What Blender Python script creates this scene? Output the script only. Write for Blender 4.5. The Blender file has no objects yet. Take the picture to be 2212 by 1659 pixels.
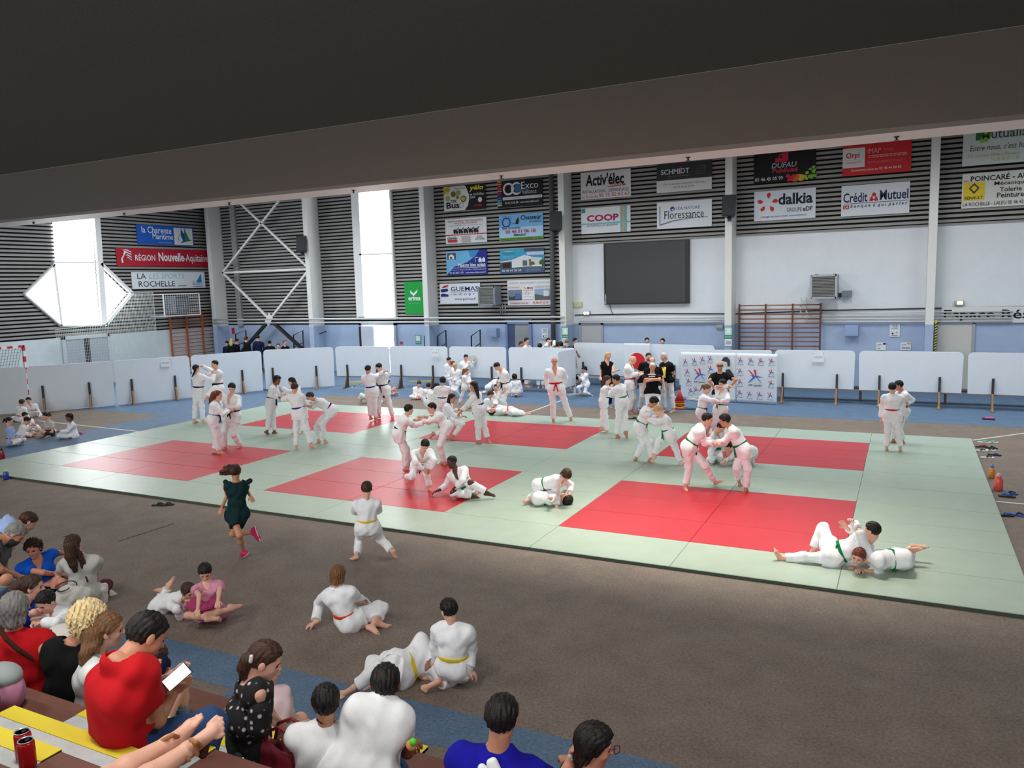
import bpy, bmesh, math, random
import numpy as np
from mathutils import Vector, Matrix
C = bpy.context
COL = C.scene.collection
random.seed(4)
# ---------------------------------------------------------------- camera (phone, stands above the mats)
PITCH, YAW, ROLL = .126, .467, -.029
cam_d = bpy.data.cameras.new('camera'); cam = bpy.data.objects.new('camera', cam_d); COL.objects.link(cam)
cam_d.sensor_width = 36; cam_d.lens = 1695.6 / 2212 * 36; cam_d.clip_start = .05; cam_d.clip_end = 200
def cam_axes():
    f0 = Vector((-math.sin(YAW), math.cos(YAW), 0)); r0 = Vector((math.cos(YAW), math.sin(YAW), 0)); u0 = Vector((0, 0, 1))
    f = f0 * math.cos(PITCH) - u0 * math.sin(PITCH); u = u0 * math.cos(PITCH) + f0 * math.sin(PITCH)
    r = r0 * math.cos(ROLL) + u * math.sin(ROLL); u = u * math.cos(ROLL) - r0 * math.sin(ROLL)
    return r, u, f
_r, _u, _f = cam_axes()
M = Matrix((_r, _u, -_f)).transposed().to_4x4(); M.translation = Vector((16.577, -9.617, 3.7214))
cam.matrix_world = M
C.scene.camera = cam
# ---------------------------------------------------------------- light and exposure
C.scene.view_settings.view_transform = 'Standard'; C.scene.view_settings.look = 'None'
C.scene.view_settings.gamma = 1; C.scene.view_settings.use_curve_mapping = False
C.scene.view_settings.exposure = 0.0
w = bpy.data.worlds.new('world'); C.scene.world = w; w.use_nodes = True
w.node_tree.nodes['Background'].inputs[0].default_value = (.75, .85, 1, 1)
w.node_tree.nodes['Background'].inputs[1].default_value = .3
def area(name, loc, rot, sx, sy, power, col):
    l = bpy.data.lights.new(name, 'AREA'); l.shape = 'RECTANGLE'; l.size = sx; l.size_y = sy; l.energy = power; l.color = col
    o = bpy.data.objects.new(name, l); COL.objects.link(o); o.location = loc; o.rotation_euler = rot
    return o
WIN_GLOW = 9.0
# hall lighting hung under the roof, out of the frame above the balcony edge
for i, x in enumerate((-9, -3, 3, 9, 15, 21)):
    area('roof_light', (x, 11.4, 8.9), (0, 0, 0), 2.0, 6.0, 370, (.93, .98, 1)).data.spread = math.radians(150)
# floodlights behind the balcony edge, aimed down at the near mats
for x, e in ((2.5, 20), (7.5, 35), (12.3, 95), (15.2, 80)):
    area('edge_light', (x, 3.15, 6.6), (math.radians(-18), 0, 0), 1.6, .25, e, (1, .94, .82)).data.spread = math.radians(75)
# lamps under the ceiling of the stand and added fill light behind it, no real source
for x in (3, 8, 13, 18):
    area('stand_light', (x, -7.4, 5.75), (math.radians(6), 0, 0), 1.5, .5, 118, (1, .97, .92))
for x in (-4, 6, 16):
    area('rear_fill', (x, -12.6, 4.3), (math.radians(82), 0, 0), 9, 2.2, 270, (.96, .98, 1)).data.spread = math.radians(120)
cy = C.scene.cycles
cy.max_bounces = 6; cy.diffuse_bounces = 4; cy.glossy_bounces = 3; cy.transmission_bounces = 4
cy.caustics_reflective = False; cy.caustics_refractive = False
cy.sample_clamp_indirect = 6
# ---------------------------------------------------------------- materials
def lin(c):
    return tuple((x / 12.92 if x <= .04045 else ((x + .055) / 1.055) ** 2.4) for x in [v / 255 for v in c]) + (1,)
_mats = {}
def mat(name, rgb, rough=.6, metal=0, noise=0, scale=8, bump=0, bscale=200, emit=0, alpha=1, rgb2=None, spec=.5, coord='Object'):
    if name in _mats: return _mats[name]
    m = bpy.data.materials.new(name); m.use_nodes = True; nt = m.node_tree; b = nt.nodes['Principled BSDF']
    c = lin(rgb); b.inputs['Base Color'].default_value = c; b.inputs['Roughness'].default_value = rough; b.inputs['Metallic'].default_value = metal
    b.inputs['Specular IOR Level'].default_value = spec
    if noise or bump or rgb2:
        tc = nt.nodes.new('ShaderNodeTexCoord')
    if noise or rgb2:
        n = nt.nodes.new('ShaderNodeTexNoise'); n.inputs['Scale'].default_value = scale; n.inputs['Detail'].default_value = 6; n.inputs['Roughness'].default_value = .65
        nt.links.new(tc.outputs[coord], n.inputs['Vector'])
        r = nt.nodes.new('ShaderNodeValToRGB'); r.color_ramp.elements[0].position = .32; r.color_ramp.elements[1].position = .68
        lo = lin(rgb2) if rgb2 else tuple(v * (1 - noise) for v in c[:3]) + (1,)
        r.color_ramp.elements[0].color = lo; r.color_ramp.elements[1].color = c if rgb2 else tuple(min(1, v * (1 + noise)) for v in c[:3]) + (1,)
        nt.links.new(n.outputs['Fac'], r.inputs[0]); nt.links.new(r.outputs[0], b.inputs['Base Color'])
    if bump:
        n2 = nt.nodes.new('ShaderNodeTexNoise'); n2.inputs['Scale'].default_value = bscale; n2.inputs['Detail'].default_value = 3
        nt.links.new(tc.outputs[coord], n2.inputs['Vector'])
        bp = nt.nodes.new('ShaderNodeBump'); bp.inputs['Strength'].default_value = bump; bp.inputs['Distance'].default_value = .01
        nt.links.new(n2.outputs['Fac'], bp.inputs['Height']); nt.links.new(bp.outputs[0], b.inputs['Normal'])
    if emit:
        b.inputs['Emission Color'].default_value = c; b.inputs['Emission Strength'].default_value = emit
    if alpha < 1: b.inputs['Alpha'].default_value = alpha
    _mats[name] = m
    return m
PAL = {'gi': (240, 241, 244), 'white': (238, 240, 240), 'grayT': (196, 196, 190), 'black': (16, 16, 19), 'navy': (22, 28, 58), 'blue': (20, 52, 150), 'royal': (20, 95, 215), 'deepblue': (24, 20, 150),
       'red': (190, 22, 30), 'redskirt': (200, 35, 40), 'pink': (205, 140, 165), 'palepink': (222, 196, 204), 'cream': (214, 202, 196), 'jeans': (52, 80, 125), 'lightjeans': (130, 165, 195), 'darkgrey': (58, 58, 64),
       'greygreen': (78, 84, 88), 'shirtblue': (150, 172, 215), 'maroon': (96, 44, 52), 'teal': (18, 44, 46), 'green': (12, 122, 66), 'beltblue': (26, 40, 140), 'beltnavy': (22, 24, 66), 'purple': (52, 34, 104), 'orange': (222, 72, 40),
       'yellow': (226, 200, 50), 'beltred': (190, 30, 44), 'dark': (24, 19, 18), 'brown': (62, 40, 28), 'lightbrown': (112, 78, 50), 'auburn': (110, 48, 38), 'blond': (196, 164, 110), 'paleblond': (222, 200, 150), 'grey': (120, 118, 116),
       'silver': (196, 192, 188), 'whitehair': (215, 212, 208), 'sole': (228, 226, 220), 'hotpink': (215, 50, 110), 'beltgrey': (64, 66, 66), 'aqua': (60, 180, 160), 'lime': (150, 215, 40), 'tan': (170, 120, 80), 'leather': (74, 44, 34)}
def cloth_mat(c):
    hair = c in ('dark', 'brown', 'lightbrown', 'auburn', 'blond', 'paleblond', 'grey', 'silver', 'whitehair')
    if c == 'floral':
        return mat('floral_cloth', (20, 19, 22), .85, rgb2=None, noise=.0) if 0 else floral()
    if c == 'redprint': return mat('red_print', (200, 40, 42), .9, rgb2=(120, 20, 26), scale=9)
    return mat(('hair_' if hair else 'cloth_') + c, PAL[c], .55 if hair else .9, bump=.25 if not hair else .3, bscale=260 if not hair else 90, noise=.05 if not hair else .25, scale=14 if not hair else 40, spec=.3 if hair else .2)
def floral():
    if 'floral_cloth' in _mats: return _mats['floral_cloth']
    m = mat('floral_cloth', (18, 17, 20), .9); nt = m.node_tree; b = nt.nodes['Principled BSDF']
    tc = nt.nodes.new('ShaderNodeTexCoord'); v = nt.nodes.new('ShaderNodeTexVoronoi'); v.inputs['Scale'].default_value = 22
    nt.links.new(tc.outputs['Object'], v.inputs['Vector'])
    r = nt.nodes.new('ShaderNodeValToRGB'); e = r.color_ramp.elements
    e[0].position = .16; e[0].color = lin((205, 190, 195)); e[1].position = .3; e[1].color = lin((18, 17, 20))
    nt.links.new(v.outputs['Distance'], r.inputs[0]); nt.links.new(r.outputs[0], b.inputs['Base Color'])
    return m
MAT_SKIN = {k: mat('skin_' + k, c, .5, noise=.06, scale=12, spec=.35) for k, c in {'fair': (222, 170, 148), 'pale': (232, 190, 170), 'tan': (196, 138, 108), 'brown': (132, 84, 62), 'dark': (84, 52, 40), 'ruddy': (214, 146, 124)}.items()}
MAT_EYE = mat('eye_dark', (36, 26, 22), .2); MAT_LIPS = mat('lip_skin', (176, 96, 88), .45)
# ---------------------------------------------------------------- mesh helpers
class MB:
    """boxes, tubes and outlines gathered into one mesh"""
    def __init__(s): s.b = bmesh.new(); s.mi = 0
    def _face(s, vs):
        try:
            f = s.b.faces.new(vs); f.material_index = s.mi; return f
        except ValueError: return None
    def hexa(s, p):
        v = [s.b.verts.new(q) for q in p]
        for f in ((0, 3, 2, 1), (4, 5, 6, 7), (0, 1, 5, 4), (1, 2, 6, 5), (2, 3, 7, 6), (3, 0, 4, 7)): s._face([v[i] for i in f])
        return s
    def box(s, x0, y0, z0, x1, y1, z1):
        return s.hexa([(x0, y0, z0), (x1, y0, z0), (x1, y1, z0), (x0, y1, z0), (x0, y0, z1), (x1, y0, z1), (x1, y1, z1), (x0, y1, z1)])
    def obox(s, c, ax, ay, az):
        c, ax, ay, az = map(Vector, (c, ax, ay, az))
        return s.hexa([c - ax - ay - az, c + ax - ay - az, c + ax + ay - az, c - ax + ay - az, c - ax - ay + az, c + ax - ay + az, c + ax + ay + az, c - ax + ay + az])
    def bar(s, a, b, w, t, up=(0, 0, 1)):
        a, b = Vector(a), Vector(b); d = (b - a); L = d.length; d.normalize(); up = Vector(up)
        x = d.cross(up)
        if x.length < 1e-4: x = d.cross(Vector((0, 1, 0)))
        x.normalize(); u = x.cross(d)
        return s.obox((a + b) / 2, d * L / 2, x * w / 2, u * t / 2)
    def tube(s, pts, r, n=8, close=True):
        pts = [Vector(p) for p in pts]; rr = r if isinstance(r, (list, tuple)) else [r] * len(pts)
        rings = []; px = None
        for i, p in enumerate(pts):
            d = (pts[min(i + 1, len(pts) - 1)] - pts[max(i - 1, 0)]).normalized()
            if px is None: px = d.orthogonal().normalized()
            else: px = (px - d * px.dot(d)).normalized()
            y = d.cross(px)
            rings.append([s.b.verts.new(p + (px * math.cos(2 * math.pi * k / n) + y * math.sin(2 * math.pi * k / n)) * rr[i]) for k in range(n)])
        for a, b in zip(rings, rings[1:]):
            for k in range(n):
                f = s._face([a[k], a[(k + 1) % n], b[(k + 1) % n], b[k]])
                if f: f.smooth = True
        if close: s._face(rings[0][::-1]); s._face(rings[-1])
        return s
    def lathe(s, prof, c=(0, 0, 0), n=20):
        c = Vector(c); rings = [[s.b.verts.new(c + Vector((r * math.cos(2 * math.pi * k / n), r * math.sin(2 * math.pi * k / n), z))) for k in range(n)] for r, z in prof]
        for a, b in zip(rings, rings[1:]):
            for k in range(n):
                f = s._face([a[k], a[(k + 1) % n], b[(k + 1) % n], b[k]])
                if f: f.smooth = True
        s._face(rings[0][::-1]); s._face(rings[-1])
        return s
    def prism(s, pts, o, ex, ey, d):
        """outline pts (u,v) placed at o with axes ex, ey, pushed by vector d"""
        o, ex, ey, d = map(Vector, (o, ex, ey, d))
        a = [s.b.verts.new(o + ex * u + ey * v) for u, v in pts]; b = [s.b.verts.new(o + ex * u + ey * v + d) for u, v in pts]
        s._face(a[::-1]); s._face(b); n = len(pts)
        for i in range(n): s._face([a[i], a[(i + 1) % n], b[(i + 1) % n], b[i]])
        return s
    def build(s, name, mats, parent=None, bevel=0):
        me = bpy.data.meshes.new(name); bmesh.ops.recalc_face_normals(s.b, faces=s.b.faces); s.b.to_mesh(me); s.b.free()
        for m in (mats if isinstance(mats, (list, tuple)) else [mats]): me.materials.append(m)
        o = bpy.data.objects.new(name, me); COL.objects.link(o)
        if parent:
            o.parent = parent
            if parent.type == 'EMPTY' and tuple(parent.location) != (0, 0, 0):
                me.transform(Matrix.Translation(-Vector(parent.location)))
            elif parent.parent and tuple(parent.parent.location) != (0, 0, 0):
                me.transform(Matrix.Translation(-Vector(parent.parent.location)))
        if bevel:
            md = o.modifiers.new('bevel', 'BEVEL'); md.width = bevel; md.segments = 2; md.limit_method = 'ANGLE'
        return o
def tag(o, label, cat, group=None):
    o['label'] = label; o['category'] = cat
    if group: o['group'] = group
    return o
def thing(name, label, cat, loc=(0, 0, 0), group=None):
    o = bpy.data.objects.new(name, None); COL.objects.link(o); o.location = loc; o.empty_display_size = .1
    return tag(o, label, cat, group)
def struct(o): o['kind'] = 'structure'; return o
def copy_tree(o, parent=None):
    c = o.copy(); COL.objects.link(c)
    if parent: c.parent = parent
    for ch in list(o.children): copy_tree(ch, c)
    return c
# ---------------------------------------------------------------- the hall
XW, YB, YR, XR, ZT = -14.2, 19.0, -13.0, 27.0, 9.6
m_brown = mat('brown_sport_floor', (122, 108, 97), .75, noise=.16, scale=2.2, bump=.2, bscale=160, coord='Object')
m_bluef = mat('blue_sport_floor', (86, 112, 140), .7, noise=.14, scale=3.0, bump=.2, bscale=160)
m_line = mat('line_paint', (215, 215, 205), .6); m_crack = mat('floor_seam', (60, 52, 48), .8)
def speckle(m, s=38, k=.35):
    nt = m.node_tree; b = nt.nodes['Principled BSDF']; src = b.inputs['Base Color'].links[0].from_socket
    n = nt.nodes.new('ShaderNodeTexNoise'); n.inputs['Scale'].default_value = s; n.inputs['Detail'].default_value = 4
    tc = nt.nodes.new('ShaderNodeTexCoord'); nt.links.new(tc.outputs['Object'], n.inputs['Vector'])
    r = nt.nodes.new('ShaderNodeValToRGB'); r.color_ramp.elements[0].position = .3; r.color_ramp.elements[1].position = .7
    r.color_ramp.elements[0].color = (1 - k,) * 3 + (1,); r.color_ramp.elements[1].color = (1 + k * .5,) * 3 + (1,)
    mx = nt.nodes.new('ShaderNodeMix'); mx.data_type = 'RGBA'; mx.blend_type = 'MULTIPLY'; mx.inputs[0].default_value = 1
    nt.links.new(n.outputs['Fac'], r.inputs[0]); nt.links.new(src, mx.inputs[6]); nt.links.new(r.outputs[0], mx.inputs[7]); nt.links.new(mx.outputs[2], b.inputs['Base Color'])
speckle(m_brown); speckle(m_bluef)
f = MB(); f.box(XW - .3, YR, -.2, XR, YB + .3, 0)
f.mi = 1
def patch(x0, y0, x1, y1, z=.0015): f.box(x0, y0, -.01, x1, y1, z)
patch(-4, YR, -1.7, YB); patch(-1.7, 12.2, XR, YB); patch(XW, 7.05, -4, YB)
patch(4, -4.58, XR, -4.06); patch(10.98, YR, 13.2, -4.58)
f.mi = 2
def line(a, b, wd=.05):
    a, b = Vector((*a, .002)), Vector((*b, .002)); f.bar(a, b, wd, .003)
line((-7.12, 5.05), (-2.28, 4.79)); line((17.98, 10.23), (21.5, 14.1)); line((6.8, 10.1), (6.8, 13.2)); line((17.9, 4.95), (21, 4.85))
f.mi = 3
line((5.914, -1.985), (5.954, -0.994), .02)
floor = struct(f.build('floor', [m_brown, m_bluef, m_line, m_crack]))
# ribbed acoustic cladding
m_rib = mat('cladding_grey', (150, 148, 144), .55, noise=.05, scale=3); m_groove = mat('cladding_backing', (14, 14, 15), .95)
m_white = mat('white_wall', (226, 231, 236), .8, noise=.03, scale=1.5, bump=.08, bscale=60); m_bluew = mat('blue_wall', (166, 184, 212), .75, noise=.05, scale=2, bump=.1, bscale=50)
m_lowl = mat('pale_block_wall', (214, 224, 226), .75, noise=.04, scale=2, bump=.1, bscale=50)
def ribs(b, p0, p1, z0, z1, nrm, per=.152, gd=.055):
    """horizontal ribs between plan points p0 and p1, nrm points into the hall"""
    p0, p1, n = Vector((*p0, 0)), Vector((*p1, 0)), Vector((*nrm, 0))
    z = z0
    def q(z_, o): return [p0 + n * o + Vector((0, 0, z_)), p1 + n * o + Vector((0, 0, z_))]
    def strip(a, c, mi):
        b.mi = mi; v = [b.b.verts.new(x) for x in (a[0], a[1], c[1], c[0])]; b._face(v)
    while z < z1 - .01:
        g = min(z + per * .42, z1); e = min(z + per, z1)
        strip(q(z, 0), q(g, 0), 1); strip(q(g, 0), q(g, gd), 0); strip(q(g, gd), q(e, gd - .012), 0); strip(q(e, gd - .012), q(e, 0), 1)
        z += per
wb = MB(); wb.mi = 2; wb.box(XW - .3, YB, -.2, XR, YB + .3, 2.13)
wb.mi = 3; wb.box(XW - .3, YB + .05, 2.13, XR, YB + .3, ZT); wb.box(4.95, YB - .01, 2.13, XR, YB + .05, 5.2)
ribs(wb, (XW, YB), (4.95, YB), 2.13, ZT, (0, -1)); ribs(wb, (4.95, YB), (XR, YB), 5.2, ZT, (0, -1))
wb.mi = 0; wb.box(4.95, YB - .05, 5.17, XR, YB + .02, 5.23)
struct(wb.build('wall_back', [m_rib, m_groove, m_bluew, m_white]))
wl = MB(); wl.mi = 2; wl.box(XW - .3, YR, -.2, XW, YB, 2.1)
wl.mi = 0; wl.box(XW - .3, YR, 2.1, XW - .05, YB, ZT); ribs(wl, (XW, YB), (XW, YR), 2.1, ZT, (1, 0))
struct(wl.build('wall_left', [m_rib, m_groove, m_lowl]))
w_ = MB(); w_.box(XR, YR, -.2, XR + .3, YB, ZT); struct(w_.build('wall_right', m_white))
m_dark = mat('stand_back_wall', (70, 66, 62), .9)
w_ = MB(); w_.box(XW, YR - .3, -.2, XR, YR, ZT); struct(w_.build('wall_rear', m_dark))
w_ = MB(); w_.box(XW - .3, YR, ZT, XR + .3, YB + .3, ZT + .3); struct(w_.build('ceiling', mat('roof_panels', (200, 200, 196), .8)))
# balcony overhead: raked underside, flat soffit, dark joint and white edge strip
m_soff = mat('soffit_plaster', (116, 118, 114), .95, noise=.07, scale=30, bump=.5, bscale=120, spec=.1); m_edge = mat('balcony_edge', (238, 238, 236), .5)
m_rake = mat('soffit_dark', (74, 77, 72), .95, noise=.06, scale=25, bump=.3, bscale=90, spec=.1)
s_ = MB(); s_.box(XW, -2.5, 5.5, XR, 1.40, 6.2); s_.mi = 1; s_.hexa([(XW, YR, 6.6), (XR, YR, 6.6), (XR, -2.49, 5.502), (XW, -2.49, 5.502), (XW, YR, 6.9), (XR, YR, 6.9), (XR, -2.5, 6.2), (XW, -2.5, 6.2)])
s_.mi = 2; s_.box(XW, 1.40, 5.54, XR, 1.43, 6.2); s_.mi = 3; s_.box(XW, 1.43, 5.5, XR, 1.8, 6.2)
struct(s_.build('ceiling_soffit', [m_soff, m_rake, mat('joint_black', (18, 18, 18), .9), mat('soffit_lip', (136, 138, 136), .9)]))
e_ = MB()
for i in range(5):
    a, c = XW + .02 + i * 8.2, min(XW + i * 8.2 + 8.19, XR)
    e_.hexa([(a, 1.8, 5.5), (c, 1.8, 5.5), (c, 2.54, 5.5), (a, 2.54, 5.5), (a, 1.8, 6.9), (c, 1.8, 6.9), (c, 2.54, 6.9), (a, 2.54, 6.9)])
struct(e_.build('trim_1', m_edge, bevel=.01))
m_metal = mat('dark_metal', (60, 60, 62), .4, .6)
for k, (sx, sy) in enumerate(((-1.792, 2.268), (1.362, 2.150), (4.465, 2.089), (7.538, 2.064), (10.556, 2.125), (13.643, 1.977), (16.390, 1.813))):
    t = thing('sprinkler', 'small metal sprinkler under the white balcony edge', 'sprinkler', (sx, 2.15, 5.5), 'sprinklers under the balcony edge')
    MB().lathe([(.03, 0), (.035, -.012), (.012, -.016)], (sx, 2.15, 5.5), 10).build('rosette', m_metal, t); MB().lathe([(.012, -.014), (.012, -.04), (.035, -.045), (.035, -.05)], (sx, 2.15, 5.5), 10).build('head', m_metal, t)
# steel columns along the back wall
m_col = mat('column_white', (226, 226, 222), .6)
for i, x in enumerate((-13.5, -7.45, -1.25, 4.95, 11.15, 17.35)):
    c_ = MB(); c_.box(x - .24, YB - .8, 2.1, x, YB, ZT); c_.mi = 1; c_.box(x - .24, YB - .8, 0, x, YB, 2.1)
    struct(c_.build('column', [m_col, m_bluew], bevel=.008))
# wind bracing between the two left columns
t = thing('cross_brace', 'white steel cross bracing between the two left columns with black lower legs', 'brace', (-10.5, 18.5, 0))
b = MB()
def W3(p, y=18.45): return (p[0], y, p[1])
LJ, RJ, BJ = (-13.072, 4.693), (-7.667, 4.685), (-10.255, 2.418)
for a, c in ((LJ, (-9.214, 7.816)), (RJ, (-11.582, 7.859)), (LJ, RJ), (LJ, BJ), (RJ, BJ)): b.bar(W3(a), W3(c), .09, .09, (0, 1, 0))
b.build('strut', m_col, t)
b = MB(); b.prism([(-.25, 0), (0, .32), (.25, .0), (0, -.32)], W3(BJ, 18.4), (1, 0, .3), (.1, 0, 1), (0, -.03, 0)); b.build('gusset_plate', m_col, t)
m_blk = mat('black_steel', (22, 22, 24), .5)
for p in ((-11.780, 1.202), (-8.340, 1.017)):
    d0 = Vector(W3(BJ)); d1 = Vector(W3(p)); MB().bar(d0, d0 + (d1 - d0) * 2.2, .13, .13, (0, 1, 0)).build('leg', m_blk, t)
b = MB()
for a in (0,): b.bar((-12.6, 18.9, 2.1), (-12.6, 18.9, 9), .3, .12, (0, 1, 0))
struct(b.build('column', m_rib))
# windows: frosted daylight panes in white frames
m_glow = mat('daylight_pane', (250, 252, 255), .5, emit=WIN_GLOW); m_frame = mat('window_frame', (238, 238, 236), .5)
win = bpy.data.objects.new('window_1', None); COL.objects.link(win); struct(win)
def Lp(p, dx=0): return (XW + .08 + dx, p[0], p[1])
def poly(name, pts, d, m, par):
    b = MB(); a = [b.b.verts.new(p) for p in pts]; c = [b.b.verts.new(Vector(p) + Vector(d)) for p in pts]
    b._face(a); b._face(c[::-1]); n = len(a)
    for i in range(n): b._face([a[i], a[(i + 1) % n], c[(i + 1) % n], c[i]])
    return b.build(name, m, par)
for q in (((10.852, 7.274), (12.601, 7.590), (12.478, 5.189), (10.771, 5.167)), ((10.764, 5.094), (12.470, 5.112), (12.433, 2.501), (10.732, 2.582)), ((9.371, 3.877), (10.721, 5.056), (10.716, 2.621)), ((12.785, 4.842), (13.863, 3.819), (12.763, 2.739))):
    poly('pane', [Lp(p) for p in q], (.02, 0, 0), m_glow, win)
b = MB()
def Lbar(a, c, wd=.12, th=.16): b.bar(Lp(a), Lp(c), wd, th, (1, 0, 0))
Lbar((12.772, 7.603), (12.647, 2.468), .26); Lbar((10.651, 5.129), (12.516, 5.151), .08); Lbar((10.663, 5.056), (10.732, 2.582), .1)
Lbar((12.748, 5.115), (14.143, 3.833), .13); Lbar((14.143, 3.833), (12.716, 2.504), .13); Lbar((9.364, 3.886), (10.721, 5.056), .06); Lbar((9.364, 3.886), (10.732, 2.582), .06); Lbar((10.732, 2.582), (12.649, 2.488), .06)
b.build('frame', m_frame, win)
win = bpy.data.objects.new('window_2', None); COL.objects.link(win); struct(win)
def Bp(p, y=YB - .08): return (p[0], y, p[1])
for q in (((-5.008, 8.425), (-3.371, 8.289), (-3.502, 5.220), (-5.091, 5.248)), ((-5.068, 5.206), (-3.505, 5.180), (-3.441, 2.473), (-5.042, 2.465))):
    poly('pane', [Bp(p) for p in q], (0, .02, 0), m_glow, win)
b = MB()
for a, c, wd in (((-5.234, 8.443), (-5.274, 2.446), .42), ((-3.371, 8.289), (-3.395, 2.433), .08), ((-5.168, 5.231), (-3.431, 5.197), .07), ((-5.430, 2.426), (-3.371, 2.412), .12)): b.bar(Bp(a), Bp(c), wd, .14, (0, 1, 0))
b.build('frame', m_frame, win)
# doors
m_door = mat('door_grey', (196, 200, 206), .6); m_doorf = mat('door_frame', (160, 168, 182), .6)
def door(n, x0, x1, m, z1=2.08, y=YB, inset=.02):
    d = bpy.data.objects.new('door_%d' % n, None); COL.objects.link(d); struct(d)
    MB().box(x0, y - .04, 0, x1, y + .02, z1).build('leaf', m, d, .004)
    b = MB(); b.box(x0 - .08, y - .07, 0, x0, y, z1 + .08); b.box(x1, y - .07, 0, x1 + .08, y, z1 + .08); b.box(x0 - .08, y - .07, z1, x1 + .08, y, z1 + .08); b.build('frame', m_doorf, d)
    b = MB(); b.tube([(x0 + .1, y - .04, 1.02), (x0 + .1, y - .09, 1.02), (x0 + .22, y - .09, 1.02)], .012, 6); b.build('handle', m_metal, d)
    return d
door(1, (5.257, 1.759)[0], (6.078, 1.760)[0], mat('door_beige', (178, 180, 182), .6)); door(2, (17.495, 1.781)[0], (18.443, 1.783)[0], mat('door_cream', (206, 204, 196), .6))
# open exit under the narrow window: bright outside
d = bpy.data.objects.new('door_3', None); COL.objects.link(d); struct(d)
x0, x1 = (-5.294, 1.740)[0], (-3.532, 1.743)[0]
MB().box(x0, YB - .03, 0, x1, YB - .01, 2.1).build('pane', mat('outdoor_glow', (248, 250, 252), .5, emit=3.0), d)
b = MB(); b.box(x0 - .12, YB - .12, 0, x0, YB, 2.2); b.box(x1, YB - .12, 0, x1 + .12, YB, 2.2); b.box(x0 - .12, YB - .12, 2.1, x1 + .12, YB, 2.2); b.build('frame', m_doorf, d)
MB().obox((x0 + .45, YB - .25, 1.04), (.42, -.12, 0), (.01, .03, 0), (0, 0, 1.03)).build('leaf', mat('door_pale', (205, 212, 222), .5), d)
b = MB(); b.box(x0 - .1, YB - .16, 0, x0 + .05, YB - .1, 2.05); b.build('hinge_bar', m_blk, d)
# open doorway to the corridor, between the columns
d = bpy.data.objects.new('door_4', None); COL.objects.link(d); struct(d)
x0, x1 = (2.061, 1.753)[0], (3.022, 1.755)[0]
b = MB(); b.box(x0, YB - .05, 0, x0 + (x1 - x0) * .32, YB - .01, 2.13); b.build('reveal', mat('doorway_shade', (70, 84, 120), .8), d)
b = MB(); b.box(x0 + (x1 - x0) * .32, YB - .04, 0, x1, YB - .01, 2.13); b.build('recess', mat('corridor_grey', (150, 152, 156), .8), d)
b = MB(); b.box(x0 - .1, YB - .1, 0, x0, YB, 2.25); b.box(x1, YB - .1, 0, x1 + .12, YB, 2.25); b.box(x0 - .1, YB - .1, 2.13, x1 + .12, YB, 2.3); b.build('frame', mat('frame_blue', (120, 140, 180), .7), d)
# double door in the left wall
d = bpy.data.objects.new('door_5', None); COL.objects.link(d); struct(d)
y0, y1 = (10.867, 1.988)[0], (12.758, 1.845)[0]; ym = (y0 + y1) / 2
for a, c in ((y0, ym - .12), (ym + .12, y1)): MB().box(XW - .01, a, 0, XW + .05, c, 2.0).build('leaf', mat('door_leaf_grey', (176, 184, 194), .6), d)
MB().box(XW - .01, ym - .12, 0, XW + .06, ym + .12, 2.0).build('gap', m_blk, d)
b = MB(); b.box(XW, y0 - .14, 0, XW + .09, y0, 2.15); b.box(XW, y1, 0, XW + .09, y1 + .14, 2.15); b.box(XW, y0 - .14, 2.0, XW + .09, y1 + .14, 2.15); b.build('frame', mat('frame_pale', (206, 212, 216), .6), d)
# heating pipes along the wall
m_pipe = mat('pipe_white', (214, 216, 216), .5); m_pgrey = mat('pipe_grey', (150, 152, 154), .5)
def pipe(label, pts, r, m):
    return tag(MB().tube(pts, r, 8).build('pipe', m), label, 'pipe')
yp = YB - .12
pipe('topmost white pipe running along the back wall under the narrow window', [(-13.6, yp - .75, 2.44), (4.9, yp - .75, 2.44)], .035, m_pipe)
pipe('lower white pipe running along the back wall under the narrow window', [(-13.6, yp - .75, 2.27), (4.9, yp - .75, 2.27)], .03, m_pipe)
for k, z in enumerate((2.18, 2.25, 2.33)):
    pipe(('lowest', 'middle', 'upper')[k] + ' of three thin white pipes below the black screen', [(5.2, yp, z), (11.1, yp, z)], .024, m_pipe)
for k, z in enumerate((2.16, 2.26, 2.36, 2.46)):
    n = ('lowest', 'second lowest', 'third lowest', 'highest')[k]
    pts = [(14.0, yp, z), (19.5, yp, z)] if k in (0, 3) else [(13.2 + k * .14, yp, 3.0), (13.2 + k * .14, yp, z + .25), (13.3 + k * .14, yp, z + .08), (13.45 + k * .14, yp, z), (19.5, yp, z)]
    if k == 0 or k == 3: pipe(n + ' white pipe in the bundle right of the second wall bars', pts, .024, m_pipe)
    else: pipe(n + ' white pipe in the bundle, bending down from the heater', pts, .028, m_pipe)
pipe('thin black cable along the top of the blue wall band', [(5.0, YB - .05, 2.47), (8.5, YB - .06, 2.5), (11.2, YB - .05, 2.46), (14, YB - .05, 2.55), (17.3, YB - .05, 2.58), (22, YB - .05, 2.62)], .02, m_blk)
pipe('dark grey vertical drain pipe left of the column with the speaker', [((4.224, 7.832)[0], yp - .1, ZT), ((4.126, 2.123)[0], yp - .1, 0)], .1, mat('drain_grey', (86, 88, 90), .6))
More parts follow.
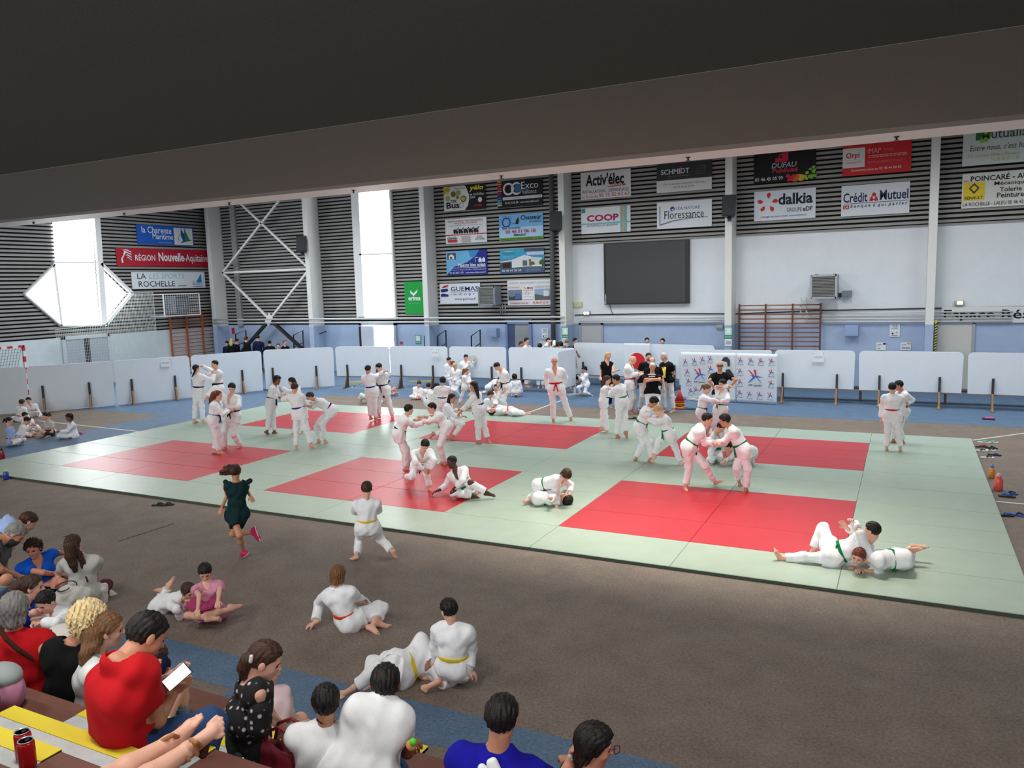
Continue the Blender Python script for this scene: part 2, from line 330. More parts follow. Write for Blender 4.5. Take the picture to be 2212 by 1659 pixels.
# bleacher tiers and the painted aisle steps
m_tier = mat('tier_redbrown', (108, 66, 54), .7, noise=.1, scale=12); m_step = mat('step_grey', (190, 194, 194), .75, noise=.1, scale=10); m_yel = mat('step_yellow', (226, 204, 48), .6)
AX0, AX1 = 12.4, 13.4
RISE, RUN, YF = .45, .8, -5.3
def tier_y(k): return YF - RUN * (k - 1)
for k in range(1, 7):
    z = RISE * k; y = tier_y(k)
    for x0, x1 in ((XW, AX0), (AX1, XR)):
        b = MB(); b.box(x0, y - RUN if k < 6 else YR, 0, x1, y, z)
        struct(b.build('floor_tier', m_tier, bevel=.01))
    b = MB(); b.box(AX0, y - RUN if k < 6 else YR, 0, AX1, y, z); b.box(AX0, y, 0, AX1, y + .38, z - RISE / 2)
    b.mi = 2; b.box(AX0 + .01, y - RUN + .01 if k < 6 else YR, z - .02, AX1 - .01, y - (.42 if k < 4 else .17), z + .003)
    b.mi = 1; b.box(AX0, y - .09, z - .02, AX1, y + .004, z + .004); b.box(AX0, y + .29, z - RISE / 2 - .02, AX1, y + .384, z - RISE / 2 + .004)
    struct(b.build('floor_step', [m_step, m_yel, m_tier]))
# ---------------------------------------------------------------- judo mats, one object per tile
m_green = mat('mat_green', (160, 176, 160), .34, noise=.045, scale=3.0, bump=.12, bscale=240, spec=.5); m_red = mat('mat_red', (184, 32, 44), .36, noise=.05, scale=3.0, bump=.12, bscale=240, spec=.5)
m_side = mat('mat_side', (66, 76, 68), .8); MT = .045  # dark rubber sides, with shade put into the colour as well
GX = [-2.04, 0, 3.93, 5.93, 9.88, 11.92, 15.94, 17.95]; GY = [0, 1.047, 4.03, 6.26, 8.99, 10.19]
rowname = {1: 'front', 3: 'back'}; colname = {1: 'left', 3: 'middle', 5: 'right'}
def tile(x0, y0, x1, y1, m, label, group):
    cx, cy = (x0 + x1) / 2, (y0 + y1) / 2; g = .0015
    b = MB(); hx, hy = (x1 - x0) / 2 - g, (y1 - y0) / 2 - g; c = .006
    b.mi = 1; b.box(-hx, -hy, 0, hx, hy, MT - c); b.mi = 0
    b.hexa([(-hx, -hy, MT - c), (hx, -hy, MT - c), (hx, hy, MT - c), (-hx, hy, MT - c), (-hx + c, -hy + c, MT), (hx - c, -hy + c, MT), (hx - c, hy - c, MT), (-hx + c, hy - c, MT)])
    o = b.build('judo_mat', [m, m_side]); o.location = (cx + random.uniform(-.0015, .0015), cy + random.uniform(-.0015, .0015), .0005)
    tag(o, label, 'mat', group)
for i in range(7):
    for j in range(5):
        red = i in colname and j in rowname
        nx = round((GX[i + 1] - GX[i]) / 2); ny = max(1, round((GY[j + 1] - GY[j]) / 1.0))
        for a in range(nx):
            for b_ in range(ny):
                sx = (GX[i + 1] - GX[i]) / nx; sy = (GY[j + 1] - GY[j]) / ny
                if red: lb = 'red judo mat tile of the %s %s red square' % (rowname[j], colname[i]); gr = 'red mat tiles, %s %s square' % (rowname[j], colname[i])
                elif j == 0: lb = 'sage green judo mat tile in the row along the near edge'; gr = 'green mat tiles of the near edge'
                elif j == 4: lb = 'sage green judo mat tile in the row along the far edge'; gr = 'green mat tiles of the far edge'
                elif i == 6: lb = 'sage green judo mat tile beside the sandals, right of the red squares'; gr = 'green mat tiles of the right side'
                elif i == 0: lb = 'sage green judo mat tile next to the blue floor, left of the red squares'; gr = 'green mat tiles of the left side'
                else: lb = 'sage green judo mat tile in the lanes between the red squares'; gr = 'green mat tiles between the red squares'
                tile(GX[i] + a * sx, GY[j] + b_ * sy, GX[i] + (a + 1) * sx, GY[j] + (b_ + 1) * sy, m_red if red else m_green, lb, gr)
# ---------------------------------------------------------------- white partition boards on posts
m_board = mat('partition_white', (216, 224, 232), .5, noise=.02, scale=2); m_edgeb = mat('partition_edge', (120, 112, 104), .6); m_post = mat('post_grey', (58, 60, 64), .5, .3)
m_wood = mat('foot_wood', (150, 110, 72), .6, noise=.15, scale=20); m_wood2 = mat('foot_darkwood', (88, 58, 42), .6, noise=.15, scale=20)
def barrier(label, p0, p1, z0, z1, posts, wood, r=.13, kind='white partition board', leg=True, front=.30):
    a, c = Vector((*p0, 0)), Vector((*p1, 0)); d = (c - a); L = d.length; d.normalize(); n = Vector((d.y, -d.x, 0))
    t = thing('partition_board', label, 'partition', a + d * L / 2)
    pts = []
    for cx_, cz, s in ((L - r, z1 - r, 0), (r, z1 - r, 90)):
        for k in range(7):
            an = math.radians(s + 90 * k / 6); pts.append((cx_ + r * math.cos(an), cz + r * math.sin(an)))
    pts += [(0.02, z0), (L - .02, z0)]
    MB().prism(pts, a, d, (0, 0, 1), -n * .03).build('panel', m_board, t, .004)
    if z0 > .2: MB().bar(a + Vector((0, 0, z0 - .015)) - n * .015, c + Vector((0, 0, z0 - .015)) - n * .015, .035, .03).build('bottom_rail', m_edgeb, t)
    for u in posts:
        q = a + d * u + n * .05
        MB().bar(q + Vector((0, 0, .06)), q + Vector((0, 0, .87)), .06, .05).build('post', m_post, t, .004)
        b = MB(); f0 = q + d * .0
        b.prism([(-.02, .03), (front, .03), (front * .75, .08), (.05, .46), (-.02, .46)], f0 - d * .025, n, (0, 0, 1), d * .05)
        b.bar(f0 + Vector((0, 0, .015)) - n * .1, f0 + Vector((0, 0, .015)) + n * (front + .04), .09, .03)
        b.build('foot', wood, t, .004)
    return t
bl = 'white partition board on posts, '
barrier(bl + 'beside the handball goal at the far left', (-11.0, 3.9), (-9.0, 6.0), .03, 1.53, (.5, 1.6), m_wood2)
barrier(bl + 'second from the handball goal', (-9.0, 6.02), (-7.56, 8.06), .03, 1.53, (.4, 1.75), m_wood)
barrier(bl + 'third from the handball goal, with a sheet pinned on it', (-7.54, 8.1), (-6.3, 10.2), .03, 1.53, (.5, 1.9), m_wood)
barrier(bl + 'behind the braided fighter and the tall man', (-6.28, 10.24), (-5.03, 12.42), .03, 1.53, (1.75,), m_wood)
barrier(bl + 'below the black brace legs, behind the curly-haired boy', (-5.01, 12.5), (-2.98, 14.08), .05, 1.55, (.3, 1.9), m_wood)
barrier(bl + 'under the bright exit door', (-2.95, 14.15), (-.72, 14.55), .42, 1.56, (.5, 1.75), m_wood2)
barrier(bl + 'right of the exit door, with a sheet pinned on it', (-.73, 14.58), (1.72, 14.72), .45, 1.56, (.5, 1.85), m_wood2)
barrier(bl + 'behind the group of white-clad children', (1.78, 14.74), (4.1, 14.74), .45, 1.56, (1.75,), m_wood2)
barrier(bl + 'behind the bald red-belted fighter', (4.2, 14.72), (6.72, 14.72), .45, 1.56, (.5,), m_wood2)
t = barrier(bl + 'turned edge-on towards the mats beside the bald fighter', (6.72, 14.66), (6.62, 13.4), .32, 1.54, (), m_wood2, r=.04)
b = MB(); b.bar((6.72, 14.6, 0.02), (6.72, 14.6, 1.3), .06, .06); b.bar((6.5, 14.25, .03), (7.2, 14.75, .03), .1, .05); b.build('stand', mat('stand_white', (205, 205, 200), .6), t)
barrier(bl + 'under the black screen, left half, with a flag over it', (5.75, 16.95), (8.4, 16.6), .40, 1.56, (.4, 2.3), m_wood2)
barrier(bl + 'under the black screen, right half, behind the men in black shirts', (8.45, 16.6), (11.0, 16.2), .40, 1.56, (1.2,), m_wood2)
barrier(bl + 'hidden behind the two logo banners', (10.2, 14.75), (13.0, 14.85), .42, 1.54, (), m_wood2, r=.06)
barrier(bl + 'right of the logo banners, with a sheet pinned on it', (13.08, 14.86), (15.3, 14.84), .43, 1.555, (.25, 1.75), m_wood)
barrier(bl + 'behind the two boys standing at the right', (15.4, 14.82), (18.0, 14.75), .43, 1.555, (.55, 2.05), m_wood)
barrier(bl + 'at the right end under the long lettered banner', (18.1, 14.72), (20.6, 14.62), .43, 1.555, (.6, 1.9), m_wood)
# ---------------------------------------------------------------- signs: boards with lettering
_txt = {}
def text_mesh(s, bold, shear):
    k = (s, bold, shear)
    if k in _txt: return _txt[k]
    cu = bpy.data.curves.new('lettering', 'FONT'); cu.body = s; cu.resolution_u = 2; cu.offset = bold; cu.shear = shear; cu.fill_mode = 'FRONT'
    o = bpy.data.objects.new('lettering', cu); COL.objects.link(o)
    C.view_layer.update()
    me = bpy.data.meshes.new_from_object(o.evaluated_get(C.evaluated_depsgraph_get()))
    bpy.data.objects.remove(o); bpy.data.curves.remove(cu)
    v = np.zeros(len(me.vertices) * 3, F32); me.vertices.foreach_get('co', v); v = v.reshape(-1, 3)
    _txt[k] = (v[:, :2].copy(), [tuple(p.vertices) for p in me.polygons]); bpy.data.meshes.remove(me)
    return _txt[k]
F32 = np.float32
_cm = {}
def smat(c):
    k = tuple(c)
    if k not in _cm: _cm[k] = mat('sign_%d_%d_%d' % k, c, .5, spec=.3)
    return _cm[k]
def merge_poly(name, polys, m, par):
    vs = []; fs = []
    for v, f in polys:
        b = len(vs); vs += [tuple(x) for x in v]; fs += [tuple(i + b for i in q) for q in f]
    me = bpy.data.meshes.new(name); me.from_pydata(vs, [], fs); me.materials.append(m)
    o = bpy.data.objects.new(name, me); COL.objects.link(o); o.parent = par; return o
class Sign:
    def __init__(s, label, org, ex, ey, Wd, Hg, color, cat='sign', name='signboard', thick=.03, group=None):
        s.ex, s.ey = Vector(ex).normalized(), Vector(ey).normalized(); s.n = s.ex.cross(s.ey); s.W, s.H = Wd, Hg; s.o = Vector(org); s.k = 1
        s.t = thing(name, label, cat, s.o + s.ex * Wd / 2, group); s.cen = s.t.location.copy()
        if color is not None: MB().prism([(0, 0), (Wd, 0), (Wd, Hg), (0, Hg)], s.o, s.ex, s.ey, s.n * thick).build('board', smat(color), s.t, .004)
        s.d0 = thick
    def pt(s, u, v, k): return s.o + s.ex * u * s.W + s.ey * v * s.H + s.n * (s.d0 + .002 * k) - s.cen
    def T(s, txt, u0, v0, u1, v1, col, bold=0, shear=0, name='lettering'):
        v, f = text_mesh(txt, bold, shear); lo, hi = v.min(0), v.max(0); q = (v - lo) / np.maximum(hi - lo, 1e-6); s.k += 1
        merge_poly(name, [([s.pt(u0 + (u1 - u0) * a, v0 + (v1 - v0) * b, s.k) for a, b in q], f)], smat(col), s.t); return s
    def P(s, polys, col, name='emblem'):
        s.k += 1
        if not isinstance(polys[0][0], (tuple, list)): polys = [polys]
        merge_poly(name, [([s.pt(u, v, s.k) for u, v in p], [tuple(range(len(p)))]) for p in polys], smat(col), s.t); return s
    def R(s, u0, v0, u1, v1, col, name='colour_field'): return s.P([(u0, v0), (u1, v0), (u1, v1), (u0, v1)], col, name)
    def O(s, u, v, r, col, inner=0, name='emblem', n=24, sq=1):
        a = s.W / s.H
        ring = [(math.cos(2 * math.pi * i / n), math.sin(2 * math.pi * i / n)) for i in range(n)]
        if not inner: return s.P([(u + r * x, v + r * a * y * sq) for x, y in ring], col, name)
        ps = [[(u + r * x0, v + r * a * y0), (u + r * x1, v + r * a * y1), (u + inner * x1, v + inner * a * y1), (u + inner * x0, v + inner * a * y0)] for (x0, y0), (x1, y1) in zip(ring, ring[1:] + ring[:1])]
        return s.P(ps, col, name)
    def lines(s, u0, v0, u1, v1, n, col, name='small_print'):
        ps = []; h = (v1 - v0) / (n * 2 - 1) if n > 1 else (v1 - v0)
        for i in range(n):
            v = v0 + 2 * h * i; u = u0 + random.uniform(0, .02)
            while u < u1:
                w_ = random.uniform(.02, .07) * (u1 - u0) * 1.6; e = min(u + w_, u1); ps.append([(u, v), (e, v), (e, v + h), (u, v + h)]); u = e + .012 * (u1 - u0) * 1.4
        return s.P(ps, col, name)
def bsign(label, rect, color, **k):
    x0, z0, x1, z1 = rect
    return Sign(label, (x0, YB - .07, z0), (1, 0, 0), (0, 0, 1), x1 - x0, z1 - z0, color, **k)
def lsign(label, rect, color, **k):
    y0, z0, y1, z1 = rect
    return Sign(label, (XW + (.07 if z0 > 2.1 else .003), y0, z0), (0, 1, 0), (0, 0, 1), y1 - y0, z1 - z0, color, **k)
Wh, Bk, Rd, Gy = (228, 232, 235), (22, 22, 24), (196, 30, 44), (120, 124, 130)
# left wall
S = lsign('blue sign with white script and a two-bird emblem, topmost on the left wall', (14.661, 5.996, 17.758, 6.862), (28, 92, 190))
S.T('la Charente', .08, .58, .60, .92, Wh, .01).T('Maritime', .26, .28, .62, .58, Wh, .01).T('DÉPARTEMENT', .36, .08, .6, .17, (150, 180, 220)).R(.64, .03, .985, .93, (226, 230, 232))
S.P([(.70, .2), (.72, .5), (.80, .78), (.81, .76), (.74, .5), (.72, .2)], (220, 190, 90)).P([(.74, .12), (.86, .2), (.84, .55), (.77, .9), (.765, .5), (.80, .26)], (30, 80, 170)).P([(.80, .18), (.97, .28), (.92, .34), (.88, .62), (.84, .95), (.825, .6), (.86, .32)], (50, 140, 60))
S = lsign('long crimson sign with white lettering and a lion emblem, on the left wall', (13.544, 5.001, 18.654, 5.803), (178, 26, 48))
S.T('RÉGION', .18, .32, .385, .72, Wh, .012).T('Nouvelle', .42, .3, .70, .80, Wh, .03).T('-Aquitaine', .70, .18, .975, .74, Wh, .008)
S.P([[(.05 + .02 * k, .88 - .16 * k), (.10, .93 - .13 * k), (.145, .8 - .14 * k), (.145, .74 - .14 * k), (.10, .86 - .13 * k)] for k in range(4)], Wh).P([(.045, .18), (.04, .4), (.065, .62), (.075, .85), (.10, .80), (.075, .6), (.055, .4), (.06, .2)], Wh)
S = lsign('white sign with thin black and pale blue capitals and a blue sail emblem, left wall', (14.201, 4.002, 18.275, 4.748), (222, 228, 232))
S.T('LA', .07, .60, .18, .92, Bk).T('LES SPORTS', .22, .60, .70, .92, (130, 190, 215), -.004, .2).T('ROCHELLE', .08, .12, .56, .46, Bk).lines(.60, .12, .72, .18, 1, Gy).P([(.86, .34), (.945, .34), (.94, .9)], (30, 130, 200)).T('LA', .81, .34, .84, .46, (30, 60, 100)).T('ROCHELLE', .81, .17, .955, .30, (30, 60, 100)).R(.815, .08, .955, .11, (30, 130, 200))
# back wall, between the second and third column
S = bsign('half white half black sign with yellow script, upper left of the eight small signs', (-0.714, 6.801, 1.241, 7.790), (24, 24, 26))
S.P([(0, 0), (.5, 0), (.58, .18), (.61, .4), (.61, .62), (.56, .88), (.52, 1), (0, 1)], (226, 226, 222)).P([(0, 1), (0, .7), (.08, .72), (.15, .82), (.18, 1)], (222, 200, 60)).T('yélo', .02, .78, .15, .95, (60, 60, 50), 0, .2).T('Yélo la nuit', .27, .86, .53, .95, (80, 80, 80)).T('TER', .17, .33, .32, .45, (50, 50, 50), .02).T('Bus', .06, .1, .38, .36, (30, 30, 30), .03)
S.O(.1, .52, .055, (176, 178, 90)).O(.24, .68, .06, (120, 112, 50)).O(.36, .72, .055, (170, 160, 80)).O(.34, .54, .04, (140, 140, 60)).O(.48, .46, .065, (60, 56, 30)).O(.48, .46, .05, (200, 180, 70)).O(.43, .22, .06, (170, 175, 150), .05)
S.T('yélo', .63, .72, .97, .97, (232, 208, 60), .03, .2).T('se mobilise', .64, .56, .98, .67, Wh).T('pour', .64, .4, .78, .54, Wh).O(.88, .37, .05, Wh).T('rochelais', .74, .1, .92, .24, (200, 40, 80), .01, .2)
S = bsign('black sign with a white and blue roundel and a striped colour bar', (1.789, 6.776, 3.767, 7.811), (26, 27, 29))
for i, c in enumerate([(222, 140, 60), (222, 150, 80), (200, 60, 60), (205, 80, 90), (210, 120, 130), (170, 50, 70), (60, 60, 120), (60, 110, 190), (90, 150, 190), (120, 190, 150), (200, 200, 200)]): S.R(.0, .95 - .088 * i, .1, 1.02 - .088 * i - .012, c)
S.O(.26, .68, .125, (222, 224, 226), .085).O(.44, .68, .125, (222, 224, 226), .085).R(.17, .66, .21, .7, Rd).O(.48, .68, .09, (60, 110, 150)).T('Exco', .55, .64, .92, .9, Wh).T('Valliance', .56, .45, .88, .62, (200, 205, 210)).R(.13, .27, 1, .38, (214, 218, 222)).T('Expertise comptable - Paie - Audit - Conseil', .15, .29, .97, .36, (190, 110, 120)).T('05 46 42 42 88 - www.excovalliance.fr', .18, .12, .93, .2, Wh)
S = bsign('white sign with a row of black construction machines and a red line', (-0.697, 5.471, 1.250, 6.481), (224, 226, 228))
S.T('PARTICULIERS ET PROFESSIONNELS', .07, .86, .92, .93, (60, 60, 80), .01).T('VOUS ETES CONCERNES', .22, .77, .78, .84, (200, 60, 80), .01).T('Location 1/2 journée, 1 jour, 1 semaine, 1 an et mois', .1, .69, .9, .74, (80, 80, 80)).R(.0, .33, 1, .365, Rd)
for i in range(5):
    u = .2 + i * .125; S.P([[(u, .42), (u + .11, .42), (u + .11, .5), (u + .07, .52), (u + .05, .58), (u, .56)], [(u + .07, .5), (u + .14, .62), (u + .13, .64), (u + .05, .53)]], (30, 30, 32)); S.O(u + .03, .42, .018, (20, 20, 20)); S.O(u + .09, .42, .018, (20, 20, 20))
S.T('clovis', .05, .17, .28, .29, (60, 60, 64), .02).R(.06, .06, .29, .15, Rd).lines(.38, .04, .62, .28, 4, (150, 150, 155)).T('le bon', .78, .2, .9, .3, (60, 60, 60), 0, .3).T('terreau', .74, .1, .96, .2, (60, 60, 60), 0, .3)
S = bsign('sky blue sign with red phone number and a green lower stripe', (1.826, 5.484, 3.763, 6.485), (120, 178, 226))
S.R(0, .1, 1, .5, (170, 208, 236)).R(0, 0, 1, .1, (120, 170, 60)).T('Chasseur', .5, .76, .97, .94, (16, 24, 40), .02).T('Immobilier', .7, .64, .96, .74, (20, 40, 70)).O(.17, .70, .1, (20, 60, 130), .075).P([[(.17 + .12 * math.cos(a), .70 + .2 * math.sin(a)), (.17 + .15 * math.cos(a - .08), .70 + .26 * math.sin(a - .08)), (.17 + .15 * math.cos(a + .08), .70 + .26 * math.sin(a + .08))] for a in [.6 + k * .5 for k in range(9)]], (20, 60, 130)).T('Cyclim', .2, .58, .4, .7, (90, 140, 190), 0, .2).P([(.38, .62), (.44, .6), (.46, .72), (.45, .88), (.4, .78)], (30, 30, 36)).T('Eco', .08, .43, .19, .52, (20, 30, 50), .02).T('Immobilier', .22, .43, .5, .53, (40, 70, 110)).T('05 46 51 06 18', .15, .26, .83, .4, Rd, .02).T('PERIGNY', .34, .14, .62, .23, (30, 30, 50), .02).T('www.eco-immobilier.com', .03, .02, .97, .09, (40, 60, 30), .01)
S = bsign('two-tone blue sign with a house photo and small white houses', (-0.712, 4.186, 1.224, 5.169), (34, 44, 140))
S.P([(0, 0), (.05, .1), (.2, .35), (.5, .5), (.7, .72), (.82, 1), (0, 1)], (110, 180, 222)).P([(.55, 1), (.6, .72), (.66, .68), (.82, 1)], (60, 140, 200)).R(.02, .62, .26, .96, (180, 200, 214)).R(.03, .64, .25, .94, (60, 90, 120)).P([[(.07, .66), (.2, .66), (.2, .8), (.13, .88), (.07, .8)]], (220, 224, 226)).R(.1, .68, .15, .76, (40, 50, 70))
S.T('Maisons bleu océan', .29, .32, .96, .48, Wh, .02).R(.1, .28, .97, .295, Wh).T('46 avenue du Champs de Mars 17000 La Rochelle', .08, .17, .97, .23, Wh).T('05.46.28.91.93', .08, .05, .42, .13, Wh).T('www.maisonsbleuocean.fr', .48, .05, .97, .12, Wh).P([[(.8, .5), (.88, .5), (.88, .62), (.84, .7), (.8, .62)], [(.89, .5), (.96, .5), (.96, .62), (.925, .7), (.89, .62)]], Wh).P([[(.72, .5), (.73, .5), (.73, .68), (.8, .68), (.8, .7), (.72, .7)]], Wh)
S = bsign('sign with a photo of a white flat-roofed villa under turquoise sky', (1.821, 4.161, 3.779, 5.128), (60, 160, 200))
S.R(0, .0, 1, .28, (70, 92, 124)).R(0, .2, 1, .55, (96, 110, 110)).P([(.0, .5), (.28, .56), (.55, .74), (.72, .66), (.72, .28), (0, .2)], (216, 220, 222)).P([(.72, .3), (.95, .32), (.95, .6), (.72, .64)], (206, 210, 212)).P([(0, .2), (0, .46), (.27, .5), (.27, .2)], (80, 80, 84)).R(.06, .24, .24, .44, (34, 36, 40)).R(.52, .3, .62, .52, (90, 104, 114)).R(.66, .3, .71, .56, (150, 96, 80)).O(.74, .36, .05, (60, 110, 50)).O(.95, .4, .06, (60, 100, 50)).R(.72, .26, .95, .32, (224, 226, 226)).R(.56, .88, 1, 1, (70, 80, 110)).R(.62, .72, 1, .86, (190, 205, 220)).T('ACCO', .09, .78, .34, .88, (90, 130, 140)).T('maisons', .12, .88, .3, .95, Wh).P([(.06, .86), (.1, .96), (.13, .95)], (120, 190, 90)).lines(.08, .62, .34, .72, 3, (130, 190, 215)).T('05 46 01 50 50', .05, .08, .49, .17, Wh, .01).lines(.6, .06, .92, .16, 3, (130, 145, 165))
S = bsign('white sign with dark blue capitals partly hidden behind a grey fan heater', (-1.091, 2.989, 0.852, 3.834), (218, 224, 230))
S.T('GUEMAS', .28, .62, .96, .84, (26, 36, 100), .012).R(.28, .57, .95, .585, (26, 36, 100)).T('i m m o p r', .28, .38, .87, .53, (40, 50, 110)).T('www.guemas.fr', .37, .15, .9, .3, (60, 60, 130)).P([(.03, .36), (.22, .36), (.22, .46), (.12, .5), (.22, .66), (.2, .76), (.03, .72)], (28, 38, 110)).P([[(.02, .5), (.14, .52), (.22, .62), (.12, .58), (.02, .58)]], Wh).P([(.05, .8), (.12, .9), (.23, .94), (.2, .84), (.12, .8)], Rd)
S = bsign('white sign with two house photos and a red phone line, right of the fan heater', (2.115, 2.885, 4.077, 3.886), (222, 224, 226))
S.T('SPECIALISTE : AGRANDISSEMENT OSSATURE BOIS', .03, .85, .96, .92, (150, 150, 160)).T('EXTENSIONS', .03, .68, .28, .75, (150, 150, 160)).T('SURELEVATIONS', .62, .68, .97, .76, (150, 150, 160)).R(.02, .2, .33, .62, (120, 136, 156)).P([(.02, .2), (.33, .2), (.3, .42), (.2, .4), (.1, .34), (.02, .36)], (70, 82, 90)).R(.18, .26, .3, .48, (90, 110, 160)).R(.62, .2, .96, .64, (150, 170, 200)).P([(.62, .2), (.96, .2), (.96, .38), (.9, .34), (.62, .44)], (90, 100, 96)).P([(.82, .34), (.93, .36), (.93, .54), (.82, .58)], (218, 218, 214)).R(.35, .6, .58, .76, (232, 232, 234)).T('Ts', .37, .63, .44, .73, (30, 30, 60), .01).O(.48, .68, .025, Rd).T('on', .51, .63, .58, .72, (30, 30, 60), .01).O(.45, .47, .04, Gy, .034).R(.36, .24, .58, .4, (236, 236, 238)).T('Devis étude & plans gratuits', .37, .3, .57, .35, (60, 70, 140), 0, .2).T('Contactez nous au :', .06, .06, .5, .14, (170, 60, 90), .01).T('05 46 67 65 06', .58, .06, .92, .15, Rd, .01)
# back wall, above the black screen
S = bsign('white sign with slanted bold black lettering and a red plug, above the screen', (5.365, 6.836, 7.338, 7.834), (224, 226, 226))
S.T("Activ'élec", .1, .48, .87, .92, Bk, .03, .05).T('INSTALLATION - DÉPANNAGE', .03, .22, .97, .36, (30, 30, 40)).T('La Rochelle', .02, .04, .35, .15, Rd).T('06 75 02 63 63', .37, .05, .97, .19, Rd).P([[(.55, .41), (.62, .40), (.82, .43), (.82, .45), (.62, .42), (.55, .43)], [(.84, .41), (.9, .42), (.9, .48), (.84, .47)]], (190, 50, 50)).O(.66, .455, .03, Rd, .022).O(.72, .455, .03, Rd, .022).O(.78, .455, .03, Rd, .022)
S = bsign('sign with dark upper half, white capitals and a pale lower strip, above the screen', (8.319, 6.861, 10.305, 7.870), (52, 53, 55))
S.R(0, 0, 1, .42, (216, 218, 216)).T('SCHMIDT', .08, .62, .6, .8, Wh, .012).O(.445, .835, .018, (220, 30, 90)).lines(.2, .53, .6, .56, 1, (110, 110, 112)).lines(.7, .56, .9, .84, 4, (80, 80, 84)).T('ZAC de Beaulieu, Puilboreau, la Rochelle', .12, .24, .88, .31, (140, 140, 140)).T('Tel. 05 46 68 24 98', .3, .12, .68, .2, (140, 140, 140))
S = bsign('white sign with magenta capitals crossed by turquoise and orange stripes', (5.358, 5.553, 7.316, 6.512), (222, 228, 232))
S.R(.8, 0, .93, 1, (110, 180, 190)).R(.845, 0, .885, 1, (230, 160, 90)).R(0, .35, 1, .41, (120, 190, 200)).T('COOP', .12, .46, .77, .72, (176, 30, 84), .04).T('La fraîcheur au quotidien', .12, .24, .75, .36, (60, 120, 140), 0, .3).R(.01, .82, .09, .98, (60, 150, 140))
S = bsign('white sign with a blue ball emblem and tall thin black lettering', (8.320, 5.572, 10.309, 6.519), (222, 228, 232))
S.T('LÉA NATURE', .36, .68, .79, .82, (60, 90, 120)).O(.29, .73, .042, (30, 70, 150)).P([(.27, .72), (.3, .64), (.32, .7), (.3, .74)], (200, 220, 220)).T('Floressance', .14, .36, .86, .66, Bk, -.002).P([(.05, .12), (.3, .26), (.6, .33), (.93, .35), (.93, .37), (.6, .36), (.3, .3), (.065, .18), (.065, .85), (.05, .85)], (120, 125, 135))
# back wall, right part
S = bsign('black sign with a red square emblem and a burst of colour blocks', (11.740, 6.933, 13.735, 7.894), (16, 17, 19))
S.R(.35, .66, .56, .98, (206, 40, 70)).R(.35, .8, .46, .98, Bk).O(.46, .82, .06, (206, 40, 70), .04).T('DUFAU', .29, .46, .7, .64, (190, 190, 192), .02, .2).T('Publicité', .3, .3, .72, .45, (222, 60, 90), .02, .2).T('05 46 45 05 99', .02, .05, .48, .17, Wh, .012)
random.seed(8)
for i in range(46):
    a = random.random(); u = .55 + .44 * a; v = random.uniform(.0, .16 + .75 * max(0, a - .55)); r = random.uniform(.02, .035)
    c = [(220, 40, 80), (230, 110, 50), (235, 190, 60), (190, 200, 50), (120, 190, 60)][min(4, int(a * 5))]
    if v > .4: c = (80, 170, 190) if v < .75 else (60, 90, 130)
    S.P([(u - r, v - r * 1.6), (u + r * .8, v - r * 1.8), (u + r, v + r * 1.7), (u - r * .9, v + r * 1.5)], c)
S = bsign('white sign with five red petals and bold black lower-case lettering', (11.760, 5.645, 13.749, 6.641), (218, 226, 234))
def petal(u, v, a, L=.095):
    p = []
    for x, y in ((0, 0), (.35, .34), (.7, .42), (1, .2), (1.05, -.1), (.75, -.3), (.35, -.22)): p.append((u + L * (x * math.cos(a) - y * math.sin(a)), v + L * 2.05 * (x * math.sin(a) + y * math.cos(a))))
    return p
S.P([petal(.225 + .07 * math.cos(a), .60 + .14 * math.sin(a), a) for a in (1.4, .15, -1.0, -2.3, 2.9)], (214, 44, 40)).T('dalkia', .4, .5, .955, .88, (20, 24, 36), .03).T('GROUPE', .54, .25, .78, .39, (60, 64, 74)).T('eDF', .8, .25, .955, .4, (24, 26, 34), .02).T("L'énergie est notre avenir, économisons-la.", .11, .08, .86, .17, (60, 64, 74), 0, .2)
S = bsign('red sign with a white square logo and pale small print', (14.554, 6.924, 16.568, 7.891), (206, 38, 44))
S.R(.0, .26, .33, .9, (224, 222, 220)).T('Orpi', .05, .52, .25, .76, (200, 30, 60), .02).lines(.05, .4, .28, .45, 2, (220, 150, 160)).T('IMAP', .37, .68, .56, .84, (238, 160, 160)).T('Périgny', .6, .7, .74, .82, (230, 120, 120)).lines(.37, .54, .94, .62, 2, (235, 170, 170)).lines(.37, .36, .88, .42, 2, (225, 110, 110)).T('Contactez-nous au 05 46 44 60 85', .13, .13, .86, .21, (238, 214, 210), .01)
S = bsign('white sign with dark blue lettering around a small red tri-lobed emblem', (14.541, 5.628, 16.556, 6.614), (220, 226, 232))
S.T('Crédit', .03, .44, .39, .76, (26, 34, 78), .02).T('Mutuel', .57, .46, .98, .78, (26, 34, 78), .02).P([[(.42, .46), (.47, .44), (.47, .56), (.44, .58)], [(.5, .44), (.55, .46), (.53, .58), (.5, .56)], [(.45, .64), (.52, .64), (.5, .72), (.47, .72)]], Rd).P([[(.44, .58), (.42, .46), (.415, .44), (.43, .56)]], Rd).O(.485, .56, .042, (206, 40, 50), .024).R(.04, .4, .98, .414, (26, 34, 78)).R(.03, .24, .12, .36, Rd).T('LA', .045, .26, .105, .34, Wh, .02, .2).T('b a n q u e  à  q u i  p a r l e r', .14, .24, .97, .38, (40, 50, 100), .01, .25)
S = bsign('pale sign with a green leaf emblem and handwriting, at the right frame edge', (17.971, 6.935, 19.835, 8.049), (214, 224, 220))
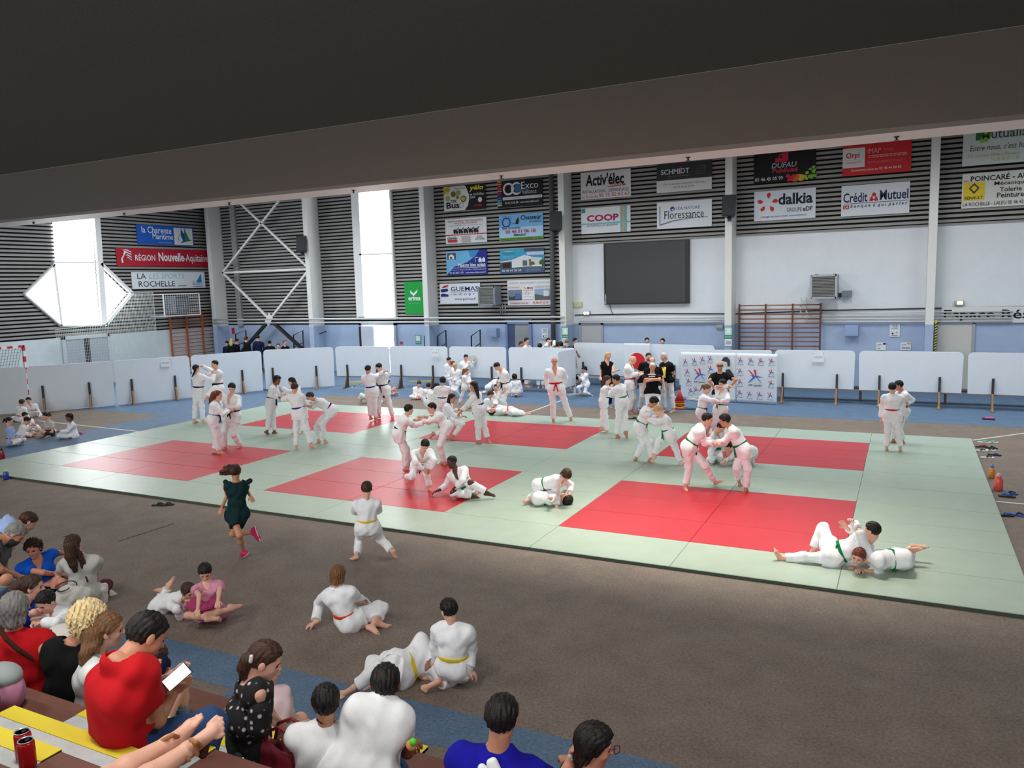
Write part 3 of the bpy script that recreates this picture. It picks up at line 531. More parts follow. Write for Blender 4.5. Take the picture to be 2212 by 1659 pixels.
S.R(.18, .66, .36, .96, (50, 110, 70)).P([(.24, .58), (.34, .6), (.4, .74), (.4, .95), (.3, .86), (.25, .74)], (150, 196, 60)).T('M', .26, .68, .38, .86, (60, 100, 60), .02).T('utualia', .4, .68, .9, .92, (76, 90, 84), .01).T("Entre nous, c'est humain", .1, .36, 1.06, .54, (70, 90, 80), 0, .3).T('32, avenue Albert Einstein', .08, .2, .8, .3, (190, 200, 110)).T('Tel. 05 46 07 53 84', .4, .08, .8, .18, (200, 206, 110))
S = bsign('cream white garage sign with a yellow square emblem and black serif lettering', (17.996, 5.653, 20.034, 6.703), (226, 226, 220))
S.T('POINCARÉ - AUTO', .11, .76, 1.0, .95, Bk, .02).T('SARL', .02, .76, .09, .81, Bk).R(.02, .22, .3, .74, (236, 206, 50)).P([[(.16, .72), (.09, .57), (.115, .57), (.16, .66)], [(.16, .72), (.23, .57), (.205, .57), (.16, .66)], [(.09, .57), (.16, .40), (.16, .47), (.115, .57)], [(.23, .57), (.16, .40), (.16, .47), (.205, .57)]], (60, 60, 64)).T('RENAULT', .04, .25, .28, .34, Bk, .02).T('Mécanique', .42, .58, .84, .72, Bk, .01).T('Tolerie', .49, .42, .77, .55, Bk, .01).T('Peinture', .46, .25, .8, .4, Bk, .01).T('LA ROCHELLE - LALEU 05 46 42', .02, .06, .8, .16, (40, 40, 44))
# long banner, posters, green sports sign
S = bsign('long white cloth banner with black lettering over the blue wall at the right', (17.572, 2.113, 21.168, 2.611), (216, 222, 222), name='banner', cat='banner', thick=.01)
S.T('Espace Réservé', .018, .08, .92, .82, Bk, .02)
S = bsign('hanging green banner with a white chevron emblem beside the narrow window', (-2.898, 2.566, -1.947, 3.973), (30, 158, 66), name='banner', cat='banner', thick=.012)
S.P([[(.3, .74), (.5, .64), (.5, .56), (.34, .64)], [(.72, .76), (.5, .64), (.5, .56), (.68, .66)]], Wh).T('erima', .2, .42, .86, .56, Wh, .03).T('performance', .2, .32, .86, .36, (120, 200, 140))
def poster(label, rect, col=(222, 226, 230), y=None):
    x0, z0, x1, z1 = rect
    return Sign(label, (x0, (YB if y is None else y) - .02, z0), (1, 0, 0), (0, 0, 1), x1 - x0, z1 - z0, col, name='poster', cat='poster', thick=.006)
yc = YB - .8
for lb, r, y in (('green and white safety poster on the column left of the beige door', (4.766, 1.630, 5.044, 2.047), yc), ('green and white safety poster on the column above the logo banners', (10.907, 1.642, 11.193, 2.045), yc), ('green and white safety poster right of the bright exit door', (-2.479, 1.283, -2.192, 1.665), YB)):
    S = poster(lb, r, (44, 140, 108), y); S.R(.08, .3, .92, .95, (200, 224, 218)).P([(.3, .5), (.4, .8), (.6, .85), (.75, .65), (.7, .45), (.4, .42)], (232, 240, 238)).lines(.1, .1, .9, .2, 2, (190, 225, 210))
for lb, r, y in (('white notice below the green poster above the logo banners', (10.933, 1.366, 11.171, 1.625), yc), ('white notice below the green poster left of the beige door', (4.787, 1.345, 5.027, 1.630), yc)):
    S = poster(lb, r, (222, 226, 226), y); S.lines(.15, .3, .85, .7, 4, Gy)
for lb, r in (('white notice with blue heading above the standing boys at the right', (16.097, 1.658, 16.403, 2.081)), ('white notice with blue heading beside the corridor doorway', (3.553, 1.534, 3.836, 1.941))):
    S = poster(lb, r); S.T('TCS', .25, .76, .75, .94, (40, 80, 150), .02).T('DE TOUT', .2, .6, .8, .72, (40, 80, 150), .01).O(.3, .26, .1, (50, 50, 56)).O(.68, .36, .09, (170, 175, 180)).lines(.2, .08, .8, .14, 1, Gy)
S = poster('white notice with a black square, lower left of the blue-headed notice', (15.711, 1.212, 16.008, 1.473)); S.R(.7, .72, .95, .96, Bk).T('INFO', .15, .62, .55, .78, (70, 74, 80), .01).lines(.15, .2, .4, .3, 1, Gy)
S = poster('white notice with an orange corner, lower right of the blue-headed notice', (16.432, 1.221, 16.742, 1.478)); S.R(.62, .76, .95, .96, (230, 160, 70)).T('PLAN', .15, .64, .5, .78, (70, 74, 80), .01).lines(.1, .2, .9, .42, 3, Gy)
S = poster('small white notice behind the group beside the corridor doorway', (3.439, 1.163, 3.764, 1.423)); S.lines(.2, .3, .5, .7, 3, Gy)
S = lsign('white emergency notice on the pale left wall beside the grey double door', (13.157, 1.216, 13.473, 1.538), (226, 232, 232), name='poster', cat='poster', thick=.006); S.O(.5, .5, .25, (196, 210, 206), .2)
S = poster('red fire notice on the blue wall beside the wall bars', (-13.308, 1.702, -13.121, 2.000), (200, 40, 50))
# striped hazard tape on the column right of the notices
S = Sign('black and yellow hazard tape on the column edge left of the cream door', ((17.382, 1.294)[0], 18.18, (17.382, 1.294)[1]), (1, 0, 0), (0, 0, 1), .06, .95, (220, 190, 50), name='hazard_tape', cat='tape', thick=.006)
S.P([[(0, v), (1, v + .04), (1, v + .085), (0, v + .045)] for v in [.0 + .091 * k for k in range(10)]], Bk)
# pinned sheets on the boards
def pinned(label, px):
    p = Vector((*px[0], px[1])); d = Vector((*px[2], 0)).normalized()
    S = Sign(label, p, d, (0, 0, 1), .32, .22, (226, 230, 234), name='paper_sheet', cat='paper', thick=.004); S.T(px[3], .12, .5, .88, .78, (170, 180, 190))
    S.O(.05, 1.12, .035, (70, 74, 80), name='pin'); S.O(.95, 1.12, .035, (70, 74, 80), name='pin')
pinned('white sheet pinned to the board right of the exit door', ((1.13, 14.57), 1.2, (1, .05), 'JEUNES'))
pinned('white sheet pinned to the board right of the logo banners', ((14.15, 14.78), 1.22, (1, 0), 'EVEREST'))
pinned('white sheet pinned to the board behind the braided fighter, left', ((-6.75, 9.35), 1.2, (.52, .86), 'PESEE'))
# ---------------------------------------------------------------- fixtures on the walls
m_blkp = mat('black_plastic', (26, 27, 29), .45); m_scr = mat('screen_dark', (38, 40, 43), .35); m_galv = mat('galvanised', (150, 156, 160), .4, .5, noise=.06, scale=6); m_grey = mat('casing_grey', (128, 136, 146), .5)
sx0, sz0, sx1, sz1 = (6.281, 2.860, 9.517, 5.155)
t = thing('scoreboard_screen', 'big black video screen on the white wall', 'screen', ((sx0 + sx1) / 2, YB, sz0))
MB().box(sx0, YB - .2, sz0, sx1, YB - .01, sz1).build('casing', m_blkp, t, .01)
MB().box(sx0 + .09, YB - .215, sz0 + .05, sx1 - .12, YB - .19, sz1 - .04).build('display', m_scr, t)
S = Sign.__new__(Sign); S.ex, S.ey = Vector((0, 0, 1)), Vector((-1, 0, 0)); S.n = Vector((0, -1, 0)); S.W, S.H = .35, .07; S.o = Vector((sx0 + .085, YB - .2, sz0 + .04)); S.k = 1; S.d0 = .003; S.t = t; S.cen = t.location.copy()
S.T('Elocast', 0, .1, 1, .9, (230, 232, 232), .01)
MB().tube([(sx0 + .15, YB - .04, sz0), (sx0 + .22, YB - .05, sz0 - .25), (sx0 + .3, YB - .04, sz0 - .38), (sx0 + .2, YB - .04, 2.5)], .012, 6).build('cable', m_blkp, t)
def heater(label, x0, z0, x1, z1, yf, grille=True):
    t = thing('fan_heater', label, 'heater', ((x0 + x1) / 2, YB, z0))
    MB().box(x0 - .05, yf + .12, z0 - .02, x1 + .03, YB - .35, z1 + .02).build('casing', m_grey, t, .01)
    b = MB(); b.box(x0 - .05, yf, z0 - .03, x0 + .02, yf + .13, z1 + .03); b.box(x1 - .04, yf, z0 - .03, x1 + .03, yf + .13, z1 + .03); b.box(x0, yf, z1 - .03, x1, yf + .13, z1 + .03); b.box(x0, yf, z0 - .03, x1, yf + .13, z0 + .03); b.build('front_frame', m_galv, t)
    MB().box(x0, yf + .06, z0, x1, yf + .13, z1).build('opening', m_blkp, t)
    b = MB(); n = 15
    for k in range(n):
        z = z0 + (k + .5) * (z1 - z0) / n; b.obox(((x0 + x1) / 2, yf + .03, z), ((x1 - x0) / 2, 0, 0), (0, .022, .012), (0, -.001, .004))
    b.build('louvres', mat('louvre', (178, 180, 176), .45, .4), t)
    b = MB()
    for x in (x0 + .1, x1 - .1): b.box(x - .02, YB - .36, z0 - .05, x + .02, YB, z0); b.box(x - .02, yf + .2, z1, x + .02, YB, z1 + .05)
    b.build('bracket', m_metal, t); return t
def Yq(a): return a
(hx0, hz1), (hx1, hz0) = (1.234, 3.643), (1.922, 2.950)
t = heater('grey fan heater in front of the dark-blue-lettered white sign', hx0, hz0, hx1, hz1, 18.1)
b = MB()
for dx in (0, .1, .22): b.tube([(hx1 + dx - .1, 18.8, hz0), (hx1 + dx - .1, 18.8, 2.5 + dx * .3)], .022, 6)
b.build('supply_pipe', m_pgrey, t)
(hx0, hz1), (hx1, hz0) = (13.746, 3.719), (14.510, 2.994)
t = heater('grey fan heater on the white wall above the second wall bars', hx0, hz0, hx1, hz1, 18.1)
x, z = (14.817, 3.103); t2 = thing('electric_box', 'small grey electric box right of the fan heater above the second wall bars', 'box', (x, YB, z)); MB().box(x - .18, YB - .25, z - .1, x + .12, YB - .02, z + .1).build('casing', m_grey, t2, .005); MB().box(x - .2, YB - .12, z - .12, x - .3, YB - .05, z + .02).build('gland', m_blkp, t2)
# heater in its wire ball guard on the left wall
(ya, zb), (yb, za) = (15.063, 3.732), (17.071, 2.749)
t = thing('caged_heater', 'grey fan heater inside a white wire guard on the left wall', 'heater', (XW, (ya + yb) / 2, za))
yc0, yc1 = ya + (yb - ya) * .42, ya + (yb - ya) * .82
MB().box(XW + .06, yc0 - .1, za + .1, XW + .7, yc1, zb - .08).build('casing', m_grey, t, .01)
MB().box(XW + .7, yc0 + .05, za + .14, XW + .72, yc1 - .05, zb - .12).build('opening', m_blkp, t)
b = MB()
for k in range(11): b.box(XW + .72, yc0 + .05, za + .17 + k * (zb - za - .32) / 11, XW + .74, yc1 - .05, za + .2 + k * (zb - za - .32) / 11)
b.build('louvres', m_grey, t)
b = MB(); X0, X1 = XW + .06, XW + .95
for y in (ya, yb):
    for z in (za, zb): b.bar((X0, y, z), (X1, y, z), .035, .035)
for z in (za, zb): b.bar((X1, ya, z), (X1, yb, z), .04, .04); b.bar((X0, ya, z), (X0, yb, z), .03, .03)
for y in (ya, yb): b.bar((X1, y, za), (X1, y, zb), .04, .04)
n = 16
for k in range(1, n): y = ya + (yb - ya) * k / n; b.bar((X1, y, za), (X1, y, zb), .006, .006); b.bar((X0, y, zb), (X1, y, zb), .006, .006)
for k in range(1, 10): z = za + (zb - za) * k / 10; b.bar((X1, ya, z), (X1, yb, z), .006, .006); b.bar((X0, ya, z), (X1, ya, z), .006, .006); b.bar((X0, yb, z), (X1, yb, z), .006, .006)
b.build('wire_guard', m_frame, t)
MB().tube([(XW + .1, ya + .3, za), (XW + .1, ya + .3, 2.7), (XW + .1, ya - .2, 2.4)], .03, 6).build('supply_pipe', m_pgrey, t)
def speaker(label, c, yaw):
    t = thing('loudspeaker', label, 'speaker', c); R_ = Matrix.Rotation(yaw, 3, 'Z') @ Matrix.Rotation(-.25, 3, 'X'); c = Vector(c)
    ax, ay, az = R_ @ Vector((.24, 0, 0)), R_ @ Vector((0, .2, 0)), R_ @ Vector((0, 0, .37))
    b = MB(); b.hexa([c - ax - ay - az, c + ax - ay - az, c + ax * .6 + ay - az * .9, c - ax * .6 + ay - az * .9, c - ax - ay + az, c + ax - ay + az, c + ax * .6 + ay + az * .9, c - ax * .6 + ay + az * .9]); b.build('cabinet', m_blkp, t, .04)
    MB().obox(c - ay * 1.02, ax * .9, ay * .03, az * .9).build('grille', mat('speaker_grille', (40, 41, 44), .7), t, .02)
    b = MB(); b.obox(c + ay * 1.2 - az * .5, ax * .3, ay * .5, az * .12); b.obox(c - az * 1.08 + ay * .4, ax * .25, ay * .3, az * .16); b.build('bracket', m_blkp, t)
for lb, p, yw in (('black loudspeaker on the column beside the cross bracing', (-7.531, 5.737), .5), ('black loudspeaker on the column left of the screen', (4.742, 5.987), .35), ('black loudspeaker on the column right of the screen', (11.124, 6.109), .05)): speaker(lb, (p[0], 17.9, p[1]), yw)
m_bar = mat('wallbar_wood', (176, 92, 56), .45, noise=.12, scale=12); m_bard = mat('wallbar_dark', (104, 58, 46), .5, noise=.12, scale=12)
def wallbars(label, o, ex, L, z0, z1, m1, m2, nx, n, out):
    t = thing('wall_bars', label, 'wall bars', o); o = Vector(o); ex = Vector(ex); out = Vector(out)
    for k in range(nx + 1):
        q = o + ex * L * k / nx + out * .18; MB().bar(q + Vector((0, 0, z0)), q + Vector((0, 0, z1)), .09, .05, ex).build('upright', m2, t, .004)
        if k in (0, nx): MB().bar(q + Vector((0, 0, z1 - .5)), q - out * .17 + Vector((0, 0, z1 - .5)), .04, .04).build('wall_bracket', m_metal, t)
    for k in range(n):
        z = z0 + .1 + (z1 - z0 - .15) * k / (n - 1); MB().tube([o + out * .18 + Vector((0, 0, z)), o + ex * L + out * .18 + Vector((0, 0, z))], .02, 6).build('rung', m1, t)
a0, a1 = (15.960, 1.060)[0], (18.753, 0.926)[0]
wallbars('orange-brown wooden wall bars on the left wall in the corner', (XW, a0, 0), (0, 1, 0), a1 - a0, .25, 2.85, m_bar, m_bar, 3, 15, (1, 0, 0))
wallbars('dark red wooden wall bars right of the column with the speaker', (11.3, YB, 0), (1, 0, 0), 2.68, .3, 2.8, mat('wallbar_rung', (158, 96, 66), .5, noise=.1, scale=12), m_bard, 3, 16, (0, -1, 0))
# handball goal and ball net at the left
t = thing('handball_goal', 'red and white handball goal beside the left wall', 'goal', (-12.2, 7.9, 0)); m_rp = mat('goal_red', (200, 34, 52), .5)
gy1, gy0 = 7.95, 4.95
def striped(a, c, n, name):
    a, c = Vector(a), Vector(c); b = MB()
    for k in range(n): b.mi = k % 2; b.bar(a + (c - a) * k / n, a + (c - a) * (k + 1) / n, .08, .08)
    b.build(name, [m_rp, m_col], t)
striped((-12.2, gy1, 2.04), (-12.2, gy1, 0), 10, 'post'); striped((-12.2, gy0, 2.04), (-12.2, gy0, 0), 10, 'post'); striped((-12.2, gy1, 2.0), (-12.2, gy0, 2.0), 15, 'crossbar')
def net(name, pts4, nu, nv, m, par, r=.006):
    b = MB(); A_, B_, C_, D_ = map(Vector, pts4)
    for i in range(nu + 1):
        u = i / nu; b.bar(A_.lerp(B_, u), D_.lerp(C_, u), r, r)
    for j in range(nv + 1):
        v = j / nv; b.bar(A_.lerp(D_, v), B_.lerp(C_, v), r, r)
    return b.build(name, m, par)
m_net = mat('net_dark', (60, 66, 66), .9); m_netw = mat('net_white', (214, 218, 214), .9)
net('net', [(-12.3, gy0, 2.0), (-12.3, gy1, 2.0), (-13.2, gy1, .05), (-13.2, gy0, .05)], 28, 18, m_net, t, .008)
t = thing('ball_net', 'white ball-stop net hanging in front of the left wall under the window', 'net', (XW + .5, 12, 0))
def nz(y, T): 
    for (y0, z0), (y1, z1) in zip(T, T[1:]):
        if y0 <= y <= y1: return z0 + (z1 - z0) * (y - y0) / (y1 - y0)
    return T[-1][1]
TP = [(10.221, 2.464), (12.429, 2.558), (13.809, 3.811), (14.903, 3.848)]
b = MB(); yA, yB_ = TP[0][0], TP[-1][0]; n = 62
for k in range(n + 1):
    y = yA + (yB_ - yA) * k / n; b.bar((-13.7, y, .9 if k < n else .3), (-13.7, y, nz(y, TP)), .008 if k < n else .03, .008)
z = .9
while z < 4.6:
    ys = [y for y in [yA + (yB_ - yA) * k / 120 for k in range(121)] if nz(y, TP) >= z]
    if ys: b.bar((-13.7, ys[0], z), (-13.7, yB_, z + .01), .008, .008)
    z += .125
for (y0, z0), (y1, z1) in zip(TP, TP[1:]): b.bar((-13.7, y0, z0), (-13.7, y1, z1), .02, .02)
for yy, zz in TP: b.bar((-13.7, yy, zz), (XW + .02, yy, zz), .02, .02)
b.build('mesh', m_netw, t)
# small things on the low wall
def smallbox(label, r, m, d=.12, name='electric_box', cat='box'):
    x0, z0, x1, z1 = r; t = thing(name, label, cat, ((x0 + x1) / 2, YB, z0)); MB().box(x0, YB - d, z0, x1, YB - .005, z1).build('casing', m, t, .01)
    MB().box(x0 + .03, YB - d - .008, z0 + .04, x1 - .03, YB - d + .004, z1 - .04).build('cover', m, t, .004); return t
m_bx = mat('box_blue', (150, 170, 206), .6)
smallbox('pale blue electric box high on the blue wall left of the corridor doorway', (1.227, 1.619, 1.657, 1.961), m_bx, .3)
smallbox('pale blue electric box on the blue wall right of the second wall bars', (14.759, 1.699, 15.172, 2.055), m_bx, .3)
smallbox('small grey socket box above the green poster over the logo banners', (10.470, 1.935, 10.716, 2.068), m_galv, .1)
t = smallbox('yellow-slatted exit light at the column left of the screen', (4.969, 2.785, 5.317, 2.982), mat('exit_light_case', (206, 206, 160), .5), .1, 'exit_light', 'light')
t = smallbox('twin emergency spotlight box below the left edge of the screen', (5.387, 2.476, 5.636, 2.619), m_galv, .14, 'emergency_light', 'light')
x, z = (5.464, 2.548)
for k in (0, .12): MB().tube([(x + k, YB - .14, z), (x + k, YB - .165, z)], .05, 12).build('lamp', mat('lamp_glow', (255, 252, 240), .4, emit=5), t)
t = smallbox('glowing yellow emergency light above the long lettered banner', (17.926, 2.659, 18.180, 2.804), m_galv, .14, 'emergency_light', 'light')
x, z = (18.065, 2.746)
MB().box(x - .07, YB - .17, z - .05, x + .08, YB - .12, z + .05).build('lamp', mat('lamp_amber', (255, 214, 120), .4, emit=4), t)
smallbox('red call point right of the bright exit door', (-3.286, 1.276, -3.164, 1.378), m_rp, .06, 'call_point', 'alarm'); smallbox('red call point on the door frame right of the exit', (-3.597, 1.396, -3.474, 1.560), m_rp, .06, 'call_point', 'alarm')
for lb, pts in (('steel handrail left of the seated dark-clad group', ((-12.735, 1.069), (-12.672, 1.704), (-11.983, 1.907), (-12.067, 1.030))), ('steel handrail right of the seated dark-clad group', ((-9.056, 1.061), (-9.006, 1.669), (-8.430, 1.885), (-8.496, 1.067))), ('steel handrail at the second column', ((-7.667, 1.118), (-7.624, 1.673), (-7.072, 1.843))), ('short steel handrail at the third column', ((-1.781, 1.175), (-1.757, 1.650), (-1.540, 1.789))), ('steel handrail right of the third column', ((-1.133, 1.142), (-1.108, 1.652), (-0.686, 1.907), (-0.721, 1.147))), ('steel handrail left of the pale blue electric box', ((0.511, 1.159), (0.531, 1.658), (0.956, 1.925), (0.926, 1.164)))):
    q = list(pts)
    t = thing('handrail', lb, 'railing', (q[0][0], 18.6, 0)); q = [(a, 18.6, c) for a, c in q]
    q[0] = (q[0][0], 18.6, 0)
    if len(q) > 3: q[3] = (q[3][0], 18.6, 0)
    MB().tube(q, .03, 6).build('rail', m_metal, t)
    if len(q) > 3: MB().tube([(q[1][0], 18.6, q[1][2] - .55), (q[2][0], 18.6, q[2][2] - .55)], .022, 6).build('mid_rail', m_metal, t)
# ---------------------------------------------------------------- cloth banners and flag over the boards
def cloth(name, P00, P10, P11, P01, m, par, amp=.02, nu=30, nv=16, fr=9):
    A_, B_, C_, D_ = map(Vector, (P00, P10, P11, P01)); n = (B_ - A_).cross(D_ - A_).normalized(); vs = []; fs = []
    for j in range(nv + 1):
        for i in range(nu + 1):
            u, v = i / nu, j / nv; p = A_.lerp(B_, u).lerp(D_.lerp(C_, u), v)
            vs.append(p + n * amp * (math.sin(u * fr + 2 * v) * (1.2 - v) + .5 * math.sin(u * fr * 2.3 + 3 * v)) - par.location)
    for j in range(nv):
        for i in range(nu): a = j * (nu + 1) + i; fs.append((a, a + 1, a + nu + 2, a + nu + 1))
    me = bpy.data.meshes.new(name); me.from_pydata(vs, [], fs); me.materials.append(m)
    for p in me.polygons: p.use_smooth = True
    o = bpy.data.objects.new(name, me); COL.objects.link(o); o.parent = par
    so = o.modifiers.new('solid', 'SOLIDIFY'); so.thickness = .004; return o
m_cloth = mat('banner_cloth', (214, 220, 226), .85)
def judo_logo(S, u, v, h, word):
    h *= .8; w_ = h * S.H / S.W
    S.P([[(u - .42 * w_, v + .45 * h), (u - .3 * w_, v + .42 * h), (u + .02 * w_, v + .08 * h), (u - .06 * w_, v + .05 * h)], [(u - .08 * w_, v + .5 * h), (u + .06 * w_, v + .46 * h), (u + .1 * w_, v + .1 * h), (u + .02 * w_, v + .1 * h)]], (190, 50, 74), 'logo')
    S.P([[(u - .06 * w_, v + .1 * h), (u + .08 * w_, v + .14 * h), (u + .5 * w_, v + .02 * h), (u + .1 * w_, v + .02 * h)], [(u, v + .1 * h), (u + .1 * w_, v + .06 * h), (u + .42 * w_, v - .32 * h), (u + .28 * w_, v - .22 * h)], [(u - .06 * w_, v + .1 * h), (u + .04 * w_, v + .02 * h), (u - .34 * w_, v - .32 * h), (u - .4 * w_, v - .3 * h)], [(u - .3 * w_, v + .16 * h), (u - .1 * w_, v + .14 * h), (u + .02 * w_, v + .04 * h), (u - .12 * w_, v + .04 * h)]], (70, 110, 180), 'logo')
    S.T('FF judo', u - .38 * w_, v - .55 * h, u + .42 * w_, v - .40 * h, (40, 44, 52), .02, .2)
def banner(label, x0, y0, x1, y1, z1, logos):
    d = Vector((x1 - x0, y1 - y0, 0)); Wd = d.length
    S = Sign(label, (x0, y0, .03), d, (0, 0, 1), Wd, z1 - .03, None, cat='banner', name='logo_banner', thick=.03)
    cloth('cloth', (x0, y0, .03), (x1, y1, .03), (x1, y1, z1), (x0, y0, z1), m_cloth, S.t, .012)
    for u, v, h, in logos: judo_logo(S, u, v, h, '')
    return S
(bx0, _), (bx1, _), (bx2, _) = (10.360, 0.930), (12.089, 0.987), (13.267, 1.025)
S = banner('white logo banner with a dark profile, behind the hugging children', bx0, 14.4, bx1 - .02, 14.22, 1.5, [(.09, .78, .19), (.26, .80, .19), (.41, .83, .19), (.55, .86, .19), (.13, .57, .19), (.56, .65, .2), (.36, .52, .38), (.16, .37, .19), (.20, .17, .19), (.3, .20, .19)])
S.P([[(.76, .84), (.8, .92), (.87, .92), (.91, .85), (.91, .74), (.87, .72), (.86, .82)], [(.84, .66), (.9, .68), (.98, .56), (.96, .53), (.82, .53)]], (52, 54, 60), 'profile')
banner('white logo banner with neat rows of logos, nearest the wooden posts', bx1, 14.22, bx2, 14.1, 1.5, [(.1, .84, .19), (.36, .84, .19), (.61, .84, .19), (.87, .84, .19), (.1, .62, .19), (.87, .62, .19), (.1, .4, .19), (.87, .40, .19), (.1, .18, .19), (.35, .16, .19), (.6, .16, .19), (.86, .16, .19), (.48, .52, .42)])
(fx0, _), (fx1, _) = (7.867, 1.311), (8.802, 1.322)
S = Sign('white flag with a red disc hung over the board behind the bald coach', (fx0, 16.35, .35), (1, -.06, 0), (0, 0, 1), fx1 - fx0, 1.24, None, cat='flag', name='flag', thick=.045)
cloth('cloth', (fx0, 16.35, .35), (fx1, 16.3, .35), (fx1, 16.3, 1.6), (fx0, 16.35, 1.6), m_cloth, S.t, .012)
S.O(.53, .52, .30, (206, 30, 40), name='disc')
# ---------------------------------------------------------------- things on the floor
m_foam = {k: mat('foam_' + k, c, .7) for k, c in {'black': (28, 28, 32), 'blue': (50, 100, 180), 'aqua': (70, 190, 180), 'white': (214, 214, 210), 'red': (200, 60, 70), 'pink': (220, 60, 150), 'navy': (30, 40, 70)}.items()}
def sandal(label, x, y, a, sole, strap, group=None, L=.25, z=0):
    t = thing('sandal', label, 'sandal', (x, y, z), group); ca, sa = math.cos(a), math.sin(a); ex, ey = Vector((ca, sa, 0)), Vector((-sa, ca, 0)); o = Vector((x, y, z))
    pts = [(-.5, 0), (-.48, .14), (-.3, .17), (0, .14), (.25, .2), (.42, .16), (.5, .02), (.42, -.14), (.2, -.17), (-.05, -.12), (-.3, -.15), (-.46, -.12)]
    MB().prism([(u * L, v * L) for u, v in pts], o + Vector((0, 0, .002)), ex, ey, (0, 0, .022)).build('sole', m_foam[sole], t, .004)
    b = MB(); z1 = Vector((0, 0, 1))
    b.tube([o + ex * .3 * L + z1 * .024, o + ex * .2 * L + z1 * .045, o + ex * .0 * L + ey * .1 * L + z1 * .05, o - ex * .05 * L + ey * .13 * L + z1 * .024], .011, 6)
    b.tube([o + ex * .3 * L + z1 * .024, o + ex * .2 * L + z1 * .045, o + ex * .0 * L - ey * .1 * L + z1 * .05, o - ex * .05 * L - ey * .13 * L + z1 * .024], .011, 6)
    b.build('strap', m_foam[strap], t); return t
for lb, p, a, s1, s2 in (('left one of the black sandals on the brown floor before the mat', (4.776, -0.316), .5, 'black', 'black'), ('right one of the black sandals on the brown floor before the mat', (4.922, -0.260), .7, 'black', 'black'),
    ('aqua sandal at the top of the sandal pile by the mat corner, left one', (18.169, 9.971), .1, 'white', 'aqua'), ('aqua sandal at the top of the sandal pile by the mat corner, right one', (18.329, 10.025), .2, 'white', 'aqua'),
    ('black sandal with red strap in the pile by the mat corner', (18.099, 9.485), .4, 'black', 'red'), ('plain black sandal in the pile by the mat corner, below the aqua ones', (18.260, 9.391), -.3, 'black', 'black'),
    ('white-soled black sandal in the middle of the pile by the mat corner, left', (18.058, 9.031), .0, 'white', 'black'), ('white-soled black sandal in the middle of the pile by the mat corner, right', (18.215, 9.132), .2, 'white', 'black'),
    ('blue-strapped black sandal at the bottom of the pile by the mat corner', (18.259, 8.680), -.2, 'black', 'blue'), ('pale-soled black sandal at the bottom of the pile by the mat corner', (18.114, 8.359), .1, 'white', 'black'),
    ('upper black sandal with blue sole near the coral bottle', (18.220, 5.507), .2, 'blue', 'black'), ('lower black sandal with blue sole near the coral bottle', (18.154, 5.298), -.1, 'black', 'blue'),
    ('left blue and black sandal at the right frame edge', (18.022, 4.104), .2, 'black', 'blue'), ('right blue and black sandal at the right frame edge', (18.193, 4.196), -.4, 'blue', 'black'),
    ('left dark blue shoe on the blue floor before the boards', (-5.277, 12.602), .4, 'navy', 'navy'), ('right dark blue shoe on the blue floor before the boards', (-5.109, 12.645), .1, 'navy', 'navy'),
    ('black and white sandal left of the brown board foot', (-2.180, 14.204), .5, 'white', 'black'), ('black and white sandal lying between two brown board feet', (-2.245, 14.603), -.5, 'white', 'black'),
    ('black sandal on the brown floor behind the far mat edge, left', (10.019, 10.655), .2, 'black', 'black'), ('black sandal on the brown floor behind the far mat edge, right', (10.116, 10.762), -.2, 'black', 'black'),
    ('pink sandal beside the seated child on the blue floor', (-3.552, 3.951), .2, 'pink', 'pink')):
    sandal(lb, p[0], p[1], a, s1, s2)
def bottle(label, p, r, h, c1, c2, alpha=1):
    t = thing('water_bottle', label, 'bottle', (p[0], p[1], 0)); o = (p[0], p[1], 0)
    MB().lathe([(r * .8, 0), (r, .01), (r, h * .62), (r * .6, h * .76), (r * .55, h * .8)], o, 16).build('body', mat('bottle_%d_%d_%d' % c1, c1, .25), t)
    MB().lathe([(r * .62, h * .79), (r * .62, h * .88), (r * .35, h * .9), (r * .3, h)], o, 16).build('cap', mat('bottle_%d_%d_%d' % c2, c2, .4), t)
bottle('small bottle with orange drink and blue cap beside the mat', (18.044, 6.614), .05, .26, (226, 150, 50), (60, 120, 220)); bottle('coral pink drinking bottle with pink cap beside the mat', (18.068, 5.735), .07, .30, (236, 96, 84), (232, 160, 170))
bottle('dark red bottle with black cap at the left frame edge', (-2.336, 1.173), .05, .26, (150, 26, 40), (24, 24, 26)); bottle('blue bottle with yellow cap at the left frame edge before the mat', (-0.058, -0.099), .055, .22, (40, 70, 170), (200, 220, 60))
p = (18.506, 13.190); t = thing('folded_cloth', 'folded pink and blue cloth on the blue floor before the right boards', 'cloth', (p[0], p[1], 0)); MB().box(p[0] - .14, p[1] - .1, 0, p[0] + .14, p[1] + .1, .03).build('lower_fold', m_foam['navy'], t, .012); MB().box(p[0] - .08, p[1] - .06, .03, p[0] + .12, p[1] + .06, .05).build('upper_fold', m_foam['pink'], t, .01)
p = (10.742, 12.764); m_cone = mat('cone_red', (206, 56, 44), .5); m_coney = mat('cone_yellow', (226, 196, 60), .5)
t = thing('stacked_cones', 'stack of red training cones on the floor beside the logo banners', 'cone', (p[0], p[1], 0))
b = MB(); b.box(p[0] - .17, p[1] - .17, 0, p[0] + .17, p[1] + .17, .03); b.build('base', m_cone, t, .01)
for k in range(4): MB().lathe([(.15, .03 + .05 * k), (.145, .065 + .05 * k)], (p[0], p[1], 0), 20).build('rim', m_coney if k % 2 == 0 else m_cone, t)
MB().lathe([(.135, .22), (.03, .52), (.02, .53)], (p[0], p[1], 0), 20).build('cone', m_cone, t)
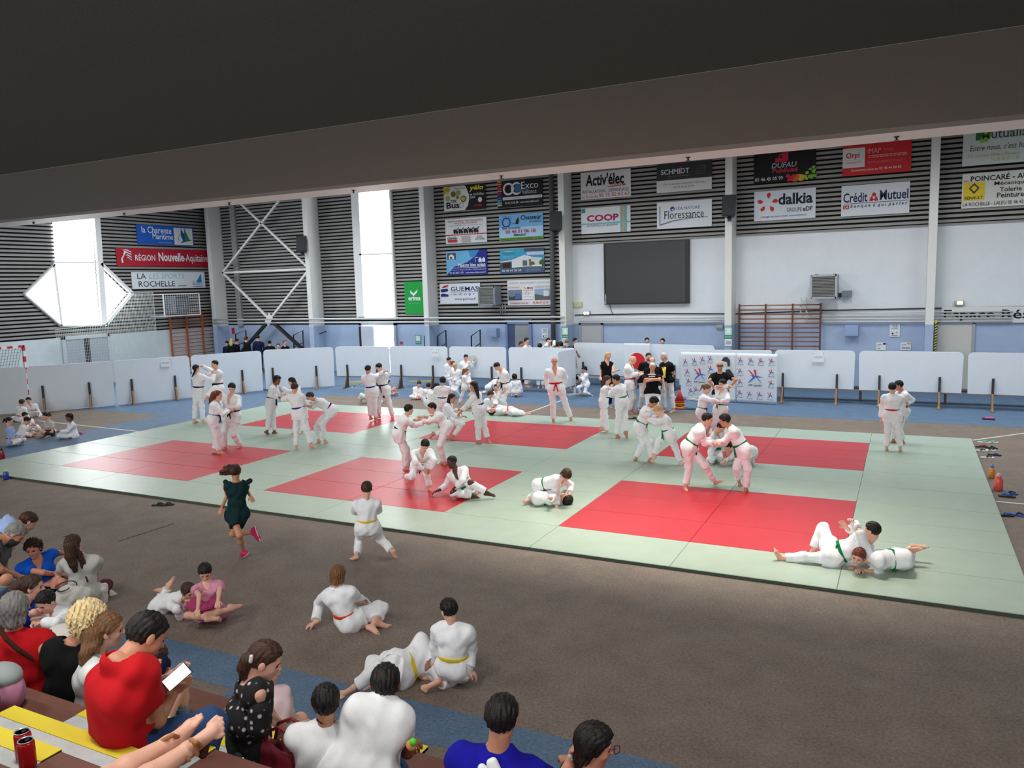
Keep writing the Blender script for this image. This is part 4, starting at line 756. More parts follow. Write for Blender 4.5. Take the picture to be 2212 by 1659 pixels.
p = (10.986, 12.660); t = thing('tray', 'black flat tray on the floor beside the red cones', 'tray', (p[0], p[1], 0)); MB().box(p[0] - .3, p[1] - .15, 0, p[0] + .3, p[1] + .15, .02).build('plate', m_blkp, t, .005)
p = (10.430, 12.852); t = thing('display_stand', 'white panel stand standing behind the grey-haired man', 'stand', (p[0], 14.6, 0)); MB().box(p[0] - .1, 14.58, .1, p[0] + .22, 14.62, 1.5).build('panel', m_board, t); MB().bar((p[0] - .35, 14.6, .04), (p[0] + .6, 14.2, .04), .08, .05).build('foot', mat('stand_white', (205, 205, 200), .6), t)
for lb, p0, p1 in (('yellow practice strip on the floor under the boards, left', (-3.364, 15.343), (-2.242, 15.764)), ('yellow practice strip on the floor under the boards, right', (-0.996, 16.213), (-0.137, 16.569))):
    tag(MB().bar((*p0, .02), (*p1, .02), .08, .03).build('floor_strip', m_coney), lb, 'strip')
t = thing('bench', 'long low dark wooden bench behind the right boards', 'bench', (16, 15.5, 0))
# bench legs and seat seen below the boards
MB().box(13.0, 15.35, .38, 20, 15.7, .43).build('seat', m_wood2, t)
for x in (13.2, 15.4, 17.6, 19.8): MB().box(x, 15.38, 0, x + .06, 15.66, .38).build('leg', m_wood2, t)
# cans, phone, bags
for lb, x, y in (('left one of two open red drink cans on the brown tier', 13.31, -7.80), ('right one of two open red drink cans on the brown tier', 13.39, -7.835)):
    t = thing('drink_can', lb, 'can', (x, y, 1.8)); MB().lathe([(.026, 1.803), (.033, 1.81), (.033, 1.905), (.029, 1.918)], (x, y, 0), 24).build('body', mat('can_red', (190, 20, 30), .3, .3), t)
    b = MB(); b.lathe([(.029, 1.918), (.03, 1.922), (.027, 1.922), (.026, 1.917)], (x, y, 0), 24); b.build('lid', mat('can_top', (200, 202, 204), .3, .8), t)
    MB().lathe([(.010, 1.9185), (.010, 1.9195)], (x, y + .008, 0), 12).build('opening', m_blkp, t)
# ---------------------------------------------------------------- figures: blended distance fields meshed on a sparse grid
F4 = np.float32
def V3(a): return np.asarray(a, dtype=np.float64)
def unit(a):
    a = V3(a); n = np.linalg.norm(a)
    return a / n if n > 1e-9 else V3((0, 0, 1))
class Field:
    """list of primitives folded with smooth unions, then cuts"""
    def __init__(s): s.p = []; s.post = []
    def cone(s, a, b, ra, rb=None, k=.03):
        s.p.append((0, V3(a).astype(F4), V3(b).astype(F4), float(ra), float(ra if rb is None else rb), k)); return s
    def ell(s, c, ax, rad, k=.03):
        s.p.append((1, V3(c).astype(F4), np.asarray(ax, F4), np.asarray(rad, F4), 0, k)); return s
    def cut(s, fn): s.post.append(fn); return s
    def raw(s, P):
        out = None
        for t, a, b, c, d, k in s.p:
            q = P - a
            if t == 0:
                ba = b - a; L = float(ba @ ba) + 1e-12
                h = np.clip((q @ ba) / L, 0, 1)
                q = q - h[:, None] * ba
                v = np.sqrt(np.einsum('ij,ij->i', q, q)) - (c + (d - c) * h)
            else:
                q = q @ b.T
                u = q / c; w = u / c
                k0 = np.sqrt(np.einsum('ij,ij->i', u, u)); k1 = np.sqrt(np.einsum('ij,ij->i', w, w)) + 1e-6
                v = k0 * (k0 - 1) / k1
            if out is None: out = v
            elif k <= 0: out = np.minimum(out, v)
            else:
                h = np.maximum(k - np.abs(out - v), 0) / k
                out = np.minimum(out, v) - h * h * (k * .25)
        return out
    def __call__(s, P):
        o = s.raw(P)
        for fn in s.post: o = fn(P, o)
        return o
    def bounds(s):
        lo = V3((1e9,) * 3); hi = -lo
        for t, a, b, c, d, k in s.p:
            if t == 0:
                r = max(c, d); lo = np.minimum(lo, np.minimum(a, b) - r); hi = np.maximum(hi, np.maximum(a, b) + r)
            else:
                r = float(np.max(c)); lo = np.minimum(lo, a - r); hi = np.maximum(hi, a + r)
        return lo, hi
def surface_net(f, h, pad=.02):
    lo, hi = f.bounds(); lo = lo - pad - 2 * h; hi = hi + pad + 2 * h
    B = 4
    nb = np.ceil((hi - lo) / (h * B)).astype(int) + 1
    g = np.stack(np.meshgrid(*[np.arange(n) for n in nb], indexing='ij'), -1).reshape(-1, 3)
    cen = (lo + (g + .5) * (h * B)).astype(F4)
    cv = f(cen)
    keep = np.abs(cv) < h * B * 1.25 + .004
    n = nb * B + 1
    V = np.ones(n, F4)
    sgn = np.where(cv < 0, -1, 1).astype(F4).reshape(nb)
    V[:-1, :-1, :-1] = sgn.repeat(B, 0).repeat(B, 1).repeat(B, 2)
    gk = g[keep]
    off = np.stack(np.meshgrid(*[np.arange(B + 1)] * 3, indexing='ij'), -1).reshape(-1, 3)
    idx = (gk[:, None, :] * B + off[None]).reshape(-1, 3)
    flat = np.ravel_multi_index(idx.T, n)
    uq = np.unique(flat)
    pts = np.stack(np.unravel_index(uq, n), -1)
    vals = np.concatenate([f((lo + c * h).astype(F4)) for c in np.array_split(pts, max(1, len(pts) // 60000 + 1))])
    V.reshape(-1)[uq] = vals
    S = V < 0
    cs = [(i, j, k) for i in (0, 1) for j in (0, 1) for k in (0, 1)]
    sl = lambda A, i, j, k: A[i:A.shape[0] - 1 + i, j:A.shape[1] - 1 + j, k:A.shape[2] - 1 + k]
    cnt = sum(sl(S, *c).astype(np.int8) for c in cs)
    act = (cnt > 0) & (cnt < 8)
    ci = np.argwhere(act)
    if not len(ci): return None
    cv8 = np.stack([V[ci[:, 0] + i, ci[:, 1] + j, ci[:, 2] + k] for i, j, k in cs], 1)
    acc = np.zeros((len(ci), 3)); num = np.zeros(len(ci))
    for a in range(8):
        for b in range(a + 1, 8):
            pa, pb = np.array(cs[a]), np.array(cs[b])
            if np.abs(pa - pb).sum() != 1: continue
            va, vb = cv8[:, a], cv8[:, b]
            m = (va < 0) != (vb < 0)
            t = np.where(m, va / np.where(m, va - vb, 1), 0)
            acc += np.where(m[:, None], pa + t[:, None] * (pb - pa), 0); num += m
    ver = lo + (ci + acc / num[:, None]) * h
    im = np.full(act.shape, -1, np.int32); im[act] = np.arange(len(ci))
    quads = []
    for ax in range(3):
        A = [slice(None)] * 3; Bq = [slice(None)] * 3
        A[ax] = slice(0, -1); Bq[ax] = slice(1, None)
        s0, s1 = S[tuple(A)], S[tuple(Bq)]
        e = np.argwhere(s0 != s1)
        o1, o2 = [(1, 2), (2, 0), (0, 1)][ax]
        ok = (e[:, o1] > 0) & (e[:, o2] > 0) & (e[:, o1] < act.shape[o1]) & (e[:, o2] < act.shape[o2]) & (e[:, ax] < act.shape[ax])
        e = e[ok]
        q = []
        for d1, d2 in ((0, 0), (-1, 0), (-1, -1), (0, -1)):
            c = e.copy(); c[:, o1] += d1; c[:, o2] += d2
            q.append(im[c[:, 0], c[:, 1], c[:, 2]])
        q = np.stack(q, 1)
        fl = s0[e[:, 0], e[:, 1], e[:, 2]]
        q[~fl] = q[~fl][:, ::-1]
        quads.append(q[(q >= 0).all(1)])
    return ver, np.concatenate(quads)
def mesh_obj(name, geo, mat, parent):
    geo = [x for x in geo if x is not None]
    if not geo: return None
    base = 0; vs = []; fs = []
    for v, q in geo:
        vs.append(v); fs.append(q + base); base += len(v)
    v = np.concatenate(vs) - V3(parent.location); q = np.concatenate(fs)
    me = bpy.data.meshes.new(name)
    me.vertices.add(len(v)); me.vertices.foreach_set('co', v.astype(F4).ravel())
    me.loops.add(q.size); me.loops.foreach_set('vertex_index', q.astype(np.int32).ravel())
    me.polygons.add(len(q)); me.polygons.foreach_set('loop_start', np.arange(0, q.size, 4, dtype=np.int32))
    me.polygons.foreach_set('use_smooth', np.ones(len(q), bool))
    me.update(calc_edges=True); me.materials.append(mat)
    o = bpy.data.objects.new(name, me); COL.objects.link(o); o.parent = parent
    return o
def folds(P, amp, seed, f=1.0):
    a = P @ np.asarray(((24, 9, -3), (-8, 21, 6), (7, -13, 13)), F4) * f
    a = a + seed
    n = np.sin(a[:, 0] + 1.7 * np.sin(a[:, 1] * .7)) + .6 * np.sin(a[:, 1] * 1.9 + 1.3 * np.sin(a[:, 2] * .8)) + .4 * np.sin(a[:, 2] * 2.3 + a[:, 0])
    n = n + .45 * np.sin(a[:, 0] * 2.1 + 2.2 * np.sin(a[:, 2] * 1.3)) * np.sin(a[:, 1] * 1.7 + a[:, 2])
    return (amp * .5) * n
def plane_cut(c, n):
    c = V3(c).astype(F4); n = unit(n).astype(F4)
    return lambda P, o: np.maximum(o, (P - c) @ n)
def frame_head(fw, up):
    fw = unit(fw); rt = unit(np.cross(fw, up)); up = np.cross(rt, fw)
    return np.stack([rt, fw, up])
POSK = ['P', 'N', 'H'] + [a + q for q in 'lr' for a in 'spewka']
JK = POSK + ['tf', 'ta', 'hp', 'hf', 'hu'] + [a + q for q in 'lr' for a in 'tdn']
def gi(belt, **o):
    j = dict(belt=belt, v=.16, hem=.42, flare=1.12); j.update(o)
    return [('jacket', 'gi', j), ('trousers', 'gi', {})]
def adult(top, pants, sleeve=.28, **o):
    j = dict(sleeve=sleeve, v=0, hem=.1, g=.012, amp=.008, rs=.058); j.update(o)
    return [('trousers', pants, dict(g=.008, amp=.008, r=(.082, .07, .062))), ('tshirt', top, j)]
def person(label, H, b, h, seed, J, wear, **d):
    d.update(label=label, H=H, b=b, h=h, seed=seed, J=J, wear=wear); return make_person(d)
def make_person(d):
    d['base'] = b0 = [x / 1000 for x in d['b']]
    J = {k: (V3(d['J'][3 * i:3 * i + 3]) / 1000 + b0 if k in POSK else V3(d['J'][3 * i:3 * i + 3]) / 100) for i, k in enumerate(JK)}
    H = d['H']; s = H / 1.72; hh = .132 + .058 * H; b = d.get('bulk', 1.0)
    d.setdefault('hv', max(.009, d['h'] * .62)); h = d['h']; seed = d.get('seed', 1.0)
    P, N, Hc = J['P'], J['N'], J['H']
    fwd, lat = unit(J['tf']), unit(J['ta'])            # chest normal, towards the figure's left
    hl = unit(J['hp'])
    spine = unit(N - P)
    A = frame_head(J['hf'], J['hu'])
    base = bpy.data.objects.new('person', None); COL.objects.link(base)
    base.location = d['base']
    base['label'] = d['label']; base['category'] = d.get('cat', 'person')
    if d.get('group'): base['group'] = d['group']
    W = lambda x, y, z: Hc + (x * A[0] + y * A[1] + z * A[2]) * hh
    waist = P + (N - P) * .38; chest = P + (N - P) * .72
    sides = (('l', 1), ('r', -1))
    shb = {q: J['s' + q] for q, _ in sides}; hpb = {q: J['p' + q] for q, _ in sides}
    def trunk(f, g, k=.06):
        f.cone(hpb['l'], hpb['r'], .098 * s * b + g, k=k)
        f.cone(waist - hl * .05 * s * b, waist + hl * .05 * s * b, .098 * s * b + g, k=k)
        f.cone(chest - lat * .075 * s * b, chest + lat * .075 * s * b, .103 * s * b + g, k=k)
        f.cone(shb['l'] * .9 + shb['r'] * .1, shb['l'] * .1 + shb['r'] * .9, .058 * s + g, k=.07 * s)
        f.cone(P - spine * .02 * s, chest, .09 * s * b + g, k=k)
        for q in 'lr': f.cone(N + spine * .015 * s - fwd * .012 * s, N * .35 + shb[q] * .65, .05 * s + g * .6, .047 * s + g, k=.04 * s)
    skin = MAT_SKIN[d.get('skin', 'fair')]
    # body: trunk, neck and limbs in one field; head and hands meshed finer into the same mesh
    f = Field(); trunk(f, -.012)
    f.cone(N - spine * .03 * s, W(0, -.1, -.3), .057 * s, .052 * s, k=.03)
    for q, sg in sides:
        f.cone(shb[q], J['e' + q], .043 * s * b, .035 * s, k=.03)
        f.cone(J['e' + q], J['w' + q], .036 * s, .026 * s, k=.02)
        f.cone(hpb[q], J['k' + q], .076 * s * b, .052 * s, k=.04)
        kn, an = J['k' + q], J['a' + q]
        f.cone(kn, kn * .65 + an * .35 , .05 * s, .052 * s, k=.03)
        f.cone(kn * .65 + an * .35, an, .052 * s, .034 * s, k=.02)
        td = unit(J['t' + q]); dn = unit(np.cross(np.cross(td, J['k' + q] - an), td)); dn = -dn
        if np.linalg.norm(np.cross(td, unit(J['k' + q] - an))) < .15: dn = V3((0, 0, -1))
        heel = an - td * .035 * s + dn * .04 * s; ball = an + td * .12 * s + dn * .05 * s
        if not d.get('shoes'):
            f.cone(heel, an, .032 * s, .03 * s, k=.02)
            f.cone(heel, ball, .03 * s, .028 * s, k=.02)
            sd = unit(np.cross(td, dn))
            f.cone(an + dn * .01 * s + td * .02 * s, ball, .032 * s, .022 * s, k=.02)
            for i in range(5):
                o = (i - 2) * .016 * s
                f.cone(ball + sd * o, ball + sd * o * 1.25 + td * (.055 - .012 * abs(i - 2 + sg * .8)) * s + dn * .004, .013 * s, .010 * s, k=.008)
        else:
            f.cone(heel, ball, .026 * s, .024 * s, k=.02)
    bodyg = [surface_net(f, h)]
    # head
    f = Field()
    f.ell(W(0, -.03, .12), A, np.array((.325, .405, .37)) * hh, k=.0)
    f.ell(W(0, .09, -.13), A, np.array((.255, .285, .365)) * hh, k=.12 * hh)
    f.cone(W(0, .2, -.40), W(0, .24, -.40), .085 * hh, k=.12 * hh)
    f.cone(W(0, .355, .03), W(0, .43, -.10), .035 * hh, .052 * hh, k=.06 * hh)
    f.cone(W(-.12, .315, .09), W(.12, .315, .09), .045 * hh, k=.07 * hh)
    f.cone(W(-.055, .345, -.235), W(.055, .345, -.235), .033 * hh, k=.05 * hh)
    for x in (-1, 1):
        f.ell(W(.335 * x, -.03, -.02), A, np.array((.035, .085, .125)) * hh, k=.03 * hh)
        f.cone(W(.16 * x, .24, -.10), W(.17 * x, .2, -.12), .07 * hh, k=.09 * hh)
    f.cone(W(0, -.1, -.3), N, .052 * s, .055 * s, k=.03)
    def eyes_cut(Pp, o):
        for x in (-.13, .13):
            c = W(x, .40, .01).astype(F4)
            e = np.sqrt((((Pp - c)) ** 2).sum(1)) - .085 * hh
            kk = .05 * hh
            t = np.maximum(kk - np.abs(o + e), 0) / kk
            o = np.maximum(o, -e) + t * t * kk * .25
        return o
    hv = d.get('hv', h * .6)
    if hv < .01: f.cut(eyes_cut)
    bodyg.append(surface_net(f, hv))
    # hands: palm, four unequal bent fingers and a thumb from the side of the palm
    for q, sg in sides:
        w = J['w' + q]; hd = unit(J['d' + q]); pn = J['n' + q] - hd * (J['n' + q] @ hd)
        pn = unit(pn); sd = np.cross(hd, pn) * 1.0
        th = sd if (d.get('thumb' + q, sg) > 0) else -sd
        m = s * d.get('hs', 1.0)
        curl = d.get('curl' + q, .5)
        f = Field()
        f.cone(w - hd * .03 * m, w + hd * .02 * m, .026 * m, .026 * m, k=.02)
        for o in (-.027, -.009, .009, .027):
            f.cone(w + hd * .025 * m + sd * o * .7 * m, w + hd * .085 * m + sd * o * m, .0145 * m, .0125 * m, k=.012 * m)
        for i, (o, L) in enumerate(zip((-.029, -.010, .010, .029), (.066, .078, .074, .058) if th @ sd < 0 else (.058, .074, .078, .066))):
            p0 = w + hd * .085 * m + sd * o * m; a = curl * .7; dr = hd
            for kk, l in enumerate((.45, .32, .23)):
                dr = hd * math.cos(a) + pn * math.sin(a) + sd * o * 3.2 * (1 - min(curl, 1) * .6)
                p1 = p0 + unit(dr) * L * l * m * 1.05
                f.cone(p0, p1, max((.0098 - .001 * kk) * m, d.get('fmin', 0)), k=.004 * m); p0 = p1; a += curl * (.9 if kk == 0 else .6)
        p0 = w + hd * .03 * m + th * .024 * m
        p1 = p0 + unit(hd * .7 + th * .75 + pn * .35) * .042 * m; p2 = p1 + unit(hd * (.9 - .3 * curl) + th * .15 + pn * (.25 + .6 * curl)) * .034 * m
        f.cone(p0, p1, .0145 * m, .0115 * m, k=.012 * m); f.cone(p1, p2, .0112 * m, .0095 * m, k=.005 * m)
        bodyg.append(surface_net(f, d.get('hvh', h * .55), pad=.01))
    body = mesh_obj('body', bodyg, skin, base)
    # clothing
    for c in d['wear']:
        kind, col = c[0], c[1]; op = c[2] if len(c) > 2 else {}
        m = cloth_mat(col)
        f = Field(); g = op.get('g', .02) * s
        amp = op.get('amp', .0105) * s
        if kind in ('jacket', 'tshirt', 'top', 'dress', 'shirt'):
            trunk(f, g)
            hem = op.get('hem', .30)
            if hem > 0:
                for q, sg in sides:
                    kk = hpb[q] + (J['k' + q] - hpb[q]) * hem
                    f.cone(hpb[q], kk, .1 * s * b + g, (.092 * s * b + g) * op.get('flare', 1.05), k=.08)
                    if hem > .55: f.cone(P * .5 + hpb[q] * .5, (J['kl'] + J['kr']) / 2 * hem + P * (1 - hem), .1 * s + g, .11 * s + g, k=.09)
            sl = op.get('sleeve', .93)
            for q, sg in sides:
                if sl > 0:
                    e, w = J['e' + q], J['w' + q]
                    rs = op.get('rs', .062) * s
                    if sl <= .5:
                        en = shb[q] + (e - shb[q]) * (sl * 2)
                        f.cone(shb[q], en, .057 * s * b + g * .7, rs + g * .2, k=.04)
                        f.cut(None or (lambda P_, o, c=en.astype(F4), n=unit(e - shb[q]).astype(F4), r=rs * 1.7: np.where(((P_ - c) @ n > 0) & (np.sqrt(((P_ - c) ** 2).sum(1)) < r), np.maximum(o, (P_ - c) @ n), o)))
                    else:
                        f.cone(shb[q], e, .057 * s * b + g * .7, rs, k=.04)
                        en = e + (w - e) * ((sl - .5) * 2)
                        f.cone(e, en, rs, rs * op.get('cuff', 1.0), k=.03)
                        f.cut(lambda P_, o, c=en.astype(F4), n=unit(w - e).astype(F4), r=rs * 1.8: np.where(((P_ - c) @ n > 0) & (np.sqrt(((P_ - c) ** 2).sum(1)) < r), np.maximum(o, (P_ - c) @ n), o))
            if amp: f.cut(lambda P_, o: o + folds(P_, amp, seed, op.get('ff', 1.0) / max(s, .6)))
            if hem > 0 and not op.get('nohemcut'):
                for q, sg in sides: pass
                kc = (hpb['l'] + hpb['r']) / 2 + ((J['kl'] + J['kr']) / 2 - (hpb['l'] + hpb['r']) / 2) * hem
                for q, sg in sides:
                    kk = hpb[q] + (J['k' + q] - hpb[q]) * hem; n_ = unit(J['k' + q] - hpb[q]).astype(F4)
                    f.cut(lambda P_, o, c=kk.astype(F4), n=n_, r=.2 * s: np.where((np.sqrt(((P_ - c) ** 2).sum(1)) < r), np.maximum(o, (P_ - c) @ n), o))
            v = op.get('v', .12) * s
            nf = (fwd * 1.0).astype(F4); nl = lat.astype(F4); ns = spine.astype(F4); n0 = N.astype(F4)
            def neck(P_, o):
                q = P_ - n0
                y = q @ ns; x = np.abs(q @ nl); z = q @ nf
                hole = np.sqrt(x * x + (z - .01) ** 2) - .064 * s * op.get('nk', 1.0)
                hole = np.maximum(hole, -(y + (.03 if v > 0 else -.012) * s))
                o = np.maximum(o, -hole)
                rad = np.sqrt(x * x + (z - .01) ** 2)
                o = np.maximum(o, np.minimum(y - .068 * s, .1 * s - rad))
                if v > 0:
                    t = (-(y) ) / v
                    wdg = np.maximum(x - (.055 * s) * (1 - t), np.maximum(-z, t - 1))
                    o = np.maximum(o, -np.maximum(wdg, -(z - .02 * s)))
                return o
            f.cut(neck)
            if op.get('waistcut'):
                wc = (P + spine * op['waistcut'] * s)
                f.cut(plane_cut(wc, -spine))
        elif kind in ('trousers', 'jeans', 'leggings', 'shorts', 'skirt'):
            f.cone(hpb['l'], hpb['r'], .1 * s * b + g, k=.05)
            f.cone(P, waist * .8 + P * .2, .095 * s * b + g * .8, k=.05)
            ln = op.get('len', .92)
            for q, sg in sides:
                kn, an = J['k' + q], J['a' + q]
                r1, r2, r3 = [x * s for x in op.get('r', (.088, .076, .07))]
                if ln <= .5:
                    en = hpb[q] + (kn - hpb[q]) * ln * 2
                    f.cone(hpb[q], en, r1 * b + g, r2 + g, k=.05)
                else:
                    en = kn + (an - kn) * ((ln - .5) * 2)
                    f.cone(hpb[q], kn, r1 * b + g * .6, r2, k=.05)
                    f.cone(kn, en, r2, r3, k=.03)
                    f.cut(lambda P_, o, c=en.astype(F4), n=unit(an - kn).astype(F4), r=r3 * 2.1: np.where(((P_ - c) @ n > 0) & (np.sqrt(((P_ - c) ** 2).sum(1)) < r), np.maximum(o, (P_ - c) @ n), o))
            if amp: f.cut(lambda P_, o: o + folds(P_, amp, seed + 2, op.get('ff', 1.0) / max(s, .6)))
            f.cut(plane_cut(waist, spine))
        o = mesh_obj({'top': 'top'}.get(kind, kind), [surface_net(f, h)], m, base)
        if kind == 'jacket' and op.get('belt'):
            bt = P + (N - P) * op.get('beltat', .27)
            f2 = Field(); trunk(f2, g + .011 * s)
            hw = .024 * s
            f2.cut(lambda P_, o, c=bt.astype(F4), n=spine.astype(F4): np.maximum(o + folds(P_, amp * .8, seed, 1 / max(s, .6)), np.abs((P_ - c) @ n) - hw))
            r_ = .115 * s * b + g
            kp = bt + fwd * r_
            f2.ell(kp, np.stack([lat, fwd, spine]), np.array((.035, .025, .03)) * s, k=.0)
            kp2 = kp + fwd * .012 * s
            geo = [surface_net(f2, min(h, .013), pad=.0)]
            dnv = unit(-spine * .45 + V3((0, 0, -1)) * .75)
            f3 = Field(); rr = max(.015 * s, h * .8)
            f3.cone(kp, kp2 + dnv * .20 * s + lat * .05 * s, rr, rr, k=0)
            f3.cone(kp, kp2 + dnv * .18 * s - lat * .06 * s, rr, rr, k=0)
            geo.append(surface_net(f3, min(h, .012)))
            mesh_obj('belt', geo, cloth_mat(op['belt']), base)
        if kind == 'jacket' and op.get('lapel', True) and d['hv'] < .02:
            f4 = Field(); v = op.get('v', .12) * s
            back = N - fwd * .065 * s + spine * .03 * s
            for sg in (1, -1):
                e1 = N + lat * sg * .062 * s + spine * .015 * s
                e2 = N - spine * (v + .02 * s) + fwd * (.105 * s * b + g) - lat * sg * .015 * s
                em = (e1 + e2) / 2 + fwd * .035 * s + lat * sg * .012 * s
                f4.cone(back, e1, .015 * s, k=.005); f4.cone(e1, em, .015 * s, k=.005); f4.cone(em, e2, .016 * s, k=.005)
            mesh_obj('lapel', [surface_net(f4, min(h, .011))], m, base)
    # hair
    hs = d.get('hair', ('short', 'dark')); hk, hc = hs[0], hs[1]; ho = hs[2] if len(hs) > 2 else {}
    if hk != 'none':
        f = Field(); t = {'buzz': .018, 'short': .04, 'bald': .015, 'curly': .1, 'bob': .06, 'long': .05, 'pony': .035, 'bun': .035, 'tuft': .075}.get(hk, .05) + ho.get('t', 0)
        f.ell(W(0, -.035, .125), A, np.array((.33 + t, .41 + t, .375 + t)) * hh, k=0)
        if hk in ('bob', 'long', 'curly'):
            lw = {'bob': -.38, 'long': -.3, 'curly': -.2}[hk]
            f.cone(W(.2, -.18, .0), W(.22, -.17, lw), .17 * hh, .14 * hh, k=.08 * hh)
            f.cone(W(-.2, -.18, .0), W(-.22, -.17, lw), .17 * hh, .14 * hh, k=.08 * hh)
            f.cone(W(0, -.25, .0), W(0, -.27, lw), .2 * hh, .17 * hh, k=.08 * hh)
        fy, a0 = ho.get('fringe', 0), A.astype(F4); hc0 = Hc.astype(F4); low = {'bob': .22, 'long': .3, 'curly': .12}.get(hk, 0) + ho.get('low', 0)
        def line(P_, o):
            q = ((P_ - hc0) @ a0.T) / hh
            x, y, z = q[:, 0], q[:, 1], q[:, 2]
            wob = .02 * np.sin(x * 37 + z * 21 + seed) if h < .02 else 0
            c1 = (y - .06 - fy - .8 * (z + .03) + .25 * x * x + wob) * .78
            c2 = (-(z + .05 + low) + .62 * (y - .06)) * .85 + wob
            if hk == 'bald': c1 = np.maximum(c1, (z - .22) * .8)
            o = np.maximum(o, np.maximum(c1, c2) * hh)
            if hk == 'curly': o = o + folds(q.astype(F4), .075 * hh, seed, 1.25) + folds(q.astype(F4), .03 * hh, seed + 3, 2.3)
            else: o = o + folds(q.astype(F4) * np.array((2.2, 1.0, .6), F4), .022 * hh, seed, 1.0)
            return o
        f.cut(line)
        geo = [surface_net(f, min(h * .75, hv))]
        f = Field()
        wob = lambda P_, o: o + .012 * hh * np.sin(P_[:, 0] * 210 + P_[:, 1] * 190) * np.sin(P_[:, 2] * 60)
        st = d.get('strands')
        if st:
            for ch in st:
                pts = [V3(p) for p in ch['p']]; r0, r1 = ch['r']
                for i in range(len(pts) - 1):
                    u0, u1 = i / (len(pts) - 1), (i + 1) / (len(pts) - 1)
                    f.cone(pts[i], pts[i + 1], r0 + (r1 - r0) * u0, r0 + (r1 - r0) * u1, k=.015)
        elif hk == 'pony':
            p0 = W(0, -.42, .25); L = ho.get('len', .9) * hh
            dr = unit(-A[1] * .5 + V3((0, 0, -1)) * 1.0); p1 = p0 - A[1] * .12 * hh + V3((0, 0, -.1)) * hh
            f.cone(W(0, -.36, .22), p1, .06 * hh, .1 * hh, k=.03); f.cone(p1, p1 + dr * L, .1 * hh, .045 * hh, k=.04)
        elif hk == 'bun':
            f.ell(W(0, -.42, .36), A, np.array((.16, .15, .15)) * hh, k=0)
        elif hk == 'long':
            L = ho.get('len', 1.2) * hh
            for x in (-.2, -.05, .1, .22):
                p0 = W(x, -.3, -.15); p1 = p0 + V3((0, 0, -.45)) * hh - fwd * .05 * hh
                f.cone(p0, p1, .13 * hh, .12 * hh, k=.05); f.cone(p1, p1 + V3((0, 0, -1)) * max(L - .45 * hh, .02) - fwd * .02, .12 * hh, .07 * hh, k=.05)
        if f.p:
            f.cut(wob); geo.append(surface_net(f, min(h * .75, hv)))
        mesh_obj('hair', geo, cloth_mat(hc), base)
    if d.get('face', True) and hv < .02:
        for x in (-.13, .13):
            f = Field(); f.ell(W(x, .325 if hv < .01 else .335, .01), A, np.array((.052, .03, .034)) * hh, k=0)
            mesh_obj('eye', [surface_net(f, min(hv * .7, .006), pad=.004)], MAT_EYE, base)
            f = Field(); f.cone(W(x * .6, .375, .095), W(x * 1.55, .33, .085), .014 * hh, .01 * hh, k=0)
            if hk != 'none' and hv < .013: mesh_obj('eyebrow', [surface_net(f, min(hv * .6, .005), pad=.004)], cloth_mat(hc), base)
        f = Field(); f.cone(W(-.075, .365, -.235), W(.075, .365, -.235), .024 * hh, k=0)
        mesh_obj('lips', [surface_net(f, min(hv * .7, .006), pad=.004)], MAT_LIPS, base)
    if d.get('beard'):
        f = Field(); f.ell(W(0, .10, -.2), A, np.array((.275, .3, .36)) * hh, k=0)
        bc = W(0, .0, -.16).astype(F4); bn = (A[2] * .9 - A[1] * .3).astype(F4)
        f.cut(lambda P_, o: np.maximum(o, (P_ - bc) @ bn)); f.cut(lambda P_, o: np.maximum(o, -((P_ - bc) @ A[1].astype(F4))))
        mesh_obj('beard', [surface_net(f, hv)], cloth_mat(d['beard']), base)
    if d.get('shoes'):
        for q, sg in sides:
            an = J['a' + q]; td = unit(J['t' + q]); dn = unit(np.cross(np.cross(td, J['k' + q] - an), td)) * -1
            if np.linalg.norm(np.cross(td, unit(J['k' + q] - an))) < .15: dn = V3((0, 0, -1))
            f = Field(); heel = an - td * .04 * s + dn * .045 * s; ball = an + td * .13 * s + dn * .055 * s
            f.cone(heel, an + dn * .0, .042 * s, .042 * s, k=.03); f.cone(heel, ball, .04 * s, .036 * s, k=.02); f.cone(an, ball, .04 * s, .03 * s, k=.03)
            f.cone(ball, ball + td * .05 * s, .036 * s, .03 * s, k=.02)
            mesh_obj('shoe', [surface_net(f, h * .8)], cloth_mat(d['shoes']), base)
            f = Field(); sd = np.cross(td, dn)
            f.cone(heel + dn * .025 * s, ball + td * .05 * s + dn * .022 * s, .042 * s, .04 * s, k=0)
            f.cut(plane_cut(heel + dn * .018 * s, -dn)); f.cut(plane_cut(heel + dn * .038 * s, dn))
            mesh_obj('shoe_sole', [surface_net(f, h * .7)], cloth_mat(d.get('sole', 'sole')), base)
    for c in d.get('extra', ()):          # straps, glasses, ribbons: chains of small tubes
        f = Field()
        for ch in c['p']:
            for i in range(len(ch) - 1): f.cone(ch[i], ch[i + 1], c['r'], k=.002)
        mesh_obj(c['name'], [surface_net(f, min(h * .7, c['r'] * .8))], cloth_mat(c['c']), base)
    return base
